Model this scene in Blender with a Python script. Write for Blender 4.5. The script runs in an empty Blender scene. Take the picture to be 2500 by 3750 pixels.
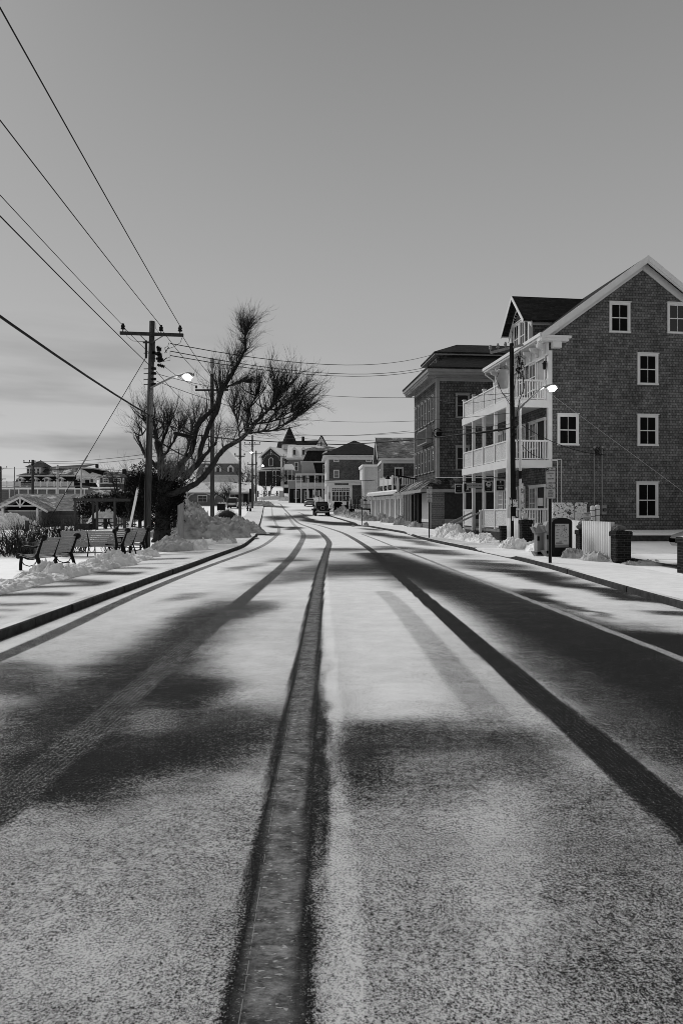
import bpy, math, random
import numpy as np
from mathutils import Vector, Matrix, noise as mn

SC = bpy.context.scene
COL = SC.collection
R = math.radians
# ------------------------------------------------------------ camera
F = 2500.0                     # focal length in pixels of the 2500x3750 photograph
CAMZ = 1.6
cam_d = bpy.data.cameras.new('camera')
cam = bpy.data.objects.new('camera', cam_d); COL.objects.link(cam)
cam.location = (0, 0, CAMZ); cam.rotation_euler = (R(90), 0, 0)
cam_d.sensor_fit = 'VERTICAL'; cam_d.sensor_height = 36; cam_d.sensor_width = 24; cam_d.lens = 24
cam_d.clip_start = .1; cam_d.clip_end = 3000
SC.camera = cam
SC.cycles.filter_width = .9
SC.view_settings.view_transform = 'Standard'; SC.view_settings.look = 'None'
SC.view_settings.gamma = 1; SC.view_settings.exposure = 0.0
# ------------------------------------------------------------ world and sun (grey: the photograph is black and white)
SUN_EL, SUN_AZ = 40, -42       # azimuth from +Y, negative = to the left
w = bpy.data.worlds.new('World'); SC.world = w; w.use_nodes = True
nt = w.node_tree; nt.nodes.clear()
N = lambda t, **k: (lambda n: ([setattr(n, a, b) for a, b in k.items()], n)[1])(nt.nodes.new(t))
out = N('ShaderNodeOutputWorld'); bg = N('ShaderNodeBackground'); bg.inputs['Strength'].default_value = .1
sky = N('ShaderNodeTexSky', sky_type='NISHITA', sun_disc=False, sun_elevation=R(SUN_EL), sun_rotation=R(SUN_AZ))
sky.air_density = 1.0; sky.dust_density = 1.0
bw = N('ShaderNodeRGBToBW'); nt.links.new(sky.outputs[0], bw.inputs[0])
tc = N('ShaderNodeTexCoord'); sep = N('ShaderNodeSeparateXYZ'); nt.links.new(tc.outputs['Generated'], sep.inputs[0])
# thin overcast: evens the clear sky out, a little brighter towards the horizon
grad = N('ShaderNodeMapRange'); nt.links.new(sep.outputs['Z'], grad.inputs[0])
grad.inputs[1].default_value = 0.0; grad.inputs[2].default_value = .62
grad.inputs[3].default_value = 5.2; grad.inputs[4].default_value = 2.35
mix = N('ShaderNodeMix', data_type='FLOAT'); mix.inputs[0].default_value = .88
nt.links.new(bw.outputs[0], mix.inputs[2]); nt.links.new(grad.outputs[0], mix.inputs[3])
mp = N('ShaderNodeMapping'); mp.inputs['Scale'].default_value = (1.6, 1.6, 11); nt.links.new(tc.outputs['Generated'], mp.inputs[0])
cn = N('ShaderNodeTexNoise'); cn.inputs['Scale'].default_value = 2.2; cn.inputs['Detail'].default_value = 4
nt.links.new(mp.outputs[0], cn.inputs[0])
cr = N('ShaderNodeMapRange'); nt.links.new(cn.outputs[0], cr.inputs[0])
cr.inputs[1].default_value = .44; cr.inputs[2].default_value = .66; cr.inputs[3].default_value = 0; cr.inputs[4].default_value = .5
lowm = N('ShaderNodeMapRange'); nt.links.new(sep.outputs['Z'], lowm.inputs[0])
lowm.inputs[1].default_value = .05; lowm.inputs[2].default_value = .30; lowm.inputs[3].default_value = 1; lowm.inputs[4].default_value = 0
leftm = N('ShaderNodeMapRange'); nt.links.new(sep.outputs['X'], leftm.inputs[0])
leftm.inputs[1].default_value = -.30; leftm.inputs[2].default_value = -.05; leftm.inputs[3].default_value = 1; leftm.inputs[4].default_value = .15
m1 = N('ShaderNodeMath', operation='MULTIPLY'); nt.links.new(cr.outputs[0], m1.inputs[0]); nt.links.new(lowm.outputs[0], m1.inputs[1])
m2 = N('ShaderNodeMath', operation='MULTIPLY'); nt.links.new(m1.outputs[0], m2.inputs[0]); nt.links.new(leftm.outputs[0], m2.inputs[1])
m3 = N('ShaderNodeMath', operation='SUBTRACT'); m3.inputs[0].default_value = 1; nt.links.new(m2.outputs[0], m3.inputs[1])
m4 = N('ShaderNodeMath', operation='MULTIPLY'); nt.links.new(mix.outputs[0], m4.inputs[0]); nt.links.new(m3.outputs[0], m4.inputs[1])
nt.links.new(m4.outputs[0], bg.inputs['Color']); nt.links.new(bg.outputs[0], out.inputs[0])
sd = bpy.data.lights.new('sun', 'SUN'); sd.energy = 2.85; sd.angle = R(34); sd.color = (1, 1, 1)
so = bpy.data.objects.new('sun', sd); COL.objects.link(so)
_d = Vector((math.sin(R(SUN_AZ)) * math.cos(R(SUN_EL)), math.cos(R(SUN_AZ)) * math.cos(R(SUN_EL)), math.sin(R(SUN_EL))))
so.rotation_euler = _d.to_track_quat('Z', 'Y').to_euler()

# ------------------------------------------------------------ materials
MATS = {}
def newmat(name):
    m = bpy.data.materials.new(name); m.use_nodes = True; MATS[name] = m
    t = m.node_tree; b = t.nodes['Principled BSDF']; b.inputs['Specular IOR Level'].default_value = .3
    return m, t, b
def nd(t, ty, **k):
    n = t.nodes.new(ty)
    for a, b in k.items(): setattr(n, a, b)
    return n
def g3(v): return (v, v, v, 1)
def M(name, c, rough=.8, var=.2, scale=3., bump=0, bscale=40., metal=0, spec=.1, stretch=None):
    m, t, b = newmat(name); L = t.links
    tc = nd(t, 'ShaderNodeTexCoord'); vec = tc.outputs['Object']
    if stretch:
        mp = nd(t, 'ShaderNodeMapping'); mp.inputs['Scale'].default_value = stretch; L.new(vec, mp.inputs[0]); vec = mp.outputs[0]
    n = nd(t, 'ShaderNodeTexNoise'); n.inputs['Scale'].default_value = scale; n.inputs['Detail'].default_value = 5; L.new(vec, n.inputs[0])
    r = nd(t, 'ShaderNodeMapRange'); L.new(n.outputs[0], r.inputs[0])
    r.inputs[1].default_value = .25; r.inputs[2].default_value = .75; r.inputs[3].default_value = c * (1 - var); r.inputs[4].default_value = c * (1 + var)
    L.new(r.outputs[0], b.inputs['Base Color'])
    b.inputs['Roughness'].default_value = rough; b.inputs['Metallic'].default_value = metal; b.inputs['Specular IOR Level'].default_value = spec
    if bump:
        n2 = nd(t, 'ShaderNodeTexNoise'); n2.inputs['Scale'].default_value = bscale; n2.inputs['Detail'].default_value = 6; L.new(vec, n2.inputs[0])
        bp = nd(t, 'ShaderNodeBump'); bp.inputs['Strength'].default_value = bump; bp.inputs['Distance'].default_value = .05
        L.new(n2.outputs[0], bp.inputs['Height']); L.new(bp.outputs[0], b.inputs['Normal'])
    return m
def BR(name, c1, c2, cm, w, h, mort=.008, bump=.5, zs=1., streak=.25, rough=.85, bias=0., snow=0., swap=False):
    """rows of shingles, bricks or boards; works on any wall of a building in its own space"""
    m, t, b = newmat(name); L = t.links
    tc = nd(t, 'ShaderNodeTexCoord'); s = nd(t, 'ShaderNodeSeparateXYZ'); L.new(tc.outputs['Object'], s.inputs[0])
    a = nd(t, 'ShaderNodeMath', operation='ADD'); L.new(s.outputs[0], a.inputs[0]); L.new(s.outputs[1], a.inputs[1])
    z = nd(t, 'ShaderNodeMath', operation='MULTIPLY'); L.new(s.outputs[2], z.inputs[0]); z.inputs[1].default_value = zs
    c = nd(t, 'ShaderNodeCombineXYZ')
    if swap: L.new(z.outputs[0], c.inputs[0]); L.new(a.outputs[0], c.inputs[1])
    else: L.new(a.outputs[0], c.inputs[0]); L.new(z.outputs[0], c.inputs[1])
    k = nd(t, 'ShaderNodeTexBrick'); L.new(c.outputs[0], k.inputs['Vector'])
    k.inputs['Color1'].default_value = g3(c1); k.inputs['Color2'].default_value = g3(c2); k.inputs['Mortar'].default_value = g3(cm)
    k.inputs['Scale'].default_value = 1; k.inputs['Mortar Size'].default_value = mort; k.inputs['Mortar Smooth'].default_value = .3
    k.inputs['Bias'].default_value = bias; k.inputs['Brick Width'].default_value = w; k.inputs['Row Height'].default_value = h
    n = nd(t, 'ShaderNodeTexNoise'); n.inputs['Scale'].default_value = .8; n.inputs['Detail'].default_value = 8; n.inputs['Roughness'].default_value = .7
    L.new(tc.outputs['Object'], n.inputs[0])
    r = nd(t, 'ShaderNodeMapRange'); L.new(n.outputs[0], r.inputs[0]); r.inputs[1].default_value = .3; r.inputs[2].default_value = .7
    r.inputs[3].default_value = 1 - streak; r.inputs[4].default_value = 1 + streak
    mm = nd(t, 'ShaderNodeMix', data_type='RGBA', blend_type='MULTIPLY'); mm.inputs[0].default_value = 1
    L.new(k.outputs[0], mm.inputs[6]); L.new(r.outputs[0], mm.inputs[7])
    # weathering inside each board
    n3 = nd(t, 'ShaderNodeTexNoise'); n3.inputs['Scale'].default_value = 14; n3.inputs['Detail'].default_value = 3; L.new(c.outputs[0], n3.inputs[0])
    r3 = nd(t, 'ShaderNodeMapRange'); L.new(n3.outputs[0], r3.inputs[0]); r3.inputs[1].default_value = .3; r3.inputs[2].default_value = .7
    r3.inputs[3].default_value = .72; r3.inputs[4].default_value = 1.28
    m5 = nd(t, 'ShaderNodeMix', data_type='RGBA', blend_type='MULTIPLY'); m5.inputs[0].default_value = 1
    L.new(mm.outputs[2], m5.inputs[6]); L.new(r3.outputs[0], m5.inputs[7])
    last = m5.outputs[2]
    if snow:
        n2 = nd(t, 'ShaderNodeTexNoise'); n2.inputs['Scale'].default_value = .45; n2.inputs['Detail'].default_value = 9; n2.inputs['Roughness'].default_value = .75; L.new(tc.outputs['Object'], n2.inputs[0])
        r2 = nd(t, 'ShaderNodeMapRange'); L.new(n2.outputs[0], r2.inputs[0]); r2.inputs[1].default_value = .62 - snow * .25; r2.inputs[2].default_value = .72 - snow * .25
        m6 = nd(t, 'ShaderNodeMix', data_type='RGBA'); L.new(r2.outputs[0], m6.inputs[0]); L.new(last, m6.inputs[6]); m6.inputs[7].default_value = g3(.62); last = m6.outputs[2]
    L.new(last, b.inputs['Base Color']); b.inputs['Roughness'].default_value = rough; b.inputs['Specular IOR Level'].default_value = .05
    bp = nd(t, 'ShaderNodeBump'); bp.inputs['Strength'].default_value = bump; bp.inputs['Distance'].default_value = .03; bp.invert = True
    L.new(k.outputs['Fac'], bp.inputs['Height']); L.new(bp.outputs[0], b.inputs['Normal'])
    return m
SHG = BR('grey_shingle', .085, .15, .018, .16, .13, mort=.009, bump=.6, streak=.42)
SHG2 = BR('brown_shingle', .06, .12, .012, .22, .19, mort=.014, bump=.6, streak=.35)
SHG3 = BR('far_shingle', .075, .125, .03, .25, .2, mort=.012, streak=.3)
CLAP = BR('white_clapboard', .5, .56, .3, 4, .16, mort=.012, streak=.1)
CLAPG = BR('grey_clapboard', .16, .2, .06, 4, .16, mort=.014, streak=.2)
CLAPD = BR('dark_clapboard', .02, .03, .01, 4, .16, mort=.014, streak=.2)
ROOFD = BR('dark_roof_shingle', .016, .032, .008, .3, .1, mort=.008, streak=.35)
ROOFM = BR('weathered_roof_shingle', .05, .1, .02, .3, .12, mort=.008, streak=.5, snow=.55)
ROOFS = BR('snowy_roof', .06, .1, .03, .3, .12, mort=.008, streak=.3, snow=1.0)
ROOFL = BR('frosted_roof', .1, .22, .05, .35, .14, mort=.008, streak=.5, snow=.35)
BRICK = BR('dark_brick', .008, .02, .06, .21, .075, mort=.007, streak=.3)
BRICKC = BR('church_shingle', .04, .06, .02, .25, .15, streak=.2)
WHITE = M('white_paint', .6, .5, .07, 2, .05, 30)
WHITE2 = M('weathered_white_paint', .5, .6, .12, 2, .1, 20)
TRIMG = M('grey_trim_paint', .25, .6, .15, 2)
BOARDW = BR('white_matchboard', .5, .54, .2, 8, .09, mort=.006, streak=.1, swap=True)
SNOW = M('snow', .84, .7, .05, 1.5, .35, 9, spec=.2)
SNOWD = M('dirty_snow', .4, .8, .45, 2.6, 1.0, 7, spec=.1)
SNOWL = M('lumpy_snow', .7, .7, .22, 3.5, .9, 8, spec=.1)
GLASS = M('window_glass', .012, .08, .3, 1, spec=.5)
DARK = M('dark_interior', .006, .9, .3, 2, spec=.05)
CURTAIN = M('curtained_glass', .12, .15, .5, 2.5, spec=.5, stretch=(4, 4, .4))
IRON = M('black_iron', .005, .55, .3, 6, .2, 60, spec=.12)
BLACKP = M('black_paint', .006, .5, .2, 5, spec=.15)
WOODB = M('bench_slat_wood', .27, .7, .35, 4, .3, 30, stretch=(8, .8, 8))
WOODP = M('pole_wood', .065, .85, .5, 5, .6, 30, stretch=(6, 6, .5))
WOODL = M('light_timber', .24, .8, .35, 5, .4, 30, stretch=(6, 6, .5))
WOODD = M('dark_timber', .035, .85, .4, 5, .4, 30)
BARK = M('bark', .032, .9, .5, 6, 1.0, 14, stretch=(2, 2, .5))
BARKL = M('pale_bark', .13, .9, .4, 6, .8, 14)
TWIG = M('twig', .022, .8, .3, 3, spec=.1)
TWIGL = M('pale_twig', .12, .8, .4, 3)
NEEDLE = M('dark_foliage', .010, .9, .5, 3, spec=.05)
GRASSB = M('dead_grass', .06, .9, .5, 4, .5, 30)
GREYM = M('galvanised_metal', .22, .45, .15, 4, metal=.3)
GREYP = M('grey_paint', .2, .45, .12, 4)
GREYL = M('pale_grey_paint', .3, .45, .1, 4)
SIGNW = M('sign_white', .45, .4, .08, 5)
SIGNG = M('poster_grey', .42, .5, .1, 5)
WIREM = M('wire', .012, .6, .2, 3, spec=.1)
WIREL = M('pale_wire', .4, .5, .2, 3)
GRAN = M('granite', .045, .8, .5, 7, .5, 60, spec=.1)
CARD = M('black_car_paint', .005, .3, .2, 2, spec=.2)
CARS = M('silver_car_paint', .2, .3, .1, 2, metal=.4, spec=.5)
CARW = M('white_car_paint', .6, .35, .06, 2, spec=.5)
RUB = M('rubber', .012, .8, .2, 8)
ROCK = M('rock', .12, .9, .5, 6, .8, 12)
RED = M('light_lens', .1, .3, .1, 3)
def emis(name, v):
    m, t, b = newmat(name); b.inputs['Base Color'].default_value = g3(.8)
    b.inputs['Emission Color'].default_value = g3(1); b.inputs['Emission Strength'].default_value = v; return m
LAMP = emis('lit_lamp', 140)
def sticker():
    m, t, b = newmat('stickers'); L = t.links
    tc = nd(t, 'ShaderNodeTexCoord'); last = None
    for sc, rr, hi in ((9, .42, 1), (15, .42, 0)):
        v = nd(t, 'ShaderNodeTexVoronoi'); v.inputs['Scale'].default_value = sc; v.inputs['Randomness'].default_value = 1; L.new(tc.outputs['Object'], v.inputs['Vector'])
        w_ = nd(t, 'ShaderNodeTexWhiteNoise'); L.new(v.outputs['Position'], w_.inputs['Vector'])
        rm = nd(t, 'ShaderNodeMapRange'); L.new(w_.outputs['Value'], rm.inputs[0]); rm.inputs[1].default_value = .1; rm.inputs[2].default_value = .45; rm.inputs[3].default_value = .06; rm.inputs[4].default_value = .8
        # darker print in the middle of each sticker
        pr = nd(t, 'ShaderNodeMath', operation='MULTIPLY'); L.new(v.outputs['Distance'], pr.inputs[0]); pr.inputs[1].default_value = 38
        sn = nd(t, 'ShaderNodeMath', operation='SINE'); L.new(pr.outputs[0], sn.inputs[0])
        rr2 = nd(t, 'ShaderNodeMapRange'); L.new(sn.outputs[0], rr2.inputs[0]); rr2.inputs[1].default_value = -.3; rr2.inputs[2].default_value = .1; rr2.inputs[3].default_value = .45; rr2.inputs[4].default_value = 1
        mu = nd(t, 'ShaderNodeMath', operation='MULTIPLY'); L.new(rm.outputs[0], mu.inputs[0]); L.new(rr2.outputs[0], mu.inputs[1])
        if last is None: last = mu.outputs[0]
        else:
            th = nd(t, 'ShaderNodeMath', operation='LESS_THAN'); L.new(v.outputs['Distance'], th.inputs[0]); th.inputs[1].default_value = rr
            mx = nd(t, 'ShaderNodeMix', data_type='FLOAT'); L.new(th.outputs[0], mx.inputs[0]); L.new(last, mx.inputs[2]); L.new(mu.outputs[0], mx.inputs[3]); last = mx.outputs[0]
    L.new(last, b.inputs['Base Color']); b.inputs['Roughness'].default_value = .5; return m
STICK = sticker()
def surf(name, walk):
    """dusting of snow on asphalt; how much lies where is a property of the ground mesh ('cover', 'ice', 'tread')"""
    m, t, b = newmat(name); L = t.links
    tc = nd(t, 'ShaderNodeTexCoord')
    def no(sc, de, ro=.5, st=None):
        n = nd(t, 'ShaderNodeTexNoise'); n.inputs['Scale'].default_value = sc; n.inputs['Detail'].default_value = de; n.inputs['Roughness'].default_value = ro
        v = tc.outputs['Object']
        if st:
            mp = nd(t, 'ShaderNodeMapping'); mp.inputs['Scale'].default_value = st; L.new(v, mp.inputs[0]); v = mp.outputs[0]
        L.new(v, n.inputs[0]); return n.outputs[0]
    def at(n):
        a = nd(t, 'ShaderNodeAttribute'); a.attribute_name = n; return a.outputs['Fac']
    def ma(op, a, b_, clamp=False):
        x = nd(t, 'ShaderNodeMath', operation=op); x.use_clamp = clamp
        for i, q in enumerate((a, b_)):
            if q is None: continue
            if isinstance(q, (int, float)): x.inputs[i].default_value = q
            else: L.new(q, x.inputs[i])
        return x.outputs[0]
    cov = at('cover')
    fine = no(92, 3, .75)
    big = no(1.1 if not walk else .9, 5, .6, (.45, 1.6, 1) if walk else (.7, 1.5, 1))
    mid = no(7, 4, .6); gr = no(27, 3, .6)
    fine2 = no(190, 2, .6)
    e = ma('ADD', ma('MULTIPLY', ma('SUBTRACT', fine, .5), 3.6), ma('MULTIPLY', ma('SUBTRACT', fine2, .5), 2.2))
    e = ma('ADD', e, ma('MULTIPLY', ma('SUBTRACT', big, .5), 1.5 if walk else .45))
    e = ma('ADD', e, ma('MULTIPLY', ma('SUBTRACT', mid, .5), .5))
    e = ma('ADD', e, ma('MULTIPLY', ma('SUBTRACT', gr, .5), .9))
    # tyre grooves
    tr = ma('SINE', ma('MULTIPLY', at('tread_pos'), 2 * math.pi / .034), None)
    e = ma('ADD', e, ma('MULTIPLY', ma('MULTIPLY', tr, at('tread')), .16))
    s = ma('ADD', ma('ADD', ma('MULTIPLY', ma('SUBTRACT', cov, .5), 2.3), .5), e, True)
    asp = nd(t, 'ShaderNodeMapRange'); L.new(no(90, 4, .8), asp.inputs[0]); asp.inputs[1].default_value = .35; asp.inputs[2].default_value = .7; asp.inputs[3].default_value = .002; asp.inputs[4].default_value = .034
    sn = nd(t, 'ShaderNodeMapRange'); L.new(no(2.5, 6, .7), sn.inputs[0]); sn.inputs[1].default_value = .3; sn.inputs[2].default_value = .7; sn.inputs[3].default_value = .66; sn.inputs[4].default_value = .82
    thk = nd(t, 'ShaderNodeMapRange'); thk.clamp = True; L.new(cov, thk.inputs[0]); thk.inputs[1].default_value = .5; thk.inputs[2].default_value = .97; thk.inputs[3].default_value = .6; thk.inputs[4].default_value = 1.0
    snc = ma('MULTIPLY', sn.outputs[0], thk.outputs[0])
    mx = nd(t, 'ShaderNodeMix', data_type='FLOAT'); L.new(s, mx.inputs[0]); L.new(asp.outputs[0], mx.inputs[2]); L.new(snc, mx.inputs[3])
    ice = nd(t, 'ShaderNodeMapRange'); L.new(ma('ADD', ma('MULTIPLY', no(55, 4, .75, (.6, 1.3, 1)), .6), ma('MULTIPLY', no(14, 3, .6, (.8, 1.5, 1)), .4)), ice.inputs[0]); ice.inputs[1].default_value = .38; ice.inputs[2].default_value = .66; ice.inputs[3].default_value = .05; ice.inputs[4].default_value = .27
    icf = ma('MULTIPLY', at('ice'), ma('ADD', ma('MULTIPLY', ma('SUBTRACT', mid, .5), 2.5), .8, True))
    m2 = nd(t, 'ShaderNodeMix', data_type='FLOAT'); L.new(icf, m2.inputs[0]); L.new(mx.outputs[0], m2.inputs[2]); L.new(ice.outputs[0], m2.inputs[3])
    # bright chips of packed snow and the two thin ridges squeezed up between tread blocks
    chip = ma('MULTIPLY', ma('GREATER_THAN', no(38, 2, .5, (.7, 1.6, 1)), .655), at('ice'))
    tp = at('tread_pos'); brk = ma('GREATER_THAN', no(14, 4, .7, (1, 1.4, 1)), .49)
    rid = ma('MULTIPLY', ma('MULTIPLY', ma('LESS_THAN', ma('ABSOLUTE', ma('ADD', tp, .082), None), .0018), brk), .5)
    chip = ma('MAXIMUM', chip, ma('MULTIPLY', rid, ma('GREATER_THAN', at('ice'), .05)))
    m3_ = nd(t, 'ShaderNodeMix', data_type='FLOAT'); L.new(ma('MULTIPLY', chip, .62), m3_.inputs[0]); L.new(m2.outputs[0], m3_.inputs[2]); m3_.inputs[3].default_value = .42
    L.new(m3_.outputs[0], b.inputs['Base Color'])
    b.inputs['Roughness'].default_value = .9; b.inputs['Specular IOR Level'].default_value = .04
    bp = nd(t, 'ShaderNodeBump'); bp.inputs['Strength'].default_value = .35; bp.inputs['Distance'].default_value = .012
    L.new(s, bp.inputs['Height']); L.new(bp.outputs[0], b.inputs['Normal'])
    return m
ROADM = surf('snow_dusted_asphalt', False)
WALKM = surf('snow_dusted_pavement', True)

# ------------------------------------------------------------ helpers
def P(px, py, d): return Vector(((px - 1250) / F * d, d, CAMZ + (1875 - py) / F * d))
class MB:
    def __init__(s, fr=None): s.v = []; s.f = []; s.fr = fr
    def pt(s, p):
        if s.fr is None: return tuple(p)
        o, u, n = s.fr; return (o[0] + u[0] * p[0] + n[0] * p[1], o[1] + u[1] * p[0] + n[1] * p[1], p[2])
    def add(s, vs, fs):
        b = len(s.v); s.v += [s.pt(p) for p in vs]; s.f += [tuple(i + b for i in f) for f in fs]; return s
    def box(s, x0, x1, y0, y1, z0, z1):
        return s.add([(x0, y0, z0), (x1, y0, z0), (x1, y1, z0), (x0, y1, z0), (x0, y0, z1), (x1, y0, z1), (x1, y1, z1), (x0, y1, z1)],
              [(0, 3, 2, 1), (4, 5, 6, 7), (0, 1, 5, 4), (1, 2, 6, 5), (2, 3, 7, 6), (3, 0, 4, 7)])
    def cb(s, c, h): return s.box(c[0] - h[0], c[0] + h[0], c[1] - h[1], c[1] + h[1], c[2] - h[2], c[2] + h[2])
    def prism(s, poly, a0, a1, axis='y'):
        """poly in (x,z) pushed along y, or in (y,z) pushed along x, or in (x,y) pushed along z"""
        n = len(poly); f = {'y': lambda p, a: (p[0], a, p[1]), 'x': lambda p, a: (a, p[0], p[1]), 'z': lambda p, a: (p[0], p[1], a)}[axis]
        vs = [f(p, a0) for p in poly] + [f(p, a1) for p in poly]
        return s.add(vs, [tuple(range(n)), tuple(range(2 * n - 1, n - 1, -1))] + [(i, i + n, (i + 1) % n + n, (i + 1) % n) for i in range(n)])
    def slab(s, pts, th):
        p = [Vector(q) for q in pts]; nn = (p[1] - p[0]).cross(p[2] - p[0]).normalized()
        if nn.z < 0: nn = -nn
        lo = [q - nn * th for q in p]; n = len(p)
        return s.add([tuple(q) for q in p + lo], [tuple(range(n)), tuple(range(2 * n - 1, n - 1, -1))] + [(i, i + n, (i + 1) % n + n, (i + 1) % n) for i in range(n)])
    def beam(s, p, q, w_, h_):
        p = Vector(p); q = Vector(q); d = (q - p).normalized(); side = d.cross(Vector((0, 0, 1)))
        if side.length < .01: side = Vector((1, 0, 0))
        side.normalize(); up = side.cross(d); vs = []
        for c in (p, q):
            for a, b in ((-1, -1), (1, -1), (1, 1), (-1, 1)): vs.append(tuple(c + side * a * w_ / 2 + up * b * h_ / 2))
        return s.add(vs, [(0, 1, 2, 3), (7, 6, 5, 4), (0, 4, 5, 1), (1, 5, 6, 2), (2, 6, 7, 3), (3, 7, 4, 0)])
    def tube(s, pts, r, n=6, cap=True):
        pts = [Vector(p) for p in pts]; k = len(pts); rs = r if isinstance(r, (list, tuple)) else [r] * k; vs = []; a = None
        for i, p in enumerate(pts):
            d = (pts[min(i + 1, k - 1)] - pts[max(i - 1, 0)])
            if d.length < 1e-9: d = Vector((0, 0, 1))
            d.normalize()
            if a is None: a = d.orthogonal().normalized()
            else:
                a = a - d * a.dot(d)
                a = a.normalized() if a.length > 1e-6 else d.orthogonal().normalized()
            b = d.cross(a)
            for j in range(n):
                t = 2 * math.pi * j / n; vs.append(tuple(p + (a * math.cos(t) + b * math.sin(t)) * rs[i]))
        fs = [(i * n + j, i * n + (j + 1) % n, (i + 1) * n + (j + 1) % n, (i + 1) * n + j) for i in range(k - 1) for j in range(n)]
        if cap: fs += [tuple(range(n - 1, -1, -1)), tuple((k - 1) * n + j for j in range(n))]
        return s.add(vs, fs)
    def lathe(s, prof, c=(0, 0, 0), n=12):
        vs = []; k = len(prof)
        for r, z in prof:
            for j in range(n):
                t = 2 * math.pi * j / n; vs.append((c[0] + r * math.cos(t), c[1] + r * math.sin(t), c[2] + z))
        fs = [(i * n + j, i * n + (j + 1) % n, (i + 1) * n + (j + 1) % n, (i + 1) * n + j) for i in range(k - 1) for j in range(n)]
        return s.add(vs, fs + [tuple(range(n - 1, -1, -1)), tuple((k - 1) * n + j for j in range(n))])
    def disc(s, c, r, axis, th, n=20, rin=0):
        """disc or ring across an axis vector"""
        ax = Vector(axis).normalized(); a = ax.orthogonal().normalized(); b = ax.cross(a); c = Vector(c); vs = []
        for o in (-th / 2, th / 2):
            for rr in ((r,) if not rin else (r, rin)):
                for j in range(n):
                    t = 2 * math.pi * j / n; vs.append(tuple(c + ax * o + (a * math.cos(t) + b * math.sin(t)) * rr))
        fs = []
        if not rin:
            fs = [tuple(range(n - 1, -1, -1)), tuple(range(n, 2 * n))] + [(j, (j + 1) % n, n + (j + 1) % n, n + j) for j in range(n)]
        else:
            for j in range(n):
                k = (j + 1) % n
                fs += [(j, k, 2 * n + k, 2 * n + j), (n + k, n + j, 3 * n + j, 3 * n + k), (j, n + j, n + k, k), (2 * n + j, 2 * n + k, 3 * n + k, 3 * n + j)]
        return s.add(vs, fs)
    def build(s, name, mat, parent=None, smooth=False, loc=None):
        me = bpy.data.meshes.new(name)
        vs = s.v
        if loc is not None: vs = [(a - loc[0], b - loc[1], c - loc[2]) for a, b, c in vs]
        me.from_pydata(vs, [], s.f); me.materials.append(mat)
        if smooth: me.polygons.foreach_set('use_smooth', [True] * len(me.polygons))
        me.update(); o = bpy.data.objects.new(name, me); COL.objects.link(o)
        if parent is not None: o.parent = parent
        if loc is not None: o.location = loc
        return o
def tag(o, label, cat, group=None):
    o['label'] = label; o['category'] = cat
    if group: o['group'] = group
    return o
def thing(name, label, cat, loc=(0, 0, 0), rot=0, group=None):
    o = bpy.data.objects.new(name, None); COL.objects.link(o); o.location = loc; o.rotation_euler = (0, 0, R(rot)); o.empty_display_size = .3
    return tag(o, label, cat, group)
def struct(o, kind='structure'): o['kind'] = kind; return o
def dup(root, loc, rot=None, label=None, scale=None):
    r = root.copy(); COL.objects.link(r); r.location = loc
    if rot is not None: r.rotation_euler = (0, 0, R(rot))
    if label: r['label'] = label
    if scale: r.scale = (scale,) * 3
    for ch in list(root.children):
        c = ch.copy(); COL.objects.link(c); c.parent = r
        for g in list(ch.children):
            d = g.copy(); COL.objects.link(d); d.parent = c
    return r
class W2L:
    """photo pixel -> point on a wall plane of a building standing at loc, turned by rot degrees"""
    def __init__(s, loc, rot): s.l = loc; s.c = math.cos(R(rot)); s.s = math.sin(R(rot))
    def loc(s, x, y): dx = x - s.l[0]; dy = y - s.l[1]; return (dx * s.c + dy * s.s, -dx * s.s + dy * s.c)
    def world(s, x, y): return (s.l[0] + x * s.c - y * s.s, s.l[1] + x * s.s + y * s.c)
    def hit(s, px, py, plane, val=0.):
        k = (px - 1250) / F; ox, oy = s.loc(0, 0); ex, ey = s.loc(k, 1); dx = ex - ox; dy = ey - oy
        t = (val - oy) / dy if plane == 'y' else (val - ox) / dx
        return (ox + dx * t if plane == 'y' else oy + dy * t), CAMZ + (1875 - py) / F * t
def text(s, size, parent, pos, rot=(90, 0, 0), mat=None, name='lettering', ext=.004, squeeze=1., align='CENTER'):
    cu = bpy.data.curves.new('t', 'FONT'); cu.body = s; cu.size = size; cu.extrude = ext; cu.align_x = align; cu.align_y = 'CENTER'
    o = bpy.data.objects.new('t', cu); COL.objects.link(o); dg = bpy.context.evaluated_depsgraph_get(); dg.update()
    me = bpy.data.meshes.new_from_object(o.evaluated_get(dg)); bpy.data.objects.remove(o); bpy.data.curves.remove(cu)
    me.materials.clear(); me.materials.append(mat or BLACKP); ob = bpy.data.objects.new(name, me); COL.objects.link(ob); ob.parent = parent
    ob.location = pos; ob.rotation_euler = tuple(R(a) for a in rot); ob.scale = (squeeze, 1, 1); return ob
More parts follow.
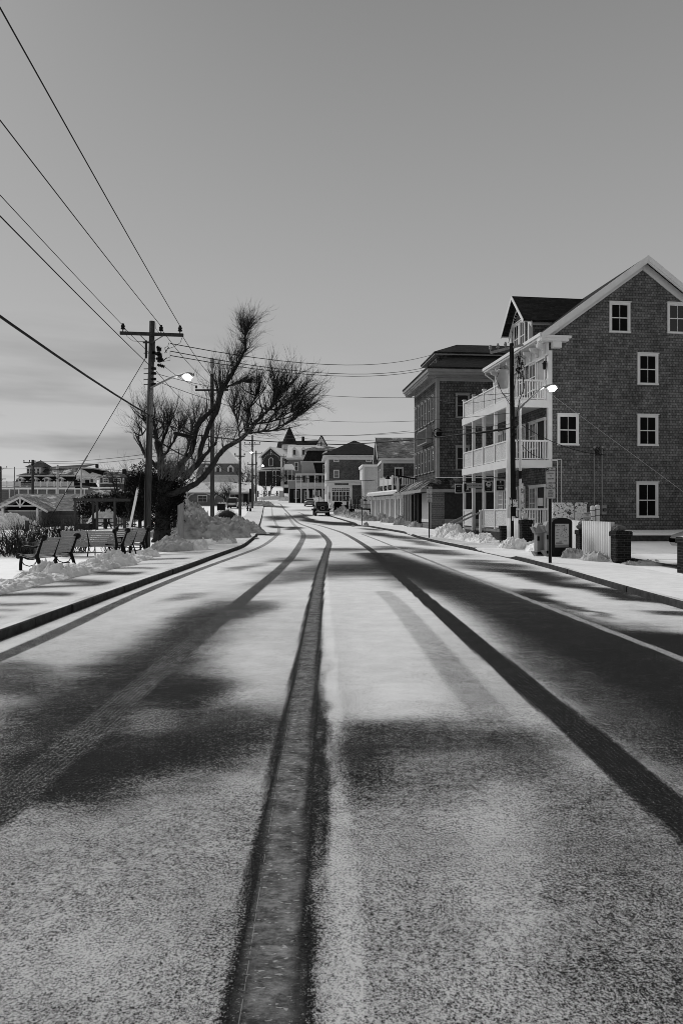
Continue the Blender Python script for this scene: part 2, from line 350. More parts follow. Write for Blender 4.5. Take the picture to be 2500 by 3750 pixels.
def window(parent, fr, u0, u1, z0, z1, cas=WHITE, glass=GLASS, cw=.1, kind=2, head=True, lights=None, name='window', proud=.05, sash=None):
    """casing with header and sill > pane, sash; u0..u1, z0..z1 is the outside of the casing"""
    m = MB(fr)
    h = .14 if head else cw
    m.box(u0 + .02, u0 + cw, 0, proud, z0 + cw * .6, z1 - h); m.box(u1 - cw, u1 - .02, 0, proud, z0 + cw * .6, z1 - h)
    m.box(u0 + .02, u1 - .02, 0, proud + .004, z1 - h, z1 - .04); m.box(u0 - .01, u1 + .01, 0, proud + (.05 if head else .01), z1 - .04, z1)
    m.box(u0, u1, 0, proud + .03, z0, z0 + cw * .6)
    o = m.build(name, cas, parent)
    a0, a1, b0, b1 = u0 + cw, u1 - cw, z0 + cw * .6, z1 - h
    MB(fr).box(a0, a1, -.02, .012, b0, b1).build('pane', glass, o)
    s = MB(fr); f = .035; zm = (b0 + b1) / 2
    s.box(a0, a0 + f, .012, .03, b0, b1); s.box(a1 - f, a1, .012, .03, b0, b1)
    s.box(a0 + f, a1 - f, .012, .03, b0, b0 + f); s.box(a0 + f, a1 - f, .012, .03, b1 - f, b1); s.box(a0 + f, a1 - f, .012, .036, zm - f * .7, zm + f * .7)
    c, r_ = (kind, 2) if not lights else lights
    for i in range(1, c): uu = a0 + (a1 - a0) * i / c; s.box(uu - .011, uu + .011, .013, .026, b0 + f, b1 - f)
    if lights:
        for i in range(1, r_): zz = b0 + (b1 - b0) * i / r_; s.box(a0 + f, a1 - f, .014, .027, zz - .011, zz + .011)
    s.build('sash', sash or cas, o)
    return o
def hip(x0, x1, y0, y1, z0, z1, ins, th=.12, mb=None):
    m = mb or MB(); lx = x1 - x0; ly = y1 - y0
    if lx >= ly: a = (x0 + ins, (y0 + y1) / 2, z1); b = (x1 - ins, (y0 + y1) / 2, z1)
    else: a = ((x0 + x1) / 2, y0 + ins, z1); b = ((x0 + x1) / 2, y1 - ins, z1)
    c = [(x0, y0, z0), (x1, y0, z0), (x1, y1, z0), (x0, y1, z0)]; base = [(p[0], p[1], z0 - th) for p in c]
    v = c + [a, b] + base
    if lx >= ly: f = [(0, 1, 5, 4), (1, 2, 5), (2, 3, 4, 5), (3, 0, 4)]
    else: f = [(0, 1, 4), (1, 2, 5, 4), (2, 3, 5), (3, 0, 4, 5)]
    f += [(9, 8, 7, 6)] + [(i, 6 + i, 6 + (i + 1) % 4, (i + 1) % 4) for i in range(4)]
    return m.add(v, f)
def frus(m, a, b):
    """frustum between rectangles a=(x0,x1,y0,y1,z) and b"""
    v = []
    for r in (a, b): v += [(r[0], r[2], r[4]), (r[1], r[2], r[4]), (r[1], r[3], r[4]), (r[0], r[3], r[4])]
    return m.add(v, [(3, 2, 1, 0), (4, 5, 6, 7)] + [(i, (i + 1) % 4, 4 + (i + 1) % 4, 4 + i) for i in range(4)])

# ------------------------------------------------------------ ground profile
def ip(xs, ys):
    xs = np.array(xs, float); ys = np.array(ys, float)
    fx = np.linspace(xs[0], xs[-1], 1500); fy = np.interp(fx, xs, ys)
    return lambda v: np.interp(v, fx, np.convolve(np.pad(fy, 30, mode='edge'), np.hanning(61) / np.hanning(61).sum(), 'same')[30:-30])
_ZR = ip([-30, 0, 10, 20, 30, 42, 60, 85, 105, 125, 160, 180, 200, 230, 260, 300, 1500], [0, 0, -.08, -.14, -.03, .16, .45, 1.03, 1.8, 2.65, 3.8, 4.9, 7.5, 10.6, 12.5, 13, 13])
_zx = np.array([-30, 0, 10, 20, 30, 42, 60, 85, 105, 125, 160, 180, 200, 230, 260, 300, 1500.]); _zy = np.array([0, 0, -.08, -.14, -.03, .16, .45, 1.03, 1.8, 2.65, 3.8, 4.9, 7.5, 10.6, 12.5, 13, 13])
def smooth_tab(xs, ys, lo, hi, n=900, k=15):
    fx = np.linspace(lo, hi, n); fy = np.interp(fx, xs, ys); ker = np.hanning(2 * k + 1); ker /= ker.sum()
    fy2 = np.convolve(np.pad(fy, k, mode='reflect', reflect_type='odd'), ker, 'valid'); return lambda v: np.interp(v, fx, fy2)
ZR = smooth_tab(_zx, _zy, -30, 300, 1200, 22)
XLf = smooth_tab([-30, 8.8, 12, 18.5, 25, 31, 40, 50, 85, 97, 122, 175, 300], [-4.1, -4.42, -4.55, -4.7, -4.62, -4.45, -5.0, -6.1, -9.9, -11.2, -13.9, -19.9, -34], -30, 300, 900, 8)
XRf = smooth_tab([-30, 11.7, 20.4, 24, 29, 35, 40, 44, 50, 60, 70, 85, 125, 160, 175, 300], [5.8, 5.9, 6.35, 6.2, 5.6, 4.7, 4.25, 4.2, 3.1, 1.45, .3, -1.4, -4.9, -8.3, -9.9, -23], -30, 300, 900, 8)
def hR(y): return np.interp(y, [24.2, 24.9, 28.3, 29.0, 41, 41.8, 43.4, 44.2, 55, 56, 60, 62, 300], [.12, .01, .01, .12, .12, .01, .01, .12, .12, .02, .02, .12, .12])
def hL(y): return np.interp(y, [165, 170], [.12, .02])
def sst(t): t = np.clip(t, 0, 1); return t * t * (3 - 2 * t)
def tz(x, y):
    z = ZR(y)
    if x < XLf(y):
        z = z + hL(y); lo = np.interp(y, [20, 45, 60, 80, 110, 150, 220, 400], [-.1, .25, .1, -.1, .0, .4, 2, 2])
        s0 = XLf(y) - 3.5 - .13 * y; t = sst((s0 - x) / 9) * sst((y - 22) / 12); z = z * (1 - t) + lo * t
    elif x > XRf(y):
        z = z + hR(y); t = sst((x - 9.3) / 1.6) * sst((y - 29) / 4) * (1 - sst((y - 43) / 5)); z = z * (1 - t) + .72 * t
        if y > 200: t = sst((x - 20) / 60); z = z * (1 - t) + 9 * t
    return float(z)
def gz(x, y): return float(ZR(y))
def grid_mesh(name, X, Y, Z, mat, attrs=None, parent=None):
    nr, nc = X.shape; co = np.stack([X, Y, Z], -1).reshape(-1, 3)
    idx = np.arange(nr * nc).reshape(nr, nc); q = np.stack([idx[:-1, :-1], idx[:-1, 1:], idx[1:, 1:], idx[1:, :-1]], -1).reshape(-1, 4)
    me = bpy.data.meshes.new(name); me.vertices.add(len(co)); me.vertices.foreach_set('co', co.ravel())
    me.loops.add(q.size); me.loops.foreach_set('vertex_index', q.ravel().astype(np.int32))
    me.polygons.add(len(q)); me.polygons.foreach_set('loop_start', np.arange(0, q.size, 4, dtype=np.int32)); me.polygons.foreach_set('loop_total', np.full(len(q), 4, np.int32))
    me.polygons.foreach_set('use_smooth', np.ones(len(q), bool))
    for k, a in (attrs or {}).items():
        at = me.attributes.new(k, 'FLOAT', 'POINT'); at.data.foreach_set('value', a.ravel().astype(np.float32))
    me.update(calc_edges=True); me.validate(); me.materials.append(mat); o = bpy.data.objects.new(name, me); COL.objects.link(o)
    if parent: o.parent = parent
    return o
# ground sheet that follows the kerbs
ys = np.concatenate([np.arange(-14, 12, 1.), np.arange(12, 60, .7), np.arange(60, 130, 1.2), np.arange(130, 262, 2.5), np.geomspace(265, 1600, 26)])
offs = [700, 400, 220, 130, 90, 70, 55, 45, 38, 32, 27, 23, 20, 17, 15, 13, 11, 9.5, 8, 7, 6, 5, 4.2, 3.4, 2.6, 1.95, 1.2, .5, .14]
GX, GY, GZ, GC = [], [], [], []
for y in ys:
    xl, xr = float(XLf(y)), float(XRf(y)); row = [xl - o for o in offs] + [xl - .02, xl + 1, (xl + xr) / 2, xr - 1, xr + .02] + [xr + o for o in offs[::-1]]
    for x in row:
        GX.append(x); GY.append(y); inn = xl - .05 < x < xr + .05
        b = 0 if inn else .1 * (mn.noise(Vector((x * .35, y * .35, 3))) + .25 * mn.noise(Vector((x * 1.3, y * 1.3, 7)))) * min(1, max(0, (min(abs(x - xl), abs(x - xr)) - 2) / 3))
        GZ.append(gz(x, y) - .06 if inn else tz(x, y) - .02 + b)
n_ = len(ys); GX = np.array(GX).reshape(n_, -1); GY = np.array(GY).reshape(n_, -1); GZ = np.array(GZ).reshape(n_, -1)
struct(grid_mesh('snowy_ground', GX, GY, GZ, SNOW))

# ------------------------------------------------------------ road, with worn tracks in the snow
def build_road():
    rows = [-6, -3, -1, 0, .6, 1.2]; y = 1.6
    while y < 196: rows.append(y); y += max(.038, y * .0066)
    rows = np.array(rows); nc = 290; T = np.linspace(0, 1, nc)
    Y = np.repeat(rows[:, None], nc, 1); XL = XLf(rows)[:, None]; XR = XRf(rows)[:, None]; X = XL + (XR - XL) * T[None, :]
    Z = np.repeat(ZR(rows)[:, None], nc, 1) + .012 * np.sin(np.pi * T)[None, :] * 4
    D = np.maximum(Y, .8); lg = np.log(D) * 3.2
    n1 = np.empty_like(X); n2 = np.empty_like(X)
    for i in range(X.shape[0]):
        for j in range(0, nc, 3):
            x, y = X[i, j], lg[i, j]; u = x / D[i, j] * 3.0
            n1[i, j] = mn.fractal(Vector((u * 2.2, y * 2.6, 4)), .9, 2.1, 4); n2[i, j] = mn.fractal(Vector((u * 1.6, y * 4.5, 31)), .8, 2.2, 5)
        for A in (n1, n2): A[i] = np.interp(np.arange(nc), np.arange(0, nc, 3), A[i, ::3])
    PX = (1250 + (X + .014 * D * n1) / D * F) / 1.5944; PY = (1875 - (Z - CAMZ) / (D * (1 + .045 * n2)) * F) / 1.5944; rag = n2
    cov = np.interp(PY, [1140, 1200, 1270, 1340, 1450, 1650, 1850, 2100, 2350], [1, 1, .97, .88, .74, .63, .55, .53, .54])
    rng = np.random.RandomState(3)
    def blob(cx, cy, rx, ry, rot, amp, pw=1.5):
        nonlocal cov
        a = R(rot); dx = PX - cx; dy = PY - cy; u = dx * math.cos(a) + dy * math.sin(a); v = -dx * math.sin(a) + dy * math.cos(a)
        g = np.exp(-((u / rx) ** 2 + (v / ry) ** 2) ** pw)
        if amp >= 0: cov = cov * (1 - min(.97, amp * 1.12) * g)
        else: cov = cov + (-amp) * g * (1 - cov)
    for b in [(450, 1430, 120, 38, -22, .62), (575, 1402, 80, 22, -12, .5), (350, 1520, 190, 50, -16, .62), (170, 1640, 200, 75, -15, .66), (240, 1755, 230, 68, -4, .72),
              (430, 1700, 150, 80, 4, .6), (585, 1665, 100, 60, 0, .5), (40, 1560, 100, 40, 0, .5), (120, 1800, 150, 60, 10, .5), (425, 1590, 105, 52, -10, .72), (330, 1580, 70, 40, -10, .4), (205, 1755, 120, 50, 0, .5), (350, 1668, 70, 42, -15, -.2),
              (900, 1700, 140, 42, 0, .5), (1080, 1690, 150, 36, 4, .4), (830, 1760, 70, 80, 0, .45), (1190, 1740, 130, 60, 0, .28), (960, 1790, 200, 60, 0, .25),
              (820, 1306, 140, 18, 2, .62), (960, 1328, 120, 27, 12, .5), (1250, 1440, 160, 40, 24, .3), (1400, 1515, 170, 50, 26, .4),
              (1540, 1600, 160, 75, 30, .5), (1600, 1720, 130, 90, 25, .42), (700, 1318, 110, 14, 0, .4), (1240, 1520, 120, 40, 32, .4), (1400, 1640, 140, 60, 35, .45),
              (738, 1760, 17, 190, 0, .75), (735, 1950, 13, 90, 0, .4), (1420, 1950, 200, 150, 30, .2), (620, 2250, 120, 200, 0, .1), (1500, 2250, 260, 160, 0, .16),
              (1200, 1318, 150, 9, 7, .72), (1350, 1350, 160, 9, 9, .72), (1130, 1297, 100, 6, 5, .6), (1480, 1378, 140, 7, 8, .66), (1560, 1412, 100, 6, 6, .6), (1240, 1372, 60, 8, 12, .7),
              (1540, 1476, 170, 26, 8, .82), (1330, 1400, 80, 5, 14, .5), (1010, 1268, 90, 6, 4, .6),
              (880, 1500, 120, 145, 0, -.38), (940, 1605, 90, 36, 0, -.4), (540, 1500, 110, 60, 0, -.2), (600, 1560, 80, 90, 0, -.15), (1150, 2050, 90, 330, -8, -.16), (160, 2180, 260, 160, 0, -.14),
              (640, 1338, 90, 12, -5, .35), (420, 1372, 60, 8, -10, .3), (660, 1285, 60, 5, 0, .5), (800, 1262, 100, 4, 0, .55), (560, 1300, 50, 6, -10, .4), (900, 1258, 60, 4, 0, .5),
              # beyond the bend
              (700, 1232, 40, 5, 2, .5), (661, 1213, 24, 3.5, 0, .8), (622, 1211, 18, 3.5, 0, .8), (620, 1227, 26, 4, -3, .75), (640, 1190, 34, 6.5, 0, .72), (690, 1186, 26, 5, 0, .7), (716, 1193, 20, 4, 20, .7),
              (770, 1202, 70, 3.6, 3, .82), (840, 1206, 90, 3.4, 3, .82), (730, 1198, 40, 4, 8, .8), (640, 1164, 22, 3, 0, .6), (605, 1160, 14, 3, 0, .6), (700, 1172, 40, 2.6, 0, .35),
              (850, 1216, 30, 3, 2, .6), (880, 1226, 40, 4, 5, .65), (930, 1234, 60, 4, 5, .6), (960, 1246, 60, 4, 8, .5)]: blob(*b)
    # far-left strip by the kerb stays snowy
    dk = X - XL; cov = np.maximum(cov, np.where(PY > 1255, .8 * (1 - sst((dk - .55) / .25)), 0)); cov = np.where(dk < .07, .35, cov)
    ice = np.zeros_like(cov); tread = np.zeros_like(cov); tpos = np.zeros_like(cov)
    def gp(u, v):   # photo point (1568 scale) -> point on the road
        px, py = u * 1.5944, v * 1.5944; d = 10.
        for _ in range(60): d = .5 * d + .5 * min(190., (CAMZ - float(ZR(d))) * F / max(py - 1875, 2)) if py > 1884 else d
        return ((px - 1250) / F * d, d)
    def gp2(u, v):   # also where the road climbs above eye level
        px, py = u * 1.5944, v * 1.5944; ds = np.linspace(2, 178, 3000); e = 1875 - (ZR(ds) - CAMZ) / ds * F; k = np.argmin(abs(e - py)); return ((px - 1250) / F * ds[k], ds[k])
    def poly(pts, hw, val, soft=.03, ic=0, td=0, mode='set', scr=None):
        nonlocal cov, ice, tread, tpos
        W = [gp2(*p) for p in pts]
        # smooth by Chaikin
        for _ in range(2):
            Q = [W[0]]
            for a, b in zip(W[:-1], W[1:]): Q += [(a[0] * .75 + b[0] * .25, a[1] * .75 + b[1] * .25), (a[0] * .25 + b[0] * .75, a[1] * .25 + b[1] * .75)]
            W = Q + [W[-1]]
        best = np.full(X.shape, 9.); sgn = np.zeros(X.shape)
        for a, b in zip(W[:-1], W[1:]):
            lo = min(a[1], b[1]) - .8; hi = max(a[1], b[1]) + .8; i0, i1 = np.searchsorted(rows, [lo, hi])
            if i1 <= i0: continue
            x = X[i0:i1]; y = Y[i0:i1]; dx, dy = b[0] - a[0], b[1] - a[1]; l2 = dx * dx + dy * dy + 1e-9
            t = np.clip(((x - a[0]) * dx + (y - a[1]) * dy) / l2, 0, 1); ex = x - a[0] - t * dx; ey = y - a[1] - t * dy; dd = np.hypot(ex, ey)
            s = (ex * dy - ey * dx) / math.sqrt(l2); bb = best[i0:i1]; m = dd < bb; bb[m] = dd[m]; sg = sgn[i0:i1]; sg[m] = s[m]
        k = 1 - sst((best + .009 * n1 * np.minimum(1, 6 / np.maximum(Y, 1)) - hw) / soft)
        if mode == 'set' and val < .5: k = k * np.interp(Y, [12, 30, 60], [1, .7, .42])
        if mode == 'set': cov = cov * (1 - k) + val * k
        elif mode == 'mul': cov = cov * (1 - k * val * np.interp(Y, [3.2, 7], [.1, 1]))
        else: cov = np.maximum(cov, np.minimum(1, cov + val * k))
        if ic: ice = np.maximum(ice, ic * np.interp(Y, [20, 50], [1, .3]) * (1 - sst((np.abs(best) - hw * .5) / (hw * .3))))
        if td: m = k > tread; tread = np.where(m, k * td, tread); tpos = np.where(m, sgn, tpos)
    c4 = lambda a: [((800 + x / 3.484) / 1.5944, (1550 + y / 3.484) / 1.5944) for x, y in a]
    poly([(3800, 2640), (2600, 2070), (1900, 1740), (1700, 1640), (1568, 1583), (1400, 1503), (1200, 1412), (1050, 1346), (930, 1300), (860, 1275)], .40, .76, .85, mode='mul')
    poly([(799, 2420), (797, 2340), (785, 2000), (768, 1700), (757, 1500), (748, 1340), (748, 1290)], .042, .1, .035, mode='add')
    poly([(4200, 2560), (2600, 1930), (1700, 1572), (1568, 1520), (1300, 1415), (1100, 1335), (1000, 1295), (930, 1268), (870, 1243), (830, 1228)], .06, .56, .03)
    poly([(1400, 1960), (1250, 1800), (1110, 1640), (1000, 1500), (915, 1395), (880, 1365)], .13, .2, .08, mode='mul')
    poly([(-1700, 2230), (-120, 1560), (0, 1512), (150, 1445), (300, 1372), (450, 1310), (560, 1272), (606, 1254)] + c4([(720, 1460), (770, 1400), (775, 1350), (735, 1290), (695, 1200), (682, 1130), (680, 1050)]), .105, .33, .04, td=1)
    poly([(-720, 2480), (-300, 2120), (0, 1868), (200, 1695), (400, 1515), (640, 1312), (672, 1280)] + c4([(1050, 1540), (1088, 1460), (1080, 1410), (1040, 1370), (950, 1290), (900, 1210), (850, 1150)]), .125, .27, .05, td=.6)
    poly([(600, 2500), (616, 2340), (648, 2000), (676, 1750), (731, 1340), (741, 1300), (752, 1262)] + c4([(1420, 1540), (1370, 1470), (1300, 1400), (1180, 1340), (1020, 1285), (950, 1220), (900, 1160), (820, 1080), (790, 1030), (740, 1022), (640, 1030)]), .128, .1, .025, ic=1, td=.8)
    poly([(2250, 2500), (1900, 2200), (1568, 1900), (1380, 1738), (1110, 1500), (920, 1330), (870, 1281), (840, 1256), (800, 1232)] + c4([(1568, 1400), (1400, 1345), (1250, 1300), (1120, 1285)]), .13, .1, .02, td=.8)
    poly(c4([(1200, 1240), (1130, 1205), (1060, 1150), (1000, 1135), (930, 1130)]), .13, .2, .05)
    # snow edge irregularity across the whole road
    cov = np.clip(cov, 0, 1)
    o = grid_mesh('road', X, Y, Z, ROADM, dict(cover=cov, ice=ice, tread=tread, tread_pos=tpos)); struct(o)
build_road()
# kerbs and pavements
def strip(name, xf, side, w0, w1, zf, y0, y1, mat, cov=None, dy=.3):
    rows = []; y = y0
    while y < y1: rows.append(y); y += max(.12, y * .012)
    rows = np.array(rows + [y1]); nc = 34; T = np.linspace(w0, w1, nc); Y = np.repeat(rows[:, None], nc, 1); X = xf(rows)[:, None] + side * T[None, :]
    if side < 0: X = X[:, ::-1]
    Z = np.repeat((ZR(rows) + zf(rows))[:, None], nc, 1)
    c = cov(X, Y) if cov else np.ones_like(X) * .93; z0 = np.zeros_like(X)
    return struct(grid_mesh(name, X, Y, Z, mat, dict(cover=c, ice=z0, tread=z0, tread_pos=z0)))
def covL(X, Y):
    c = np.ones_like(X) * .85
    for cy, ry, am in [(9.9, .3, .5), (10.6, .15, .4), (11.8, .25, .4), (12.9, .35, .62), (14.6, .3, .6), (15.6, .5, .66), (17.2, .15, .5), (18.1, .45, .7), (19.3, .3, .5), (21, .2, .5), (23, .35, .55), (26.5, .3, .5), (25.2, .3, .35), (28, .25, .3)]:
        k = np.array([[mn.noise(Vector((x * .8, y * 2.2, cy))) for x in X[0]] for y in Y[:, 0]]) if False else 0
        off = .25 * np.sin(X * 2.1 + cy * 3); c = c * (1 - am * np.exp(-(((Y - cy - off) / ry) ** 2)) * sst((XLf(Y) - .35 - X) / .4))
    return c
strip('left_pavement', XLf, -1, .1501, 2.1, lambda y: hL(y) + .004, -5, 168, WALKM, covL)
strip('right_pavement', XRf, 1, .1501, 2.3, lambda y: hR(y) + .004, -5, 178, WALKM, lambda X, Y: np.where((Y > 29) & (Y < 40), .72, .95) + 0 * X)
def kerb(name, xf, side, hf, y0, y1):
    m = MB(); y = y0; k = 0; rg = random.Random(5)
    while y < y1:
        L_ = 1.5 if y < 60 else 4; a, b = y, min(y + L_, y1)
        mid = (a + b) / 2
        if hf(mid) > .05:
            j = rg.uniform(-.015, .015); g = .018
            n = 3; pts = [a + g + (b - a - 2 * g) * i / n for i in range(n + 1)]
            for p, q in zip(pts[:-1], pts[1:]):
                vs = []
                for yy in (p, q):
                    x0 = float(xf(yy)) + side * (0 + j); x1 = float(xf(yy)) + side * .15; z = float(ZR(yy)); h = float(hf(yy)) + .008
                    vs += [(x0, yy, z - .1), (x0, yy, z + h - .012), (x0 + side * .015, yy, z + h), (x1, yy, z + h), (x1, yy, z - .1)]
                m.add(vs, [(i, (i + 1) % 5, 5 + (i + 1) % 5, 5 + i) for i in range(5)] + [(0, 4, 3, 2, 1), (5, 6, 7, 8, 9)])
        y = b
    return struct(m.build(name, GRAN))
kerb('left_kerb', XLf, -1, hL, -5, 168); kerb('right_kerb', XRf, 1, hR, -5, 178)
# thin snow lying on the kerb tops
for nme, xf, sd_, hf, ya, yb in (('snow_on_left_kerb', XLf, -1, hL, -5, 164), ('snow_on_right_kerb', XRf, 1, hR, -5, 177)):
    strip(nme, xf, sd_, .028, .152, lambda y, hf=hf: hf(y) + .013, ya, yb, WALKM, lambda X, Y: .82 + .12 * np.sin(Y * 1.7 + np.sin(Y * .6) * 3), .2)

# ============================================================ the gabled inn on the right
def inn():
    loc = (10.24, 33.8, 0); rot = 7; t = thing('gabled_inn', 'large grey shingled house with white trim and two stacked balconies, nearest on the right', 'building', loc, rot)
    q = W2L(loc, rot); W, Ln = 9.9, 7.6; SL = .73
    G = ((0, 0), (1, 0), (0, -1)); FR = ((0, 0), (0, 1), (-1, 0))
    MB().prism([(0, -.5), (W, -.5), (W, 10.3), (W / 2, 13.92), (0, 10.3)], 0, Ln).build('wall', SHG, t)
    zr = 14.34; ze = zr - SL * (W / 2 + .6); m = MB()
    m.slab([(-.62, -.5, ze), (W / 2, -.5, zr), (W / 2, Ln + .5, zr), (-.62, Ln + .5, ze)], .1)
    m.slab([(W + .62, -.5, ze), (W / 2, -.5, zr), (W / 2, Ln + .5, zr), (W + .62, Ln + .5, ze)], .1)
    m.build('roof', ROOFD, t)
    m = MB()
    for s in (0, 1):
        X = (lambda x: x) if s == 0 else (lambda x: W - x)
        a = Vector((X(-.6), 0, ze)); b = Vector((X(W / 2), 0, zr)); dz = .12
        for y0, y1, h, o in ((-.53, -.49, .26, .0), (-.49, -.42, .34, .01), (-.05, -.0, .42, .13)):
            vs = [(a.x, y0, a.z + .02 - o), (b.x, y0, b.z + .02 - o), (b.x, y0, b.z - h - o), (a.x, y0, a.z - h - o)]
            vs += [(x, y1, z) for x, y, z in vs]
            m.add(vs, [(0, 1, 2, 3), (7, 6, 5, 4), (0, 4, 5, 1), (1, 5, 6, 2), (2, 6, 7, 3), (3, 7, 4, 0)])
        m.add([(a.x, -.5, a.z - .115), (b.x, -.5, b.z - .115), (b.x, .02, b.z - .115), (a.x, .02, a.z - .115)], [(0, 1, 2, 3)])
    m.box(-.62, .95, -.5, -.055, ze - .17, ze - .05); m.box(-.62, .85, -.44, -.055, ze - .3, ze - .172); m.box(.1, .55, -.3, -.052, ze - .6, ze - .302)
    m.build('rake_trim', WHITE, t)
    m = MB(); m.box(-.66, -.5, -.5, Ln + .5, ze - .1, ze + .06); m.box(-.6, -.03, -.42, Ln + .45, ze - .2, ze - .11); m.box(-.06, -.0, -.02, Ln, 9.4, ze - .2)
    m.box(-.09, -.061, -.02, Ln, 9.38, 9.44)
    y = .3
    while y < Ln: m.prism([(-.07, 9.98), (-.5, 9.98), (-.46, 9.82), (-.2, 9.7), (-.14, 9.52), (-.07, 9.5)], y, y + .12); y += .84
    m.build('cornice', WHITE, t)
    MB().box(-.03, .17, -.035, 0, -.2, 9.6).box(-.035, .0, -.034, .17, -.2, 9.37).build('corner_board', WHITE, t); MB().box(-.035, 0, Ln - .17, Ln, -.2, 9.37).build('corner_board', WHITE, t)
    for a, b, c, d in [(2227, 1103, 2306, 1221), (2439, 1106, 2517, 1224), (2330, 1291, 2408, 1411), (2037, 1513, 2118, 1632), (2330, 1515.6, 2408, 1634), (2326, 1763, 2408, 1896)]:
        u0, z1 = q.hit(a, b, 'y'); u1, _ = q.hit(c, b, 'y'); _, z0 = q.hit(c, d, 'y')
        window(t, G, u0, u1, z0, z1, glass=random.Random(a).choice([GLASS, DARK]), cw=.13)
    # street front: doors and windows of three storeys
    for zf, hh in ((7.15, 2.3), (4.1, 2.25), (.75, 2.25)):
        for i, (y, kd) in enumerate([(.85, 'd'), (1.95, 'w'), (3.35, 'w'), (4.5, 'd'), (5.6, 'w'), (6.7, 'w')]):
            if kd == 'd':
                mm = MB(FR); mm.box(y - .52, y - .42, 0, .05, zf, zf + hh - .15); mm.box(y + .42, y + .52, 0, .05, zf, zf + hh - .15); mm.box(y - .57, y + .57, 0, .09, zf + hh - .148, zf + hh)
                dr = mm.build('door_frame', WHITE, t); MB(FR).box(y - .42, y + .42, -.02, .02, zf, zf + hh - .15).build('door', GREYL if zf > 7 else BLACKP, dr)
            else: window(t, FR, y - .47, y + .47, zf + .75 if zf > 1 else zf + .45, zf + hh, glass=CURTAIN if zf < 1 else GLASS, lights=(4, 6) if zf < 1 else None)
    # wall dormer
    yc, hw, ez, pz = 3.75, 1.3, 11.85, 13.05
    MB().prism([(yc - hw, 10.0), (yc + hw, 10.0), (yc + hw, ez), (yc, pz + .15), (yc - hw, ez)], .02, 4.3, 'x').build('dormer', SHG, t)
    m = MB(); sl = (pz + .4 - ez + .15) / (hw + .38)
    for s in (-1, 1): m.slab([(-.45, yc + s * (hw + .38), ez - .15), (4.95, yc + s * (hw + .38), ez - .15), (4.95, yc, pz + .4), (-.45, yc, pz + .4)], .09)
    m.build('dormer_roof', ROOFD, t)
    m = MB()
    for s in (-1, 1):
        for x0, x1, h, o in ((-.49, -.455, .2, 0), (-.04, .015, .3, .1)):
            a = (yc + s * (hw + .38), ez - .15 - o); b = (yc, pz + .4 - o)
            vs = [(x0, a[0], a[1] + .02), (x0, b[0], b[1] + .02), (x0, b[0], b[1] - h), (x0, a[0], a[1] - h)]; vs += [(x1, y, z) for x, y, z in vs]
            m.add(vs, [(0, 1, 2, 3), (7, 6, 5, 4), (0, 4, 5, 1), (1, 5, 6, 2), (2, 6, 7, 3), (3, 7, 4, 0)])
        a = (yc + s * (hw + .38), ez - .26); b = (yc, pz + .29); m.add([(-.46, a[0], a[1]), (-.46, b[0], b[1]), (0, b[0], b[1]), (0, a[0], a[1])], [(0, 1, 2, 3)])
    m.box(-.02, .2, yc - hw - .03, yc - hw, 10.3, ez - .2); m.box(-.02, .2, yc + hw, yc + hw + .03, 10.3, ez - .2); m.box(-.02, .019, yc - hw, yc - hw + .14, 10.3, ez - .1); m.box(-.02, .019, yc + hw - .14, yc + hw, 10.3, ez - .1)
    m.box(.0, 3.5, yc - hw - .06, yc - hw - .001, ez - .32, ez - .16); m.build('dormer_trim', WHITE, t)
    window(t, FR, yc - .85, yc - .02, 10.35, 12.1, glass=GLASS); window(t, FR, yc + .02, yc + .85, 10.35, 12.1, glass=GLASS)
    m = MB()
    for k in range(13):
        a = math.pi * k / 12; m.cb((-.02, yc + .78 * math.cos(a), 12.15 + .5 * math.sin(a)), (.03, .05, .05))
    m.build('arch_ornament', DARK, t)
    # porch: decks, columns, rails
    PX_, PL = -2.1, 7.3
    m = MB()
    for z in (.72, 4.1, 7.08): m.box(PX_ + .04, -.04, .02, PL, z - .14, z)
    m.build('porch_deck', GREYM, t)
    m = MB()
    for z in (4.1, 7.08): m.box(PX_ - .06, PX_ + .1, -.06, PL + .06, z - .32, z + .06); m.box(PX_ + .1, -.036, -.06, .06, z - .32, z + .06); m.box(PX_ + .1, -.02, PL - .05, PL + .06, z - .32, z + .06)
    m.build('porch_beam', WHITE, t)
    MB().box(PX_ + .12, -.04, .07, PL - .06, 3.9, 3.94).box(PX_ + .12, -.04, .07, PL - .06, 6.88, 6.92).build('porch_ceiling', WHITE2, t)
    ys_ = (.0, 1.8, 3.6, 5.4, 7.2)
    for i, y in enumerate(ys_):
        for z0, z1 in ((.72, 3.78), (4.16, 6.76)):
            w_ = .13 if i == 0 else .085; MB().box(PX_ - .055 + (0), PX_ - .055 + w_ * 2, y - w_ * .55, y + w_ * .55, z0, z1).build('column', WHITE, t)
        MB().box(PX_ - .04, PX_ + .1, y - .07, y + .07, 7.14, 8.22).box(PX_ - .07, PX_ + .13, y - .1, y + .1, 8.22, 8.28).build('rail_post', WHITE, t)
    MB().box(PX_ - .04, PX_ + .1, -.01, .0, 0, 0.01).box(-.12, -.037, -.06, .04, 7.14, 8.2).build('rail_post', WHITE, t)
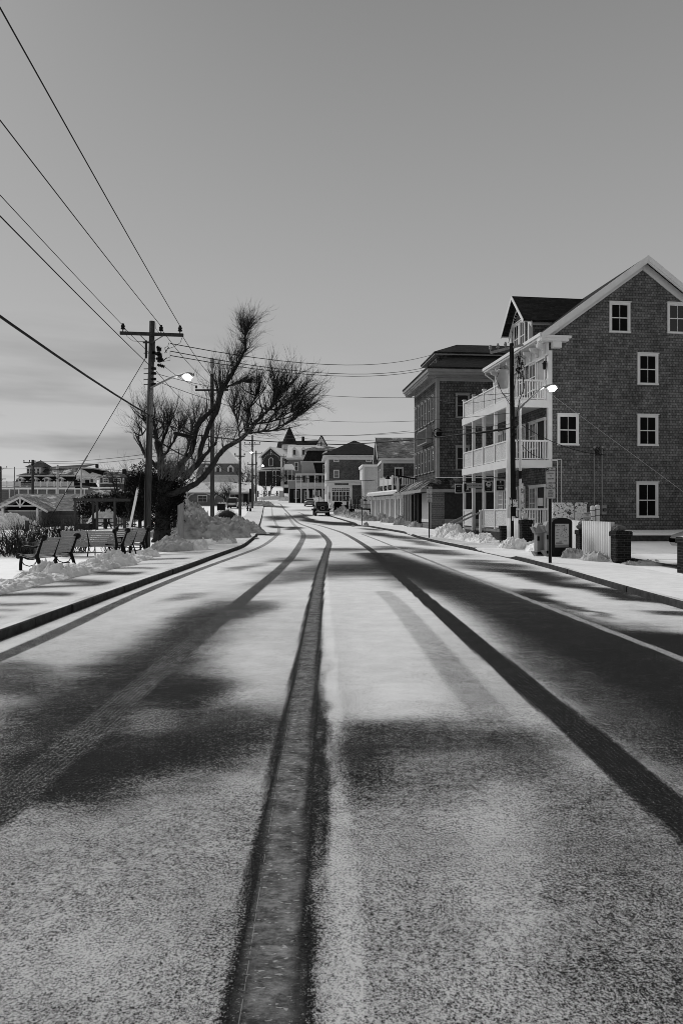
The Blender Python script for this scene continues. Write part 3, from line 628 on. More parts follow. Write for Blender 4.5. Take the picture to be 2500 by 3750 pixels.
    for z in (.72, 4.1, 7.08):
        for a, b in zip(ys_[:-1], ys_[1:]):
            if z < 1 and a == 3.6: b = 3.9
            m = MB(); m.box(PX_ + .0, PX_ + .025, a + .09, b - .09, z + .16, z + .96); r = m.build('railing_panel', BOARDW, t)
            MB().box(PX_ - .03, PX_ + .06, a + .08, b - .08, z + .965, z + 1.03).box(PX_ - .015, PX_ + .045, a + .08, b - .08, z + .09, z + .155).build('rail_cap', WHITE, r)
        m = MB(); m.box(PX_ + .2, -.13 if z > 7 else -.04, -.02, .05, z + .97, z + 1.06); m.box(PX_ + .2, -.13 if z > 7 else -.04, -.01, .04, z + .1, z + .16); x = PX_ + .3
        while x < -.15: m.box(x, x + .045, -.005, .035, z + .16, z + .97); x += .135
        if z > 1 or True: m.build('railing', WHITE, t)
    MB().box(PX_ + .02, -.04, .1, PL, -.3, .57).build('porch_skirt', WOODD, t)
    # steps from the street
    m = MB()
    for k in range(4): m.box(PX_ - .02 - .3 * (k + 1), PX_ - .02 - .3 * k, 4.0, 5.3, -.1, .55 - .15 * k)
    m.build('steps', WOODD, t)
    for y in (3.95, 5.3):
        r = MB().beam((PX_, y, 1.62), (PX_ - 1.45, y, .95), .07, .09).build('handrail', GREYM, t)
        MB().box(PX_ - 1.4, PX_ - 1.28, y - .06, y + .06, -.2, .95).build('newel_post', WHITE, r); MB().box(PX_ - .12, PX_ - .0, y - .06, y + .06, .3, 1.72).build('newel_post', WHITE, r)
    # downpipe, conduits, wall lantern, plaque
    m = MB(); 
    for px, x1 in ((2038, 1687), (2053, 1683)):
        u, z = q.hit(px, x1, 'y'); m.tube([(u, -.05, z), (u, -.05, .9)], .022, 6); m.tube([(u, -.05, z), (.1, -.05, z)], .022, 6)
    m.build('conduit', WHITE2, t)
    m = MB()
    for px, pa, pb in ((2171, 1640, 1850), (2200, 1640, 1850)):
        u, z = q.hit(px, pa, 'y'); _, zb = q.hit(px, pb, 'y'); m.tube([(u, -.07, z), (u, -.07, zb)], .028, 6); m.cb((u, -.08, z + .03), (.05, .05, .06))
        for j in range(4): m.cb((u, -.05, z - .6 - j * .55), (.045, .03, .015))
    m.build('conduit', GREYM, t)
    u, z = q.hit(2186, 1650, 'y'); m = MB(); rg = random.Random(4)
    for k in range(12):
        a = Vector((u + rg.uniform(-.25, .2), -.1, z + rg.uniform(-.15, .2))); m.tube([a, a + Vector((rg.uniform(-.15, .15), -.08, -.18)), a + Vector((rg.uniform(-.2, .25), -.02, rg.uniform(-.2, .1)))], .012, 4)
    m.build('service_wiring', WIREM, t)
    m = MB(FR); m.box(.12, .14, 0, .12, 9.05, 9.09); m.lathe([(.03, .3), (.13, .18), (.1, .17), (.08, -.08), (.05, -.12)], (.13, .16, 8.8), 6); m.build('wall_lantern', BLACKP, t)
    MB(FR).disc((1.42, .03, 2.55), .17, (0, 1, 0), .03).build('oval_plaque', SIGNW, t)
    u, z = q.hit(2022, 1830, 'y'); MB().box(-.55, -.3, -.04, .0, 1.9, 2.3).build('notice_box', SIGNW, t)
    # meter box beside the bollards
    u0, z1 = q.hit(2195, 1850, 'y'); u1, z0 = q.hit(2212, 1884, 'y'); m = MB().box(u0, u1, -.2, -.001, z0, z1); bx = m.build('meter_box', GREYM, t); MB().disc(((u0 + u1) / 2, -.25, (z0 + z1) / 2), .09, (0, 1, 0), .1).build('meter_dial', GLASS, bx)
    m = MB(); m.box(PX_ - .02, PX_ + .05, -.08, -.07, 0, .01); m.tube([(PX_ + .02, -.14, 9.9 - .0), (PX_ + .02, -.14, -.1)], .01, 4)
    # drainpipe at the far end of the gutter
    m = MB(); m.tube([(-.55, Ln + .3, ze - .08), (-.5, Ln + .3, ze - .35), (-.1, Ln + .05, ze - .75), (-.06, Ln + .05, 4.2)], .05, 7); m.build('downpipe', WHITE, t)
inn()

# ============================================================ the tall brown block beyond it
def block():
    loc = (6.95, 50, 0); rot = 5.5; t = thing('shingled_block', 'tall dark shingled three-storey block with deep eaves and a rooftop monitor, behind the balconied inn', 'building', loc, rot)
    q = W2L(loc, rot); W, Ln = 14, 7.9; G = ((0, 0), (1, 0), (0, -1)); FR = ((0, 0), (0, 1), (-1, 0))
    MB().box(0, W, 0, Ln, -.2, 11.5).build('wall', SHG2, t)
    MB().box(-.03, .22, -.04, 0, 4.1, 11.2).box(-.04, 0, -.038, .22, 4.1, 11.2).build('corner_board', TRIMG, t); MB().box(-.04, 0, Ln - .2, Ln, 4.1, 11.2).build('corner_board', TRIMG, t); MB().box(-.04, W, -.045, -.0, 11.2, 11.44).box(-.045, 0, -.04, Ln, 11.2, 11.44).build('frieze', TRIMG, t)
    m = MB(); m.box(-.85, W + .5, -.85, Ln + .85, 11.72, 12.04); m.box(-.75, W + .4, -.75, Ln + .75, 11.58, 11.719); m.box(-.2, W, -.2, Ln + .2, 11.45, 11.579)
    y = -.2
    while y < Ln + .2: m.box(-.72, -.2, y, y + .12, 11.36, 11.578); y += .36
    m.build('cornice', TRIMG, t)
    hip(-.9, W + .55, -.9, Ln + .9, 12.06, 14.6, 4.4).build('roof', ROOFD, t)
    m = MB().box(.6, 9.5, 2.0, 6.1, 12.3, 13.55).build('monitor', SHG2, t)
    MB().box(.25, 9.8, 1.65, 6.45, 13.52, 13.72).build('monitor_cornice', TRIMG, m); hip(.2, 9.85, 1.6, 6.5, 13.74, 14.9, 2.4).build('monitor_roof', ROOFD, m)
    F2 = ((.6, 0), (0, 1), (-1, 0))
    for y in (2.4, 3.2, 4.0, 4.8): window(m, F2, y, y + .6, 12.75, 13.4, cas=TRIMG, cw=.07, head=False, kind=1)
    # street windows, two rows of six
    for k in range(6):
        y = .55 + k * 1.24
        for z0, z1 in ((8.35, 10.35), (4.6, 6.5)): window(t, FR, y, y + .82, z0, z1, cas=TRIMG, kind=1, proud=.07)
    for a, b, c, d in [(1666, 1439, 1720, 1531), (1666, 1631, 1719, 1723)]:
        u0, z1 = q.hit(a, b, 'y'); u1, _ = q.hit(c, b, 'y'); _, z0 = q.hit(c, d, 'y'); window(t, G, u0, u1, z0, z1, cas=TRIMG, kind=1, cw=.14)
    # blank signboard on the street side and a round lamp at the corner
    y0, z1 = q.hit(1563, 1576, 'x', -.35); y1, z0 = q.hit(1523, 1612, 'x', -.35)
    sb = MB(FR).box(1.6, 4.9, .0, .4, 6.85, 8.0).build('signboard', TRIMG, t); MB(FR).box(1.7, 4.8, .4, .42, 6.95, 7.9).build('sign_face', WOODD, sb)
    m = MB(); m.disc((.0, -.3, 7.35), .34, (0, 1, 0), .05, 20, .27); m.disc((.12, -.12, 7.35), .2, (0, 1, 0), .22); m.build('round_lamp', IRON, t)
    # ground floor and pent roof round it
    MB().add([(-1.35, Ln + 2.6, 3.25), (-1.35, -1.0, 3.25), (W, -1.0, 3.25), (W, 0, 4.08), (0, 0, 4.08), (0, Ln + 2.6, 4.08)],
             [(0, 1, 4, 5), (1, 2, 3, 4), (5, 4, 3, 2, 1, 0)]).build('pent_roof', BR('pent_shingle', .04, .09, .01, .25, .13, snow=.55), t)
    m = MB(); m.box(-1.38, -1.25, -1.02, Ln + 2.6, 3.02, 3.24); m.box(-1.25, W, -1.02, -.9, 3.02, 3.24); m.build('pent_fascia', TRIMG, t)
    m = MB(); m.box(-.04, W, -.06, 0, 4.1, 4.16); m.build('flashing', SNOW, t)
    MB().box(-.6, W - .5, -.35, 0, -.2, 3.05).box(-.6, -.001, .0, Ln + 2.4, -.2, 3.05).build('shop_floor', CLAPG, t)
    # boarded shop window facing the camera
    m = MB(); m.box(.5, 4.9, -.4, -.351, 1.1, 3.0); m.build('shutter', WOODD, t); MB().box(.5, 4.9, -.42, -.351, .78, 1.09).build('sill_band', TRIMG, t)
    m = MB(); m.box(-.64, -.46, -.4, -.351, -.1, 3.02); m.build('corner_post', TRIMG, t)
    F3 = ((-.6, -.35), (0, 1), (-1, 0))
    m = MB(F3); m.box(.12, 2.5, 0, .04, 1.1, 3.0); m.build('boarded_window', GREYL, t); MB(F3).box(.1, 2.5, 0, .06, .85, 1.095).build('sill_band', WHITE2, t)
    m = MB(F3); m.box(2.7, 3.6, 0, .25, -.1, 3.0); m.build('doorway', BLACKP, t)
    MB(F3).box(3.9, 6.6, 0, .6, .9, 2.95).build('bay_glass', GLASS, t); MB(F3).box(3.85, 6.65, 0, .62, -.1, .9).build('bay_base', CLAPG, t)
    m = MB(F3)
    for k in range(5): y = 3.9 + k * .66; m.box(y - .05, y + .05, .6, .68, .9, 2.98)
    for k in range(3): x = .02 + k * .27; m.box(3.83, 3.9, x, x + .07, .9, 2.98)
    m.build('bay_mullion', TRIMG, t)
    F4 = F3; MB(F4).box(7.2, 8.2, 0, .05, .1, 2.7).build('door', GLASS, t)
    m = MB(F4); m.box(7.05, 7.2, 0, .08, .1, 2.85); m.box(8.2, 8.35, 0, .08, .1, 2.85); m.box(7.2, 8.2, 0, .08, 2.7, 2.85); m.box(7.2, 8.2, .05, .07, 1.1, 1.18); m.build('door_frame', WHITE, t)
block()

# ============================================================ shop with balcony
def shop():
    loc = (6.3, 66, 0); rot = 12.5; t = thing('balcony_shop', 'white glazed shopfront under a snowy flat roof with a railed balcony and shingled upper house', 'building', loc, rot)
    q = W2L(loc, rot); FR = ((0, 0), (0, 1), (-1, 0)); L_ = 13.5
    MB().box(.35, 8, 0, L_, .2, 3.55).build('wall', CLAP, t)
    m = MB()
    for k in range(8):
        y = .1 + k * 1.87; m.box(-.02, .35, y - .12, y + .12, .2, 3.3)
    m.box(.05, .35, 0, L_, .2, 1.0); m.box(.05, .35, 0, L_, 2.95, 3.3)
    for k in range(7):
        for j in (1, 2): y = .1 + (k + j / 3) * 1.87; m.box(.1, .2, y - .05, y + .05, 1.0, 2.95)
    m.build('shopfront_frame', WHITE, t)
    MB().box(.22, .34, .1, L_, 1.0, 2.95).build('shop_glass', CURTAIN, t)
    MB().box(-.45, 8, -.3, L_ + .3, 3.42, 3.7).build('fascia', WHITE, t)
    sn = MB(); sn.box(-.35, 8, -.2, L_ + .2, 3.7, 3.84); sn.build('roof_snow', SNOW, t)
    an = R(-12.0); U = (math.cos(an), math.sin(an)); V = (-math.sin(an), math.cos(an)); H = ((1.45, 14.0), U, V)
    MB(H).box(0, 10, 0, 8, .2, 8.0).prism([(0, 8.0), (8, 8.0), (4, 10.4)], 0, 10, 'x').build('upper_house', SHG3, t)
    m = MB(H); m.slab([(-.5, -.4, 7.95), (10.5, -.4, 7.95), (10.5, 4, 10.75), (-.5, 4, 10.75)], .12); m.slab([(-.5, 8.4, 7.95), (10.5, 8.4, 7.95), (10.5, 4, 10.75), (-.5, 4, 10.75)], .12); m.build('roof', ROOFL, t)
    m = MB(H); m.beam((-.53, -.4, 7.85), (-.53, 4, 10.65), .06, .3); m.beam((-.53, 8.4, 7.85), (-.53, 4, 10.65), .06, .3)
    m.box(-.4, 10, -.5, -.02, 7.68, 7.86); m.box(-.03, 10, -.05, 0, 7.3, 7.68); m.box(-.05, .0, 0, 8, 7.4, 7.7); m.build('eaves_trim', WHITE, t)
    MB(H).box(-.04, .18, -.06, 0, 4.4, 7.3).build('corner_board', WHITE, t); MB(H).box(4.4, 4.65, -.06, 0, 4.4, 7.3).build('corner_board', WHITE, t)
    G = ((1.45, 14.0), U, (-V[0], -V[1]))
    for u in (1.5, 5.6): window(t, G, u, u + 1.05, 4.6, 6.85)
    F2 = ((1.45, 14.0), V, (-U[0], -U[1]))
    for y in (1.2, 4, 6.4): window(t, F2, y, y + .95, 4.7, 6.7)
    hx, hy = 1.45, 14.0
    bx, by = 1.2, 8.9; m = MB(); m.box(bx, 9, by, hy, 4.2, 4.45); m.build('balcony_deck', WOODD, t)
    m = MB()
    m.box(bx, 9, by, by + .08, 5.4, 5.5); m.box(bx, 9, by, by + .06, 4.55, 4.62); x = bx + .1
    while x < 9: m.box(x, x + .06, by + .01, by + .05, 4.6, 5.4); x += .2
    m.box(bx, bx + .08, by, hy, 5.4, 5.5); m.box(bx + .02, bx + .05, by, hy, 4.6, 5.4)
    for x in (bx, bx + 2.6, bx + 5.2): m.box(x - .03, x + .14, by - .03, by + .14, 3.8, 5.65)
    for y in (by + 1.7, by + 3.4): m.box(bx - .03, bx + .14, y, y + .17, 3.8, 5.65)
    m.build('balcony_railing', WHITE2, t)
shop()
# round hanging sign on its bracket
o = thing('hanging_sign', 'round shop sign hung edge-on from an iron bracket above the shingled corner pent roof', 'sign', (4.75, 57.3, 0))
MB().disc((0, 0, 3.9), .62, (1, .12, 0), .12, 20).build('sign_board', GREYP, o); MB().disc((.05, 0, 3.9), .66, (1, .12, 0), .06, 20, .6).build('sign_rim', IRON, o)
MB().beam((-.1, 0, 4.65), (2.0, -.4, 4.25), .08, .12).tube([(0, 0, 4.6), (0, 0, 4.2)], .03, 5).build('bracket', IRON, o)
o = MB().tube([(4.05, 60, 4.7), (4.05, 60, 5.1), (4.6, 60, 5.15), (4.6, 60, 5.0)], .03, 5).lathe([(.25, -.1), (.12, .15), (.04, .2)], (4.05, 60, 4.6), 10).build('gooseneck_lamp', IRON)
tag(o, 'small black gooseneck lamp over the round hanging sign', 'lamp')

# ============================================================ hip-roofed house and the sweet shop
def house_d():
    loc = (-2.65, 125, 0); rot = 3; t = thing('hip_roofed_house', 'two-storey shingled house with dark hipped roof and white eaves behind the sweet shop', 'building', loc, rot)
    W, Ln = 11, 12; G = ((0, 0), (1, 0), (0, -1)); FR = ((0, 0), (0, 1), (-1, 0)); q = W2L(loc, rot)
    MB().box(0, W, 0, Ln, 2.2, 12.0).build('wall', SHG3, t)
    m = MB(); m.box(-.7, W + .5, -.7, Ln + .7, 11.75, 12.1); m.box(-.05, W, -.06, 0, 11.2, 11.75); m.box(-.05, .35, -.07, 0, 3, 11.2); m.box(-.07, 0, -.05, Ln, 3, 11.7); m.build('trim', WHITE, t)
    hip(-.8, W + .6, -.8, Ln + .8, 12.12, 15.3, 6.1).build('roof', ROOFD, t)
    for a, b, c, d in [(1220, 1664.5, 1241, 1692), (1339, 1664.5, 1360, 1692), (1220, 1720.5, 1241.5, 1751)]:
        u0, z1 = q.hit(a, b, 'y'); u1, _ = q.hit(c, b, 'y'); _, z0 = q.hit(c, d, 'y'); z1 = min(z1, 11.68); window(t, G, u0, u1, z0, z1, cw=.15, glass=CURTAIN, proud=.12)
    for y in (1.5, 5, 8.5):
        for z in (5, 9): window(t, ((-.07, 0), (0, 1), (-1, 0)), y, y + 1, z, z + 1.5, cw=.15)
    MB().box(5.9, 7.3, -.04, .0, 8.1, 10.1).build('loading_door', DARK, t)
house_d()
def taffy():
    loc = (-2.0, 112, 0); t = thing('sweet_shop', 'small white shop with a tall many-paned window and a dark name board', 'building', loc, 2)
    G = ((0, 0), (1, 0), (0, -1))
    MB().box(0, 5.6, 0, 6, 2.4, 6.5).build('wall', SHG3, t)
    m = MB(); m.box(-.12, .45, -.1, 0, 2.6, 6.0); m.box(3.3, 3.75, -.1, 0, 2.6, 6.0); m.box(.45, 3.3, -.09, 0, 5.5, 6.0); m.box(.45, 3.3, -.08, 0, 2.6, 3.4); m.box(-.35, 5.7, -.4, .1, 6.0, 6.35); m.box(-.6, 5.75, -.6, 6, 6.4, 6.75); m.box(-.15, 0, 0, 6, 2.4, 6.0); m.build('shopfront', WHITE, t)
    MB().box(.45, 3.3, -.03, .0, 3.4, 5.5).build('shop_glass', GLASS, t)
    m = MB(); m.box(.45, 3.3, -.07, -.03, 4.95, 5.05)
    for k in range(11): x = .45 + k * .285; m.box(x - .03, x + .03, -.065, -.03, 5.05, 5.5)
    m.box(.45, 3.3, -.06, -.03, 5.25, 5.3); m.box(.45, 3.3, -.07, -.03, 4.2, 4.28)
    for k in range(6): x = .45 + k * .57; m.box(x - .05, x + .05, -.066, -.03, 3.4, 4.95)
    m.build('glazing_bars', WHITE, t)
    MB().box(-.55, 5.7, -.55, 5.9, 6.752, 6.84).build('roof_snow', SNOW, t)
    s = MB().box(.9, 3.1, -.46, -.401, 6.04, 6.3).build('name_board', BLACKP, t); text('SALT WATER TAFFY', .21, s, (2.0, -.47, 6.17), mat=SIGNW)
taffy()
def clap():
    t = thing('clapboard_house', 'narrow white clapboard building between the sweet shop and the balcony shop', 'building', (3.45, 108, 0), 3); G = ((0, 0), (1, 0), (0, -1))
    MB().box(0, 7.5, 0, 7, 2, 8.7).build('wall', CLAP, t); MB().box(-.1, .25, -.08, 0, 2, 8.7).box(-.2, 7.5, -.2, 7, 8.7, 8.95).build('trim', WHITE, t)
    MB().box(-.22, 7.5, -.22, 7, 8.952, 9.1).build('roof_snow', SNOW, t)
    window(t, G, 1.8, 2.7, 3.3, 4.9); MB().tube([(.45, -.12, 8.6), (.45, -.12, 2.2)], .05, 5).build('downpipe', WHITE2, t)
clap()

# ============================================================ mansard house, low shop, church, hotel behind
def mansard():
    t = thing('mansard_house', 'dark mansard-roofed house with white porches beside the street bend', 'building', (-8.4, 150, 0), 2); G = ((0, 0), (1, 0), (0, -1)); W = 9
    MB().box(0, W, 0, 9, 3.5, 12.6).build('wall', CLAPD, t)
    m = MB(); frus(m, (-.1, W, -.1, 9, 12.7), (.9, W - .9, .9, 8, 15.2)); m.build('mansard_roof', ROOFD, t)
    m = MB(); m.box(-.6, W + .2, -.6, 9, 12.45, 12.75); m.box(.4, W - .4, .4, 8.4, 15.2, 15.5); m.build('cornice', WHITE2, t); hip(.3, W - .3, .3, 8.5, 15.5, 16.6, 3.5).build('roof', ROOFM, t)
    dm = MB().prism([(4.2, 12.95), (5.9, 12.95), (5.9, 14.5), (5.05, 15.1), (4.2, 14.5)], -.05, 1.2).build('dormer', WHITE, t)
    MB().box(4.55, 5.55, -.1, -.05, 13.1, 14.5).build('pane', GLASS, dm)
    # porch storeys
    m = MB(); m.box(-1.6, W, -2.6, 0, 9.6, 9.95); m.box(-1.6, W, -2.6, 0, 6.7, 7.0); m.build('porch_floor', WHITE2, t)
    m = MB()
    for x in (-1.5, -.4, 1, 2.6, 4.2, 5.8, 7.4): m.box(x - .14, x + .14, -2.6, -2.3, 3.6, 6.7); m.box(x - .1, x + .1, -2.6, -2.4, 7.0, 9.6)
    m.build('porch_post', WHITE, t)
    m = MB(); m.box(-1.5, W, -2.58, -2.5, 7.05, 7.95)
    m.build('railing', WHITE2, t)
    for x in (.4, 2.4, 4.6, 6.6): window(t, G, x, x + 1, 7.4, 9.4, cw=.14)
    for x in (.2, 2.1, 4.4, 6.4): window(t, G, x, x + 1.1, 4.3, 6.3, cw=.14)
    window(t, G, 4.3, 5.1, 10.3, 12.1, cw=.14); window(t, G, 5.4, 6.2, 10.3, 12.1, cw=.14)
    MB().prism([(-.3, 10.0), (2.8, 10.0), (2.2, 12.4), (-.3, 12.4)], -1.5, -.0).build('bay', GREYL, t)
mansard()
def lowshop():
    t = thing('flat_shop', 'low shop with a blank pale sign band and dark open front by the parked cars', 'building', (-11.9, 156, 0), 0)
    MB().box(0, 3.4, 0, 8, 3.5, 8.4).build('wall', CLAPD, t); MB().box(-.15, 3.5, -.9, 0, 6.9, 8.6).build('sign_band', GREYL, t)
    MB().box(-.15, .1, -.9, -.5, 3.5, 6.9).box(3.2, 3.5, -.9, -.5, 3.5, 6.9).box(-.3, 3.6, -1, 8, 8.6, 8.8).build('trim', WHITE, t)
    p = MB().box(1.1, 2.2, -.08, 0, 4.6, 6.6).build('poster', GREYL, t); MB().box(1.25, 2.05, -.1, -.08, 4.8, 6.4).build('poster_print', WOODD, p)
lowshop()
def church():
    loc = (-20.0, 228, 0); t = thing('harbour_church', 'dark gabled church with arched window and cross at the head of the street', 'building', loc, -26); W = 8.0; G = ((-W, 0), (1, 0), (0, -1)); S = ((0, 0), (0, 1), (1, 0))
    MB().prism([(-W, 9.5), (0, 9.5), (0, 20.3), (-W / 2, 23.2), (-W, 20.3)], 0, 16).build('wall', BRICKC, t)
    m = MB(); sl = 3.2 / (W / 2 + .5)
    for s in (-1, 1): m.slab([(-W / 2 + s * (W / 2 + .6), -.5, 20.15), (-W / 2, -.5, 23.6), (-W / 2, 16.5, 23.6), (-W / 2 + s * (W / 2 + .6), 16.5, 20.15)], .15)
    m.build('roof', SNOW, t)
    m = MB()
    for s in (-1, 1):
        m.beam((-W / 2 + s * (W / 2 + .6), -.56, 19.95), (-W / 2, -.56, 23.4), .1, .5)
    m.box(-.35, .08, -.1, .35, 9.5, 20); m.box(-W - .08, -W + .35, -.1, 0, 9.5, 20); m.box(-W, 0, -.12, 0, 16.0, 16.6); m.box(.0, .3, 0, 16, 19.6, 20.1); m.build('trim', WHITE, t)
    m = MB(G); pts = [(W / 2 - .75, 17.2), (W / 2 + .75, 17.2)] + [(W / 2 + .75 * math.cos(a), 19.0 + .75 * math.sin(a)) for a in [math.pi * k / 10 for k in range(11)]]
    po = MB(); po.prism([(p[0] - W, p[1]) for p in pts], -.12, -.0); a = po.build('arched_window', GLASS, t)
    ring = MB(); prev = None
    for k in range(13):
        an = math.pi * k / 12; p = (-W / 2 + .85 * math.cos(an), -.15, 19.0 + .85 * math.sin(an))
        if prev: ring.beam(prev, p, .1, .16)
        prev = p
    ring.beam((-W / 2 - .85, -.15, 19), (-W / 2 - .85, -.15, 17.1), .1, .16); ring.beam((-W / 2 + .85, -.15, 19), (-W / 2 + .85, -.15, 17.1), .1, .16); ring.beam((-W / 2 - .85, -.15, 17.1), (-W / 2 + .85, -.15, 17.1), .1, .16); ring.build('window_surround', WHITE, a)
    MB().box(-W / 2 - .06, -W / 2 + .06, -.12, 0, 20.8, 22.4).box(-W / 2 - .4, -W / 2 + .4, -.12, -.001, 21.6, 21.72).build('cross', WHITE, t)
    wd = 'HARBOR CHURCH'
    for i, ch in enumerate(wd):
        if ch == ' ': continue
        an = math.pi * (.5 + (6 - i) * .062); rr = 3.6; x = -W / 2 + rr * math.cos(an); z = 17.55 + rr * math.sin(an)
        o = text(ch, .62, t, (x, -.06, z), rot=(90, 0, 0), mat=SIGNW); o.rotation_euler = (R(90), -(an - math.pi / 2), 0)
    for y in (1.2, 3.6, 6.0): window(t, S, y, y + .9, 13.4, 18.6, cw=.16, kind=1)
    MB().box(-W + .5, -.5, -2.4, 0, 9.5, 15.2).build('vestibule', CLAPD, t)
    m = MB(); 
    for x in (-W + .6, -W / 2 - .5, -W / 2 + 2.2, -.7): m.box(x - .15, x + .15, -2.6, -2.4, 9.5, 15.3)
    m.box(-W + .3, -.3, -2.6, .0, 15.2, 15.6); m.build('vestibule_trim', WHITE2, t)
    MB().lathe([(2.6, 0), (2.6, 1.6)], (-W / 2 + 1.8, 9, 23.3), 16).build('turret', WHITE2, t)
    MB().lathe([(3.1, 0), (2.4, 1.2), (.05, 6.6)], (-W / 2 + 1.8, 9, 24.9), 16).build('turret_roof', ROOFD, t)
church()
def hotel():
    t = thing('hilltop_hotel', 'long dark-roofed hotel with pale gable rising behind the church', 'building', (-24, 262, 0), -3)
    MB().box(0, 17, 0, 10, 11, 25.4).build('wall', CLAPG, t)
    m = MB(); m.slab([(-1, -.8, 25.2), (17, -.8, 25.2), (15.8, 5, 29.6), (-1, 5, 29.2)], .2); m.slab([(-1, 10.8, 25.2), (17, 10.8, 25.2), (15.8, 5, 29.6), (-1, 5, 29.2)], .2); m.build('roof', ROOFD, t)
    MB().prism([(13.6, 11), (19.4, 11), (19.4, 25.4), (16.5, 30.3), (13.6, 25.4)], -2.2, 8).build('gable_wing', CLAP, t)
    m = MB()
    for s in (-1, 1): m.slab([(16.5 + s * 3.4, -2.6, 24.9), (16.5, -2.6, 30.8), (16.5, 8, 30.8), (16.5 + s * 3.4, 8, 24.9)], .25)
    m.build('gable_roof', ROOFD, t); MB().box(8.3, 9.3, 4.5, 5.5, 28, 31).build('chimney', BRICK, t); window(t, ((0, -2.2), (1, 0), (0, -1)), 16, 17, 26.5, 28.5, cw=.2, kind=1)
    # snowy lower range with dormers
    t = thing('dormered_range', 'pale snowy-roofed range with a row of small dormers between church and mansard house', 'building', (-16.4, 210, 0), 0)
    MB().box(0, 8.5, 0, 8, 8, 18.4).build('wall', CLAPG, t)
    MB().slab([(-.4, -.5, 18.3), (8.8, -.5, 18.3), (8.8, 5, 22.6), (-.4, 5, 22.6)], .2).box(-.1, 8.5, 4.5, 8, 18.3, 22.3).build('roof', SNOW, t)
    MB().box(-.4, 8.8, -.7, -.2, 17.7, 18.25).build('fascia', WHITE2, t)
    for x in (1.2, 4.0, 6.6):
        d = MB().prism([(x, 19), (x + 1.5, 19), (x + 1.5, 20.9), (x + .75, 21.8), (x, 20.9)], -.1, 3).build('dormer', WHITE, t); MB().box(x + .35, x + 1.15, -.16, -.1, 19.2, 20.7).build('pane', GLASS, d)
    window(t, ((0, 0), (1, 0), (0, -1)), 1.9, 3.2, 14.2, 17, cw=.16); window(t, ((0, 0), (1, 0), (0, -1)), 5.2, 6.3, 14.2, 17, cw=.16)
    # little verandah at its foot
    t = thing('verandah_annex', 'small white verandah with curved snowy roof beside the church', 'building', (-16.6, 196, 0), 0)
    MB().box(0, 2.7, 0, 5, 7, 12.2).build('wall', CLAPD, t); MB().prism([(-.3, 13.9), (3, 13.9), (2.6, 15.2), (.6, 15.2)], -2, 5).build('roof', SNOW, t)
    m = MB()
    for x in (0, 1.3, 2.6): m.box(x - .08, x + .08, -1.9, -1.75, 9, 13.9)
    m.box(-.1, 2.7, -1.9, -1.8, 10.6, 10.75); m.box(-.2, 2.8, -1.95, -1.7, 13.5, 13.9); m.box(-.2, 2.8, -2, 0, 8.6, 9.4); m.build('railing', WHITE, t)
hotel()

# ============================================================ left side: low shops, mansard villa, big hotel by the harbour
def low_left():
    t = thing('low_arcade', 'long low grey building with snowy roof and white arched porch brackets left of the street', 'building', (-31.5, 125, 0), 0); G = ((0, 0), (1, 0), (0, -1))
    MB().box(0, 14.6, 0, 8, 2.6, 5.35).build('wall', CLAPG, t)
    MB().slab([(-.4, -.6, 5.25), (15, -.6, 5.25), (15, 4, 7.2), (-.4, 4, 7.2)], .15).slab([(-.4, 8.6, 5.25), (15, 8.6, 5.25), (15, 4, 7.2), (-.4, 4, 7.2)], .15).build('roof', BR('greyed_roof', .3, .42, .2, .5, .2, snow=.9), t)
    MB().box(-.4, 15, -.66, -.6, 5.0, 5.25).build('fascia', WHITE2, t)
    m = MB()
    for x in (3.4, 8.2):
        m.box(x - .12, x + .12, -.7, -.5, 2.9, 5)
        for s in (-1, 1):
            pv = None
            for k in range(6):
                a = math.pi / 2 * k / 5; p = (x + s * (.12 + 1.1 * (1 - math.cos(a))), -.6, 3.8 + 1.1 * math.sin(a))
                if pv: m.beam(pv, p, .14, .16)
                pv = p
    m.build('arch_bracket', WHITE2, t)
    window(t, G, 9.9, 10.4, 3.1, 4.9, cw=.08, kind=1); window(t, G, 11, 12.9, 3.0, 5.0, cas=WHITE2, cw=.12); window(t, G, 5.2, 7, 3.4, 4.7, cw=.1); window(t, G, .8, 2.4, 3.4, 4.7, cw=.1)
    MB().box(13.6, 14.4, -.06, 0, 2.9, 4.9).build('door', BLACKP, t)
low_left()
def villa():
    t = thing('mansard_villa', 'snow-roofed mansard villa with arched dormers seen through the bare tree', 'building', (-35, 165, 0), 4); G = ((0, 0), (1, 0), (0, -1)); W = 10.5
    MB().box(0, W, 0, 9, 3, 10.5).build('wall', CLAP, t); m = MB(); frus(m, (-.2, W + .2, -.2, 9.2, 10.6), (.8, W - .8, .8, 8, 13.3)); m.build('mansard_roof', CLAPG, t)
    m = MB(); m.box(-.5, W + .5, -.5, 9.5, 10.3, 10.6); m.box(.5, W - .5, .5, 8.4, 13.3, 13.6); m.build('cornice', WHITE2, t); hip(.4, W - .4, .4, 8.5, 13.6, 17.4, 3.2).build('roof', SNOW, t)
    for x in (1.6, 4.4, 7.4):
        d = MB().prism([(x, 10.9), (x + 1.5, 10.9), (x + 1.5, 12.4), (x + .75, 13.1), (x, 12.4)], .1, 2).build('dormer', WHITE, t); MB().box(x + .4, x + 1.1, .04, .1, 11.1, 12.4).build('pane', GLASS, d)
    for x in (1, 4, 7): window(t, G, x, x + 1.1, 7, 9, cw=.14)
    MB().box(-.6, W + 2, -2.4, 0, 6.1, 6.4).build('porch_roof', SNOW, t)
    m = MB()
    for x in (-.4, 2.2, 4.8, 7.4, 10, 12): m.box(x - .1, x + .1, -2.3, -2.1, 3, 6.1)
    m.build('porch_post', WHITE, t)
villa()
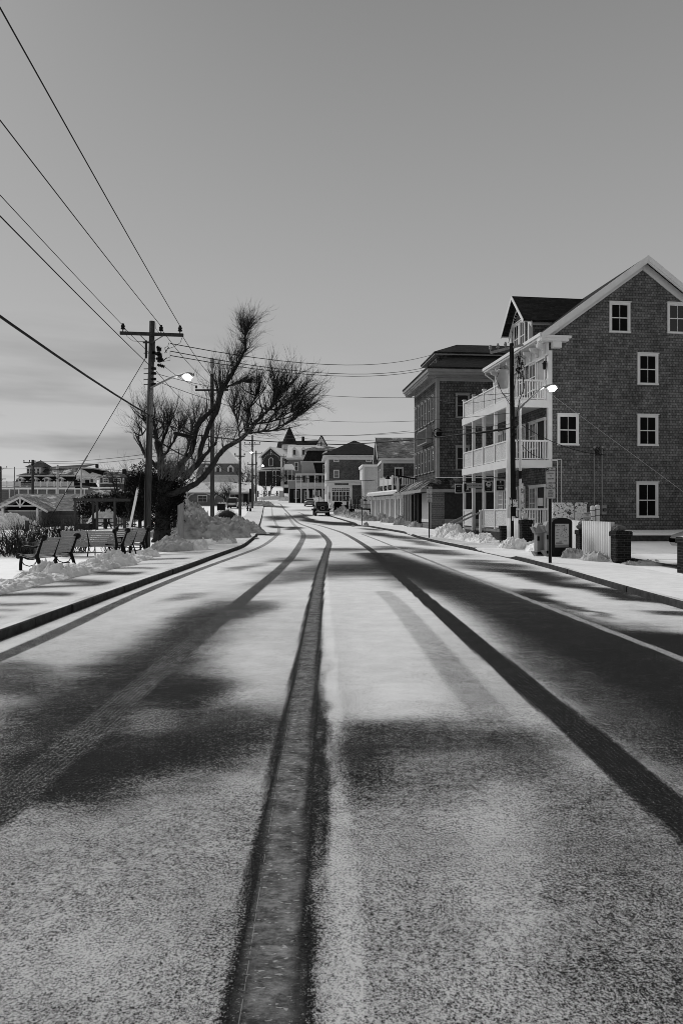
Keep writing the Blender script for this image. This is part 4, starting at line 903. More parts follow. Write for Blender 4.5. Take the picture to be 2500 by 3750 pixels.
def harbour_hotel():
    d = 150; k = d / F; X = lambda px: (px - 1250) * k; Z = lambda py: CAMZ + (1875 - py) * k
    t = thing('harbour_hotel', 'big rambling hotel with dark mansard roofs, white dormers and a railed sun deck', 'building', (X(58), d, 0), 0); ox = X(58)
    L = lambda px: X(px) - ox
    MB().box(L(54), L(292), 0, 12, .5, Z(1776)).build('wall', CLAPG, t)
    m = MB(); frus(m, (L(50), L(288), -.3, 12, Z(1775)), (L(62), L(276), 1.2, 11, Z(1744))); m.build('lower_mansard', ROOFD, t)
    m = MB(); m.box(L(57), L(350), .5, 12, Z(1744), Z(1740)); m.build('cornice', WHITE, t)
    m = MB(); frus(m, (L(57), L(276), .5, 12, Z(1740)), (L(127), L(263), 4, 11, Z(1711))); m.build('upper_skirt_roof', ROOFM, t)
    m = MB(); m.add([(L(276), .6, Z(1740)), (L(345), .6, Z(1742)), (L(345), 9, Z(1738)), (L(263), 4, Z(1711))], [(0, 1, 2, 3)]); m.box(L(276), L(345), .7, 8, Z(1752), Z(1743)); m.build('snowy_side_roof', SNOW, t)
    MB().box(L(127), L(300), 5, 16, Z(1745), Z(1709)).build('upper_wall', CLAPD, t); MB().box(L(122), L(305), 4.2, 17, Z(1711), Z(1707)).build('upper_cornice', WHITE, t)
    a = (L(283), 14, Z(1681)); m = MB(); m.add([(L(126), 4, Z(1707)), (L(288), 4, Z(1707)), a, (L(200), 14, Z(1697)), (L(126), 18, Z(1707))], [(0, 1, 2, 3), (0, 3, 4)]); m.build('main_roof', ROOFD, t)
    m = MB(); m.add([(L(288), 4, Z(1707)), (L(443), 14, Z(1714)), (L(430), 26, Z(1712)), a], [(0, 1, 2, 3)]); m.build('snowy_main_roof', SNOW, t)
    MB().box(L(288), L(443), 14.5, 30, Z(1760), Z(1714)).build('rear_wing', CLAPG, t)
    MB().box(L(286), L(445), 14, 14.5, Z(1718), Z(1714)).build('rear_cornice', WHITE, t)
    for i, px in enumerate((310, 331, 353, 374, 396, 417)):
        x = L(px); dm = MB().prism([(x - .55, Z(1737)), (x + .55, Z(1737)), (x + .55, Z(1719)), (x, Z(1713)), (x - .55, Z(1719))], 13.6, 15).build('dormer', WHITE, t); MB().box(x - .25, x + .25, 13.5, 13.59, Z(1735), Z(1721)).build('pane', GLASS, dm)
    for i, px in enumerate((78.5, 129, 175, 224, 297, 340)):
        x = L(px); dm = MB().prism([(x - .5, Z(1768)), (x + .5, Z(1768)), (x + .5, Z(1754)), (x, Z(1750)), (x - .5, Z(1754))], -.5, 1.2).build('dormer', WHITE, t)
        MB().slab([(x - .85, -.8, Z(1755.5)), (x, -.8, Z(1747)), (x, 1.2, Z(1747)), (x - .85, 1.2, Z(1755.5))], .12).slab([(x + .85, -.8, Z(1755.5)), (x, -.8, Z(1747)), (x, 1.2, Z(1747)), (x + .85, 1.2, Z(1755.5))], .12).build('dormer_roof', WHITE, dm); MB().box(x - .25, x + .25, -.56, -.5, Z(1767), Z(1755)).build('pane', GLASS, dm)
    MB().box(L(88), L(140), 1.5, 6, Z(1740), Z(1709)).build('turret', CLAP, t); m = MB(); m.add([(L(83), .9, Z(1709)), (L(159), .9, Z(1709)), (L(150), 8, Z(1709)), (L(90), 8, Z(1709)), (L(122), 4, Z(1681))], [(0, 1, 4), (1, 2, 4), (2, 3, 4), (3, 0, 4), (3, 2, 1, 0)]); m.build('turret_roof', ROOFD, t)
    for px in (93, 104, 116, 130): window(t, ((0, 1.5), (1, 0), (0, -1)), L(px) - .35, L(px) + .35, Z(1736), Z(1712), cw=.1, kind=1, head=False)
    MB().box(L(302), L(309), 8, 9, Z(1706), Z(1690)).build('chimney', BRICK, t)
    # sun deck
    MB().box(L(-40), L(305), -5, 0, Z(1790), Z(1785)).build('sun_deck', WHITE2, t); m = MB(); m.box(L(-40), L(305), -5, -4.95, Z(1769), Z(1767.5)); m.box(L(-40), L(305), -5, -4.95, Z(1783), Z(1781.5)); px = -40
    while px < 305: m.box(L(px), L(px) + .075, -5, -4.96, Z(1782), Z(1768)); px += 2.2
    px = -30
    while px < 305: m.box(L(px) - .12, L(px) + .12, -5.05, -4.9, Z(1785), Z(1765)); px += 24
    m.build('deck_railing', WHITE, t)
    MB().box(L(-60), L(350), -4.5, 0, .2, Z(1790)).build('ground_storey', CLAPG, t); MB().box(L(-60), L(352), -5.6, -4.5, Z(1795), Z(1790)).build('porch_roof', SNOW, t)
    m = MB()
    for px in range(-20, 350, 33): m.box(L(px) - .1, L(px) + .1, -5.4, -5.2, .2, Z(1795))
    m.build('porch_post', WHITE, t)
    s = MB().box(L(118), L(158), -5.25, -5.1, Z(1781), Z(1769.5)).build('name_board', BLACKP, t); text('OAK HOUSE', .42, s, (L(137), -5.26, Z(1776)), mat=SIGNW)
    # windows of the right wing
    t2 = thing('white_trimmed_house', 'grey house with white-trimmed picture windows and a black chimney left of the big tree', 'building', (P(365, 0, 110).x, 110, 0), 0); k2 = 110 / F
    l = lambda px: (px - 365) * k2; z = lambda py: CAMZ + (1875 - py) * k2
    MB().box(0, l(455), 0, 7, .0, z(1749)).box(l(455), l(476), .8, 7, 0, z(1749)).build('wall', SHG3, t2); hip(-.4, l(480), -.5, 7.5, z(1747), z(1727), 1.6).build('roof', ROOFM, t2); MB().box(l(434), l(444), 2, 3, z(1740), z(1715)).build('chimney', BRICK, t2)
    MB().box(-.2, l(456), -.1, 0, z(1771), z(1768)).box(-.1, .15, -.06, 0, z(1768), z(1749)).box(l(450), l(456), -.06, 0, z(1768), z(1749)).box(-.3, l(478), -.45, -.05, z(1749.5), z(1747)).build('trim', WHITE, t2)
    window(t2, ((0, 0), (1, 0), (0, -1)), l(377), l(399), z(1768), z(1751), cw=.12); window(t2, ((0, 0), (1, 0), (0, -1)), l(413), l(445), z(1768), z(1751), cw=.12, kind=3)
    MB().box(-.8, l(440), -2, 0, z(1789), z(1786)).build('porch_roof', SNOW, t2)
harbour_hotel()
def garage():
    d = 80; k = d / F; X = lambda px: (px - 1250) * k; Z = lambda py: CAMZ + (1875 - py) * k; ox = X(90)
    t = thing('timber_truss_hall', 'low building whose white-trimmed gable shows an open king-post truss, behind the bare shrubs', 'building', (ox, d, 0), 0); L = lambda px: X(px) - ox
    MB().box(L(-60), L(288), 3, 13, -.5, Z(1866)).build('wall', CLAPG, t)
    m = MB(); m.slab([(L(-70), 1.6, Z(1868)), (L(292), 1.6, Z(1868)), (L(282), 9, Z(1801)), (L(-70), 9, Z(1801))], .12); m.build('roof', ROOFL, t); MB().box(L(180), L(292), 1.5, 1.6, Z(1871), Z(1867)).build('gutter', WHITE2, t)
    x0, x1, xa, za = L(-15), L(190), L(90), Z(1819); m = MB(); ze = Z(1872)
    m.slab([(x0, -1, ze), (xa, -1, za), (xa, 7, za), (x0, 3, ze)], .1); m.slab([(x1, -1, ze), (xa, -1, za), (xa, 7, za), (x1, 3, ze)], .1); m.build('porch_roof', ROOFL, t)
    m = MB(); m.beam((x0, -1.06, ze - .1), (xa, -1.06, za - .1), .08, .22); m.beam((x1, -1.06, ze - .1), (xa, -1.06, za - .1), .08, .22)
    m.box(L(37), L(148), -1.08, -1.0, Z(1855), Z(1851)); m.box(L(88), L(93), -1.12, -1.0, Z(1859), Z(1824)); m.beam((L(76), -1.06, Z(1837)), (L(88), -1.06, Z(1851)), .08, .12); m.beam((L(106), -1.06, Z(1837)), (L(94), -1.06, Z(1851)), .08, .12)
    for px in (27, 152): m.box(L(px) - .12, L(px) + .12, -1.1, -.9, -.5, Z(1862))
    m.build('truss', WHITE, t)
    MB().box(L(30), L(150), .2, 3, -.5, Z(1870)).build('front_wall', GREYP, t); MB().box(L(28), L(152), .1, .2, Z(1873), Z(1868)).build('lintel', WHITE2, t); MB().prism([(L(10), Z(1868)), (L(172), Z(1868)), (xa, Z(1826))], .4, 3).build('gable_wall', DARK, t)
    # small cottages
    for nm, lab, px0, px1, pr0, pt, pe, dd in (('gabled_cottage', 'grey cottage with snow-dusted roof just behind the timber pergola', 300, 392, 420, 1793, 1826, 78), ('gabled_cottage', 'grey cottage nearest the dark evergreens, its white bargeboard sloping to the left', 372, 465, 500, 1797, 1828, 70)):
        kk = dd / F; xx = (px0 - 1250) * kk; ll = lambda p: (p - px0) * kk; zz = lambda p: CAMZ + (1875 - p) * kk
        c = thing(nm, lab, 'building', (xx, dd, 0), 0, 'cottages behind the pergola')
        MB().box(ll(px0 + 5), ll(pr0), 0, 5, -.4, zz(pe)).prism([(ll(px1 - 12), zz(pe + 2)), (ll(pr0 + 6), zz(pe + 2)), (ll(pr0 - 5), zz(pt + 4))], -.3, 4).build('wall', CLAPG, c)
        MB().slab([(0, -.7, zz(pe)), (ll(px1), -.7, zz(pe)), (ll(pr0), 2.5, zz(pt)), (ll(px0 + 12), 2.5, zz(pt))], .1).build('roof', ROOFM, c)
        MB().beam((ll(px1), -.76, zz(pe)), (ll(pr0), 2.4, zz(pt)), .1, .2).build('bargeboard', WHITE, c)
        window(c, ((0, 0), (1, 0), (0, -1)), ll(px0 + 20), ll(px0 + 34), zz(pe + 28), zz(pe + 8), cw=.08)
garage()

# ============================================================ utility poles, lamps and wires
def insul(m, x, y, z, s=1.): return m.lathe([(.02 * s, 0), (.02 * s, .07 * s), (.085 * s, .09 * s), (.085 * s, .13 * s), (.06 * s, .15 * s), (.08 * s, .18 * s), (.08 * s, .22 * s), (.05 * s, .25 * s), (.05 * s, .3 * s)], (x, y, z), 8)
def pole(label, x, y, ztop, r0, r1, lean=0., mat=None, name='utility_pole', arms=(), group=None):
    zb = tz(x, y) - .3; o = thing(name, label, 'pole', (x, y, 0), 0, group)
    MB().tube([(0, 0, zb), (lean * .5, 0, (zb + ztop) / 2), (lean, 0, ztop)], [r0, (r0 + r1) / 2, r1], 12).build('pole_shaft', mat or WOODP, o, True)
    for z, hw, n, ang in arms:
        a = R(ang); c, s = math.cos(a), math.sin(a); xx = lean * (z - zb) / (ztop - zb)
        ar = MB().beam((xx - hw * c, -.16 - hw * s, z), (xx + hw * c, -.16 + hw * s, z), .1, .12).build('crossarm', WOODD, o)
        MB().beam((xx - hw * .45 * c, -.14 - hw * .45 * s, z - .04), (xx, -.14, z - .6), .03, .04).beam((xx + hw * .45 * c, -.14 + hw * .45 * s, z - .04), (xx, -.14, z - .6), .03, .04).build('brace', GREYM, ar)
        for i in range(n):
            t = -1 + 2 * i / max(n - 1, 1); m = MB(); insul(m, xx + t * hw * .94 * c, -.16 + t * hw * .94 * s, z + .06); m.build('insulator', IRON, ar)
    return o
def lamp_arm(o, p, q, head=.6, w=.045):
    """arm from p up to q and a lit cobra head beyond it, along the same heading"""
    p = Vector(p); q = Vector(q); d = (q - p); d.z = 0; d.normalize()
    a = MB().tube([p, p.lerp(q, .5) + Vector((0, 0, .04)), p.lerp(q, .85) + Vector((0, 0, .06)), q], w, 8).build('lamp_arm', GREYM, o, True)
    h = q + d * head; m = MB(); pts = [q, q + d * head * .3, q + d * head * .6, h]; m.tube([v + Vector((0, 0, .02)) for v in pts], [.05, .09, .13, .06], 8); m.build('lamp_head', GREYM, o, True)
    c = q + d * head * .62; lb = MB().lathe([(.03, -.2), (.12, -.18), (.18, -.08), (.17, -.0)], tuple(c), 12).build('lamp_glass', LAMP, o, True)
    return a
X1, Y1 = -8.27, 29.0; K1 = Y1 / F
p1 = pole('tall weathered utility pole with a three-insulator crossarm and lit street lamp beside the benches', X1, Y1, 9.7, .15, .115, .24)
ar = MB().beam((-1.07, -.16, 9.16), (1.6, -.16, 9.07), .1, .13).build('crossarm', WOODD, p1)
MB().beam((-.25, -.15, 9.1), (.1, -.15, 8.75), .03, .04).beam((.75, -.15, 9.05), (.25, -.15, 8.75), .03, .04).build('brace', GREYM, ar)
for x, z in ((-.95, 9.23), (.66, 9.16), (1.46, 9.14)): m = MB(); insul(m, x, -.16, z, 1.1); m.build('insulator', IRON, p1)
m = MB(); m.box(-.02, .06, -.17, -.1, 8.1, 8.85); m.box(.3, .39, -.17, -.1, 7.95, 8.8); m.box(-.1, .42, -.2, -.17, 8.72, 8.8); m.build('side_timber', WOODD, p1)
rg = random.Random(8); m = MB()
for k in range(7):
    a = Vector((.42 + rg.uniform(0, .18), -.2 + rg.uniform(-.1, .1), 8.6 - k * .13)); b = a + Vector((rg.uniform(.15, .3), rg.uniform(-.1, .1), rg.uniform(-.12, .14)))
    m.tube([a, b], .045, 6); [m.disc(a.lerp(b, t), .075, b - a, .02, 8) for t in (.2, .45, .7, .95)]
for k in range(6): a = Vector((.45 + rg.uniform(0, .4), -.2, rg.uniform(7.9, 8.6))); m.tube([a, a + Vector((rg.uniform(-.1, .3), -.1, rg.uniform(-.3, .3)))], .018, 4)
m.lathe([(.09, 0), (.1, .25), (.05, .3)], (.62, -.2, 7.95), 8); m.build('switch_gear', IRON, p1)
m = MB(); pts = lambda L_: [((u - 400) and ((400 + u / 3.136 - 1250) * K1 - X1, -.2, CAMZ + (1875 - (1100 + v / 3.136)) * K1)) for u, v in L_]
for L_ in ([(200, 345), (225, 430), (290, 480), (420, 487)], [(555, 275), (552, 340), (590, 390), (640, 400)], [(855, 430), (830, 500), (760, 545), (690, 570)], [(700, 500), (690, 540), (650, 560)], [(715, 590), (715, 660), (650, 690)], [(715, 640), (715, 700), (600, 720)], [(535, 925), (530, 960), (545, 990)]): m.tube(pts(L_), .011, 4)
m.build('jumper_wire', WIREM, p1)
for v in (790, 845, 910, 968, 610): z = CAMZ + (1875 - 1100 - v / 3.136) * K1; MB().tube([(-.1, -.05, z), (.42, -.12, z)], .018, 5).cb((.36, -.12, z), (.07, .05, .05)).build('cable_bracket', IRON, p1)
MB().tube([(.12, -.14, 5.7), (.02, -.17, 3.5), (.02, -.17, .2)], .02, 5).build('ground_cable', WIREM, p1)
lamp_arm(p1, (.2, -.1, CAMZ + 453 * K1), (1.45, -.5, CAMZ + 489 * K1), .75)

p2 = pole('slender pole with a grey antenna tube on top, rising behind the bare tree', (778 - 1250) * 52 / F, 52, 12.1, .16, .14, -.02, arms=[(CAMZ + 445 * 52 / F, 1.25, 2, 0)])
MB().lathe([(.12, 12.6), (.13, 12.65), (.13, 13.3), (.12, 13.33)], (-.02, 0, 0), 10).tube([(-.06, 0, 12.1), (-.06, 0, 12.6)], .03, 5).tube([(.04, 0, 12.1), (.04, 0, 12.6)], .03, 5).build('antenna', GREYM, p2)
MB().lathe([(.15, 9.0), (.16, 9.02), (.16, 9.4), (.1, 9.45)], (-.12, -.25, 0), 8).build('cable_bracket', GREYM, p2)
p3 = pole('utility pole standing by the round brown bush', (879 - 1250) * 82 / F, 82, 10.4, .17, .13, arms=[(8.3, .6, 2, 20)])
MB().beam((-.9, -.1, 5.2), (.8, -.1, 4.9), .06, .08).build('cable_bracket', IRON, p3)
p4 = pole('far utility pole with wide crossarm and a small lit lamp, left of the church', (924 - 1250) * 112 / F, 112, 14.2, .18, .13, arms=[(CAMZ + 248 * 112 / F, 1.3, 4, 0), (9.4, .8, 2, 10)])
lamp_arm(p4, (.1, -.1, 10.6), (.05, -1.0, 11.3), .5, .04)
p5 = pole('farthest dark pole on the left kerb whose lamp shines in front of the church', (938 - 1250) * 128 / F, 128, 13.1, .17, .12, arms=[(12.5, 1.1, 3, 0)])
lamp_arm(p5, (.1, -.1, 9.8), (.95, -.6, 10.3), .75, .04)
p6 = pole('pale thin pole with a dark lamp arm in front of the church wall', (1038 - 1250) * 178 / F, 178, 16.8, .13, .1, mat=WOODL, arms=[(16, .8, 3, 0)])
MB().tube([(0, 0, 10.4), (-1.6, -.3, 11.2), (-2.8, -.5, 11.1)], .06, 5).build('lamp_arm', GREYM, p6); MB().lathe([(.25, 9.5), (.25, 10.8)], (.35, 0, 0), 8).build('transformer', GREYM, p6)
pole('dark utility pole with tangled top in front of the harbour hotel', (121 - 1250) * 93 / F, 93, 8.7, .19, .17, arms=[(8.3, 1.1, 4, 15), (7.9, .8, 3, -60)])
o = pole('utility pole cut by the left edge of the picture', (4 - 1250) * 120 / F, 120, 9.6, .2, .15, arms=[(9.3, 1.2, 3, 0), (7.4, 1.0, 0, 0)])
o = pole('white pole with a dark bracket in front of the hotel dormers', (212 - 1250) * 100 / F, 100, 8.5, .17, .14, mat=WHITE2); MB().beam((-1, -.2, 7.8), (1, -.2, 7.8), .08, .1).beam((-.9, -.2, 7.6), (0, -.2, 6.4), .05, .05).beam((.9, -.2, 7.6), (0, -.2, 6.4), .05, .05).build('crossarm', WOODD, o)
o = pole('slim white pole carrying a floodlight beside the timber pergola', (298 - 1250) * 70 / F, 70, 5.9, .1, .09, mat=WHITE2); MB().cb((-.35, -.1, 4.7), (.3, .1, .08)).cb((-.3, -.1, 4.1), (.25, .1, .06)).build('floodlight', IRON, o)
pole('thin pale flagpole left of the hotel', (54 - 1250) * 130 / F, 130, 10.2, .11, .08, mat=GREYM, name='flagpole')

# right-hand pole in front of the inn
XR_, YR_ = 7.81, 31.0; KR = YR_ / F
pr = pole('dark utility pole with transformer and lit lamp standing before the inn porch', XR_, YR_, 9.25, .125, .095, -.1, mat=M('tarred_pole_wood', .012, .85, .5, 5, .6, 30, stretch=(6, 6, .5)))
MB().beam((-.95, .5, 8.95), (.35, -.3, 9.12), .08, .1).build('crossarm', WOODL, pr)
m = MB()
for t in (0, .25, .5): insul(m, -.95 + 1.2 * t, .5 - .75 * t, 9.03 + .1 * t, .9)
m.build('insulator', GREYM, pr)
tr = MB().lathe([(.05, 7.2), (.24, 7.22), (.25, 7.95), (.27, 7.97), (.27, 8.02), (.1, 8.08)], (-.52, -.1, 0), 14).build('transformer', GREYL, pr, True)
m = MB(); m.lathe([(.05, 8.05), (.1, 8.1), (.1, 8.25), (.04, 8.3)], (-.62, -.12, 0), 8); m.lathe([(.04, 8.05), (.08, 8.1), (.08, 8.22)], (-.42, -.12, 0), 8); m.build('bushing', GREYM, tr)
rg = random.Random(5); m = MB()
for k in range(16):
    a = Vector((rg.uniform(.02, .25), -.15, rg.uniform(7.6, 8.7))); m.tube([a, a + Vector((rg.uniform(.0, .25), rg.uniform(-.1, .1), rg.uniform(-.3, .2))), a + Vector((rg.uniform(-.1, .3), rg.uniform(-.1, .1), rg.uniform(-.9, .1)))], .014, 4)
for k in range(7): m.cb((rg.uniform(.05, .35), -.18, rg.uniform(7.8, 8.6)), (.04, .04, .07))
for s in (-1, 1): m.tube([(-.65, -.2, 8.1), (-.85, -.25, 7.6), (-.6, -.25, 7.0), (-.1, -.15, 6.4 + .1 * s)], .014, 4)
m.tube([(.3, -.15, 8.2), (.42, -.2, 7.2), (.2, -.16, 6.6), (.1, -.14, 5.9)], .02, 4); m.build('drop_wiring', WIREM, pr)
m = MB(); m.tube([(.26, -.05, 6.7), (.3, -.05, 1.8)], .06, 8); m.tube([(.3, -.05, 1.8), (.3, -.05, .2)], .05, 8); m.build('conduit', WHITE, pr)
m = MB().tube([(.34, -.06, 2.9), (.38, -.06, .8)], .075, 8); m.build('stickered_conduit', STICK, pr)
for c_, h_ in (((.03, -.16, 2.0), (.11, .03, .16)), ((-.2, -.14, 2.05), (.07, .03, .2)), ((.02, -.15, 1.3), (.13, .03, .1))): MB().cb(c_, h_).build('stickered_plate', STICK, pr)
for v in (1040, 1150, 1230): z = CAMZ + (1875 - 1200 - v / 3.136) * KR; MB().cb((-.02, -.14, z), (.1, .06, .05)).build('cable_bracket', IRON, pr)
MB().box(.16, .28, -.3, -.05, 3.1, 3.45).build('meter_socket', IRON, pr)
lamp_arm(pr, (.1, -.12, CAMZ + 368 * KR), (1.25, -.35, CAMZ + 452 * KR), .62)

WN = [0]
def wire(label, pts, r=.014, sag=0., mat=None, cat='wire', name='overhead_wire', group=None):
    out_ = []
    for a, b in zip(pts[:-1], pts[1:]):
        a = Vector(a); b = Vector(b); n = 14
        for i in range(n + (b == Vector(pts[-1]))):
            t = i / n; p = a.lerp(b, t); p.z -= 4 * sag * t * (1 - t); out_.append(p)
    o = MB().tube(out_, r, 5, False).build(name, mat or WIREM, None, True); tag(o, label, cat, group); return o
def A1(px, py, dy=-.16): return Vector(((px - 1250) * (Y1 + dy) / F, Y1 + dy, CAMZ + (1875 - py) * (Y1 + dy) / F))
def along(p, ze, dx=.07, y=-11.): return (p.x + dx * (p.y - y), y, ze)
for lb, (px, py), ze, r, dx in (('overhead wire from the right-hand insulator, steepest of the wires rising to the top left', (665, 1203), 10.4, .014, .075), ('overhead wire from the middle insulator rising steeply to the left edge', (596, 1201), 9.0, .013, .07),
        ('overhead wire from the left insulator of the tall crossarm', (455, 1196), 9.8, .012, .07), ('overhead wire meeting the near pole halfway between crossarm and lamp arm', (546, 1336), 8.3, .016, .07)):
    p = A1(px, py); wire(lb, [p, along(p, ze, dx)], r, .25)
p = A1(548, 1521, 0); wire('thick bundled telephone cable sweeping from the near pole to the left edge', [p, along(p, 6.9)], .034, .5, name='telephone_cable')
p = A1(548, 1528, 0); wire('pale strand twisted under the thick telephone cable', [p + Vector((0, 0, .08)), along(p, 6.97)], .012, .5, WIREL, name='telephone_cable')
for i, (px, py, ex, ez) in enumerate(((455, 1200, (700, 1415), 0), (596, 1212, (775, 1418), 0), (665, 1225, (803, 1420), 0))):
    q = P(ex[0] + 20, ex[1], 52 - .2); wire(['wire running on from the left insulator to the antenna pole', 'wire running on from the middle insulator to the antenna pole', 'wire running on from the right insulator to the antenna pole'][i], [A1(px, py), q], .013, .35)
wire('wire from the near pole bracket to the middle of the antenna pole', [A1(572, 1358), P(770, 1540, 51.8)], .013, .3)
for i, (py, ey) in enumerate(((1258, 1300), (1286, 1336), (1302, 1340))):
    a = A1(625, py); b = P(1620 + 20 * i, ey - 14, 70); wire(['topmost', 'middle', 'lowest'][i] + ' of the three wires crossing the street high above the road', [a, b], .019, 1.15)
wire('wire crossing the street from the near pole lamp bracket towards the right pole', [A1(572, 1368), P(1040, 1435, 42) , P(1868, 1440, 31)], .012, .28)
wire('lower thin wire crossing the street above the far rooftops', [A1(575, 1396), P(1100, 1535, 46), P(1872, 1512, 31)], .012, .3, WIREM)
wire('pale messenger wire running past the bare tree towards the far poles', [A1(556, 1521), P(878, 1578, 44), P(1150, 1596, 60), P(1510, 1584, 50), P(1868, 1552, 31)], .014, .08, WIREM)
wire('thick black telephone cable sagging across the whole street', [A1(560, 1532), P(700, 1590, 31), P(900, 1612, 36), P(1250, 1628, 42), P(1510, 1611, 38), P(1690, 1590, 34), P(1868, 1566, 31)], .028, .02, name='telephone_cable')
a, b = P(635, 1585, 30.5), P(714, 1604, 31.2); o = MB().tube([a, a.lerp(b, .06), a.lerp(b, .94), b], [.03, .085, .085, .03], 8).build('splice_case', BLACKP); tag(o, 'black splice case hanging on the cable by the bare tree', 'splice case')
a, b = P(1736, 1588, 32.5), P(1862, 1568, 31.3); o = MB().tube([a, a.lerp(b, .08), a.lerp(b, .92), b], [.02, .055, .05, .02], 8).build('splice_case', BLACKP); tag(o, 'black splice case on the cable in front of the porch columns', 'splice case')
wire('cable from the middle-distance pole across to the balcony shop', [P(879, 1732, 81.8), P(1100, 1748, 80), P(1372, 1758, 79)], .035, .25, name='telephone_cable')
wire('upper thin wire over the far church roof', [P(924, 1590, 111), P(1100, 1590, 100), P(1500, 1578, 57)], .02, .3)
wire('lower thin wire over the far church roof', [P(924, 1598, 111), P(1100, 1603, 105), P(1380, 1611, 85)], .025, .3)
wire('wire between the middle-distance poles, upper', [P(790, 1545, 52), P(879, 1640, 82), P(924, 1640, 112)], .02, .5)
wire('heavy cable between the middle-distance poles, lower', [P(560, 1600, 29.4), P(778, 1690, 52), P(879, 1735, 82), P(930, 1740, 112)], .035, .35, name='telephone_cable')
wire('upper wire from the hotel pole passing behind the near pole', [P(125, 1689, 93), P(778, 1624, 52.2)], .025, .5)
wire('lower wire from the hotel pole passing behind the near pole', [P(135, 1692, 93), P(778, 1632, 52.2)], .022, .7)
wire('faint wire between the edge pole and the hotel pole', [P(6, 1713, 120), P(110, 1716, 93)], .02, .1)
a = A1(540, 1300, -.05); b = Vector((-13.3, 29.5, tz(-13.3, 29.5))); wire('guy wire slanting from the near pole down to the lower left', [a, b], .014, 0, name='guy_wire')
c = a.lerp(b, .52); o = MB().beam(c, a.lerp(b, .57), .07, .03).build('guy_insulator', GREYM); tag(o, 'small link insulator in the slanting guy wire', 'insulator')
a = Vector((-8.1, 29.2, 5.4)); b = Vector((-14.0, 45, tz(-14, 45))); wire('guy wire from the near pole down behind the benches', [a, b], .012, 0, name='guy_wire')
o = MB().tube([b, b.lerp(a, .5)], .075, 8).build('guy_guard', WHITE); tag(o, 'white leaning guard tube on the guy wire behind the benches', 'guy guard')
wire('pale guy wire slanting from the right pole across the shingled gable wall', [(7.75, 30.9, 8.2), (12.2, 26.1, 3.0), (14.5, 23.6, .3)], .006, 0, WIREL, name='guy_wire')
_e = W2L((10.24, 33.8, 0), 7).world(3.0, -.12)
wire('black service cable drooping from the right pole to the inn wall', [(7.9, 30.9, 5.7), (_e[0], _e[1], 4.45)], .016, .35, name='service_cable')
wire('second service cable drooping from the right pole to the inn corner', [(7.9, 30.9, 4.9), (10.2, 33.6, 4.2)], .013, .25, name='service_cable')
wire('thin wire from the right pole along the porch towards the brown block', [(7.7, 31, 6.9), P(1600, 1464, 49.5)], .012, .3)

# ============================================================ trees
def twigs(m, starts, rg, n, L_, bias, spread, kids=6, r=.012, up=.4, segs=4):
    """starts: list of (point, direction) sample function"""
    for _ in range(n):
        p, d = starts(rg); dv = (d * (1 - spread) + Vector(bias) * .8 + Vector((rg.gauss(0, 1), rg.gauss(0, 1), rg.gauss(0, 1))) * spread).normalized()
        l = L_ * rg.uniform(.35, 1.25); pts_ = [p]; q = p.copy(); dd = dv.copy()
        for s in range(segs):
            q = q + dd * (l / segs); pts_.append(q.copy()); dd = (dd + Vector(bias) * up * .35 + Vector((rg.gauss(0, .26), rg.gauss(0, .26), rg.gauss(0, .2)))).normalized()
        m.tube(pts_, [r * (1 - .8 * i / segs) for i in range(segs + 1)], 3, False)
        for k in range(kids):
            i = rg.randint(0, segs - 1); a = pts_[i].lerp(pts_[i + 1], rg.random()); bd = (pts_[i + 1] - pts_[i]).normalized()
            e = (bd + Vector(bias) * .5 + Vector((rg.gauss(0, .6), rg.gauss(0, .6), rg.gauss(0, .5)))).normalized(); ll = l * rg.uniform(.2, .62)
            b1 = a + e * ll * .5; e2 = (e + Vector(bias) * .35 + Vector((rg.gauss(0, .2), rg.gauss(0, .2), rg.gauss(0, .2)))).normalized()
            m.tube([a, b1, b1 + e2 * ll * .5], [r * .45, r * .36, r * .12], 3, False)
def spl(pts_, r0, r1, n=5):
    """smooth limb through photo points"""
    P_ = [Vector(p) for p in pts_]; out_ = []
    for i in range(len(P_) - 1):
        p0 = P_[max(i - 1, 0)]; p1_ = P_[i]; p2_ = P_[i + 1]; p3_ = P_[min(i + 2, len(P_) - 1)]
        for k in range(n):
            t = k / n; out_.append(.5 * ((2 * p1_) + (p2_ - p0) * t + (2 * p0 - 5 * p1_ + 4 * p2_ - p3_) * t * t + (3 * p1_ - p0 - 3 * p2_ + p3_) * t ** 3))
    out_.append(P_[-1]); N_ = len(out_) - 1
    return out_, [r0 + (r1 - r0) * i / N_ for i in range(N_ + 1)]
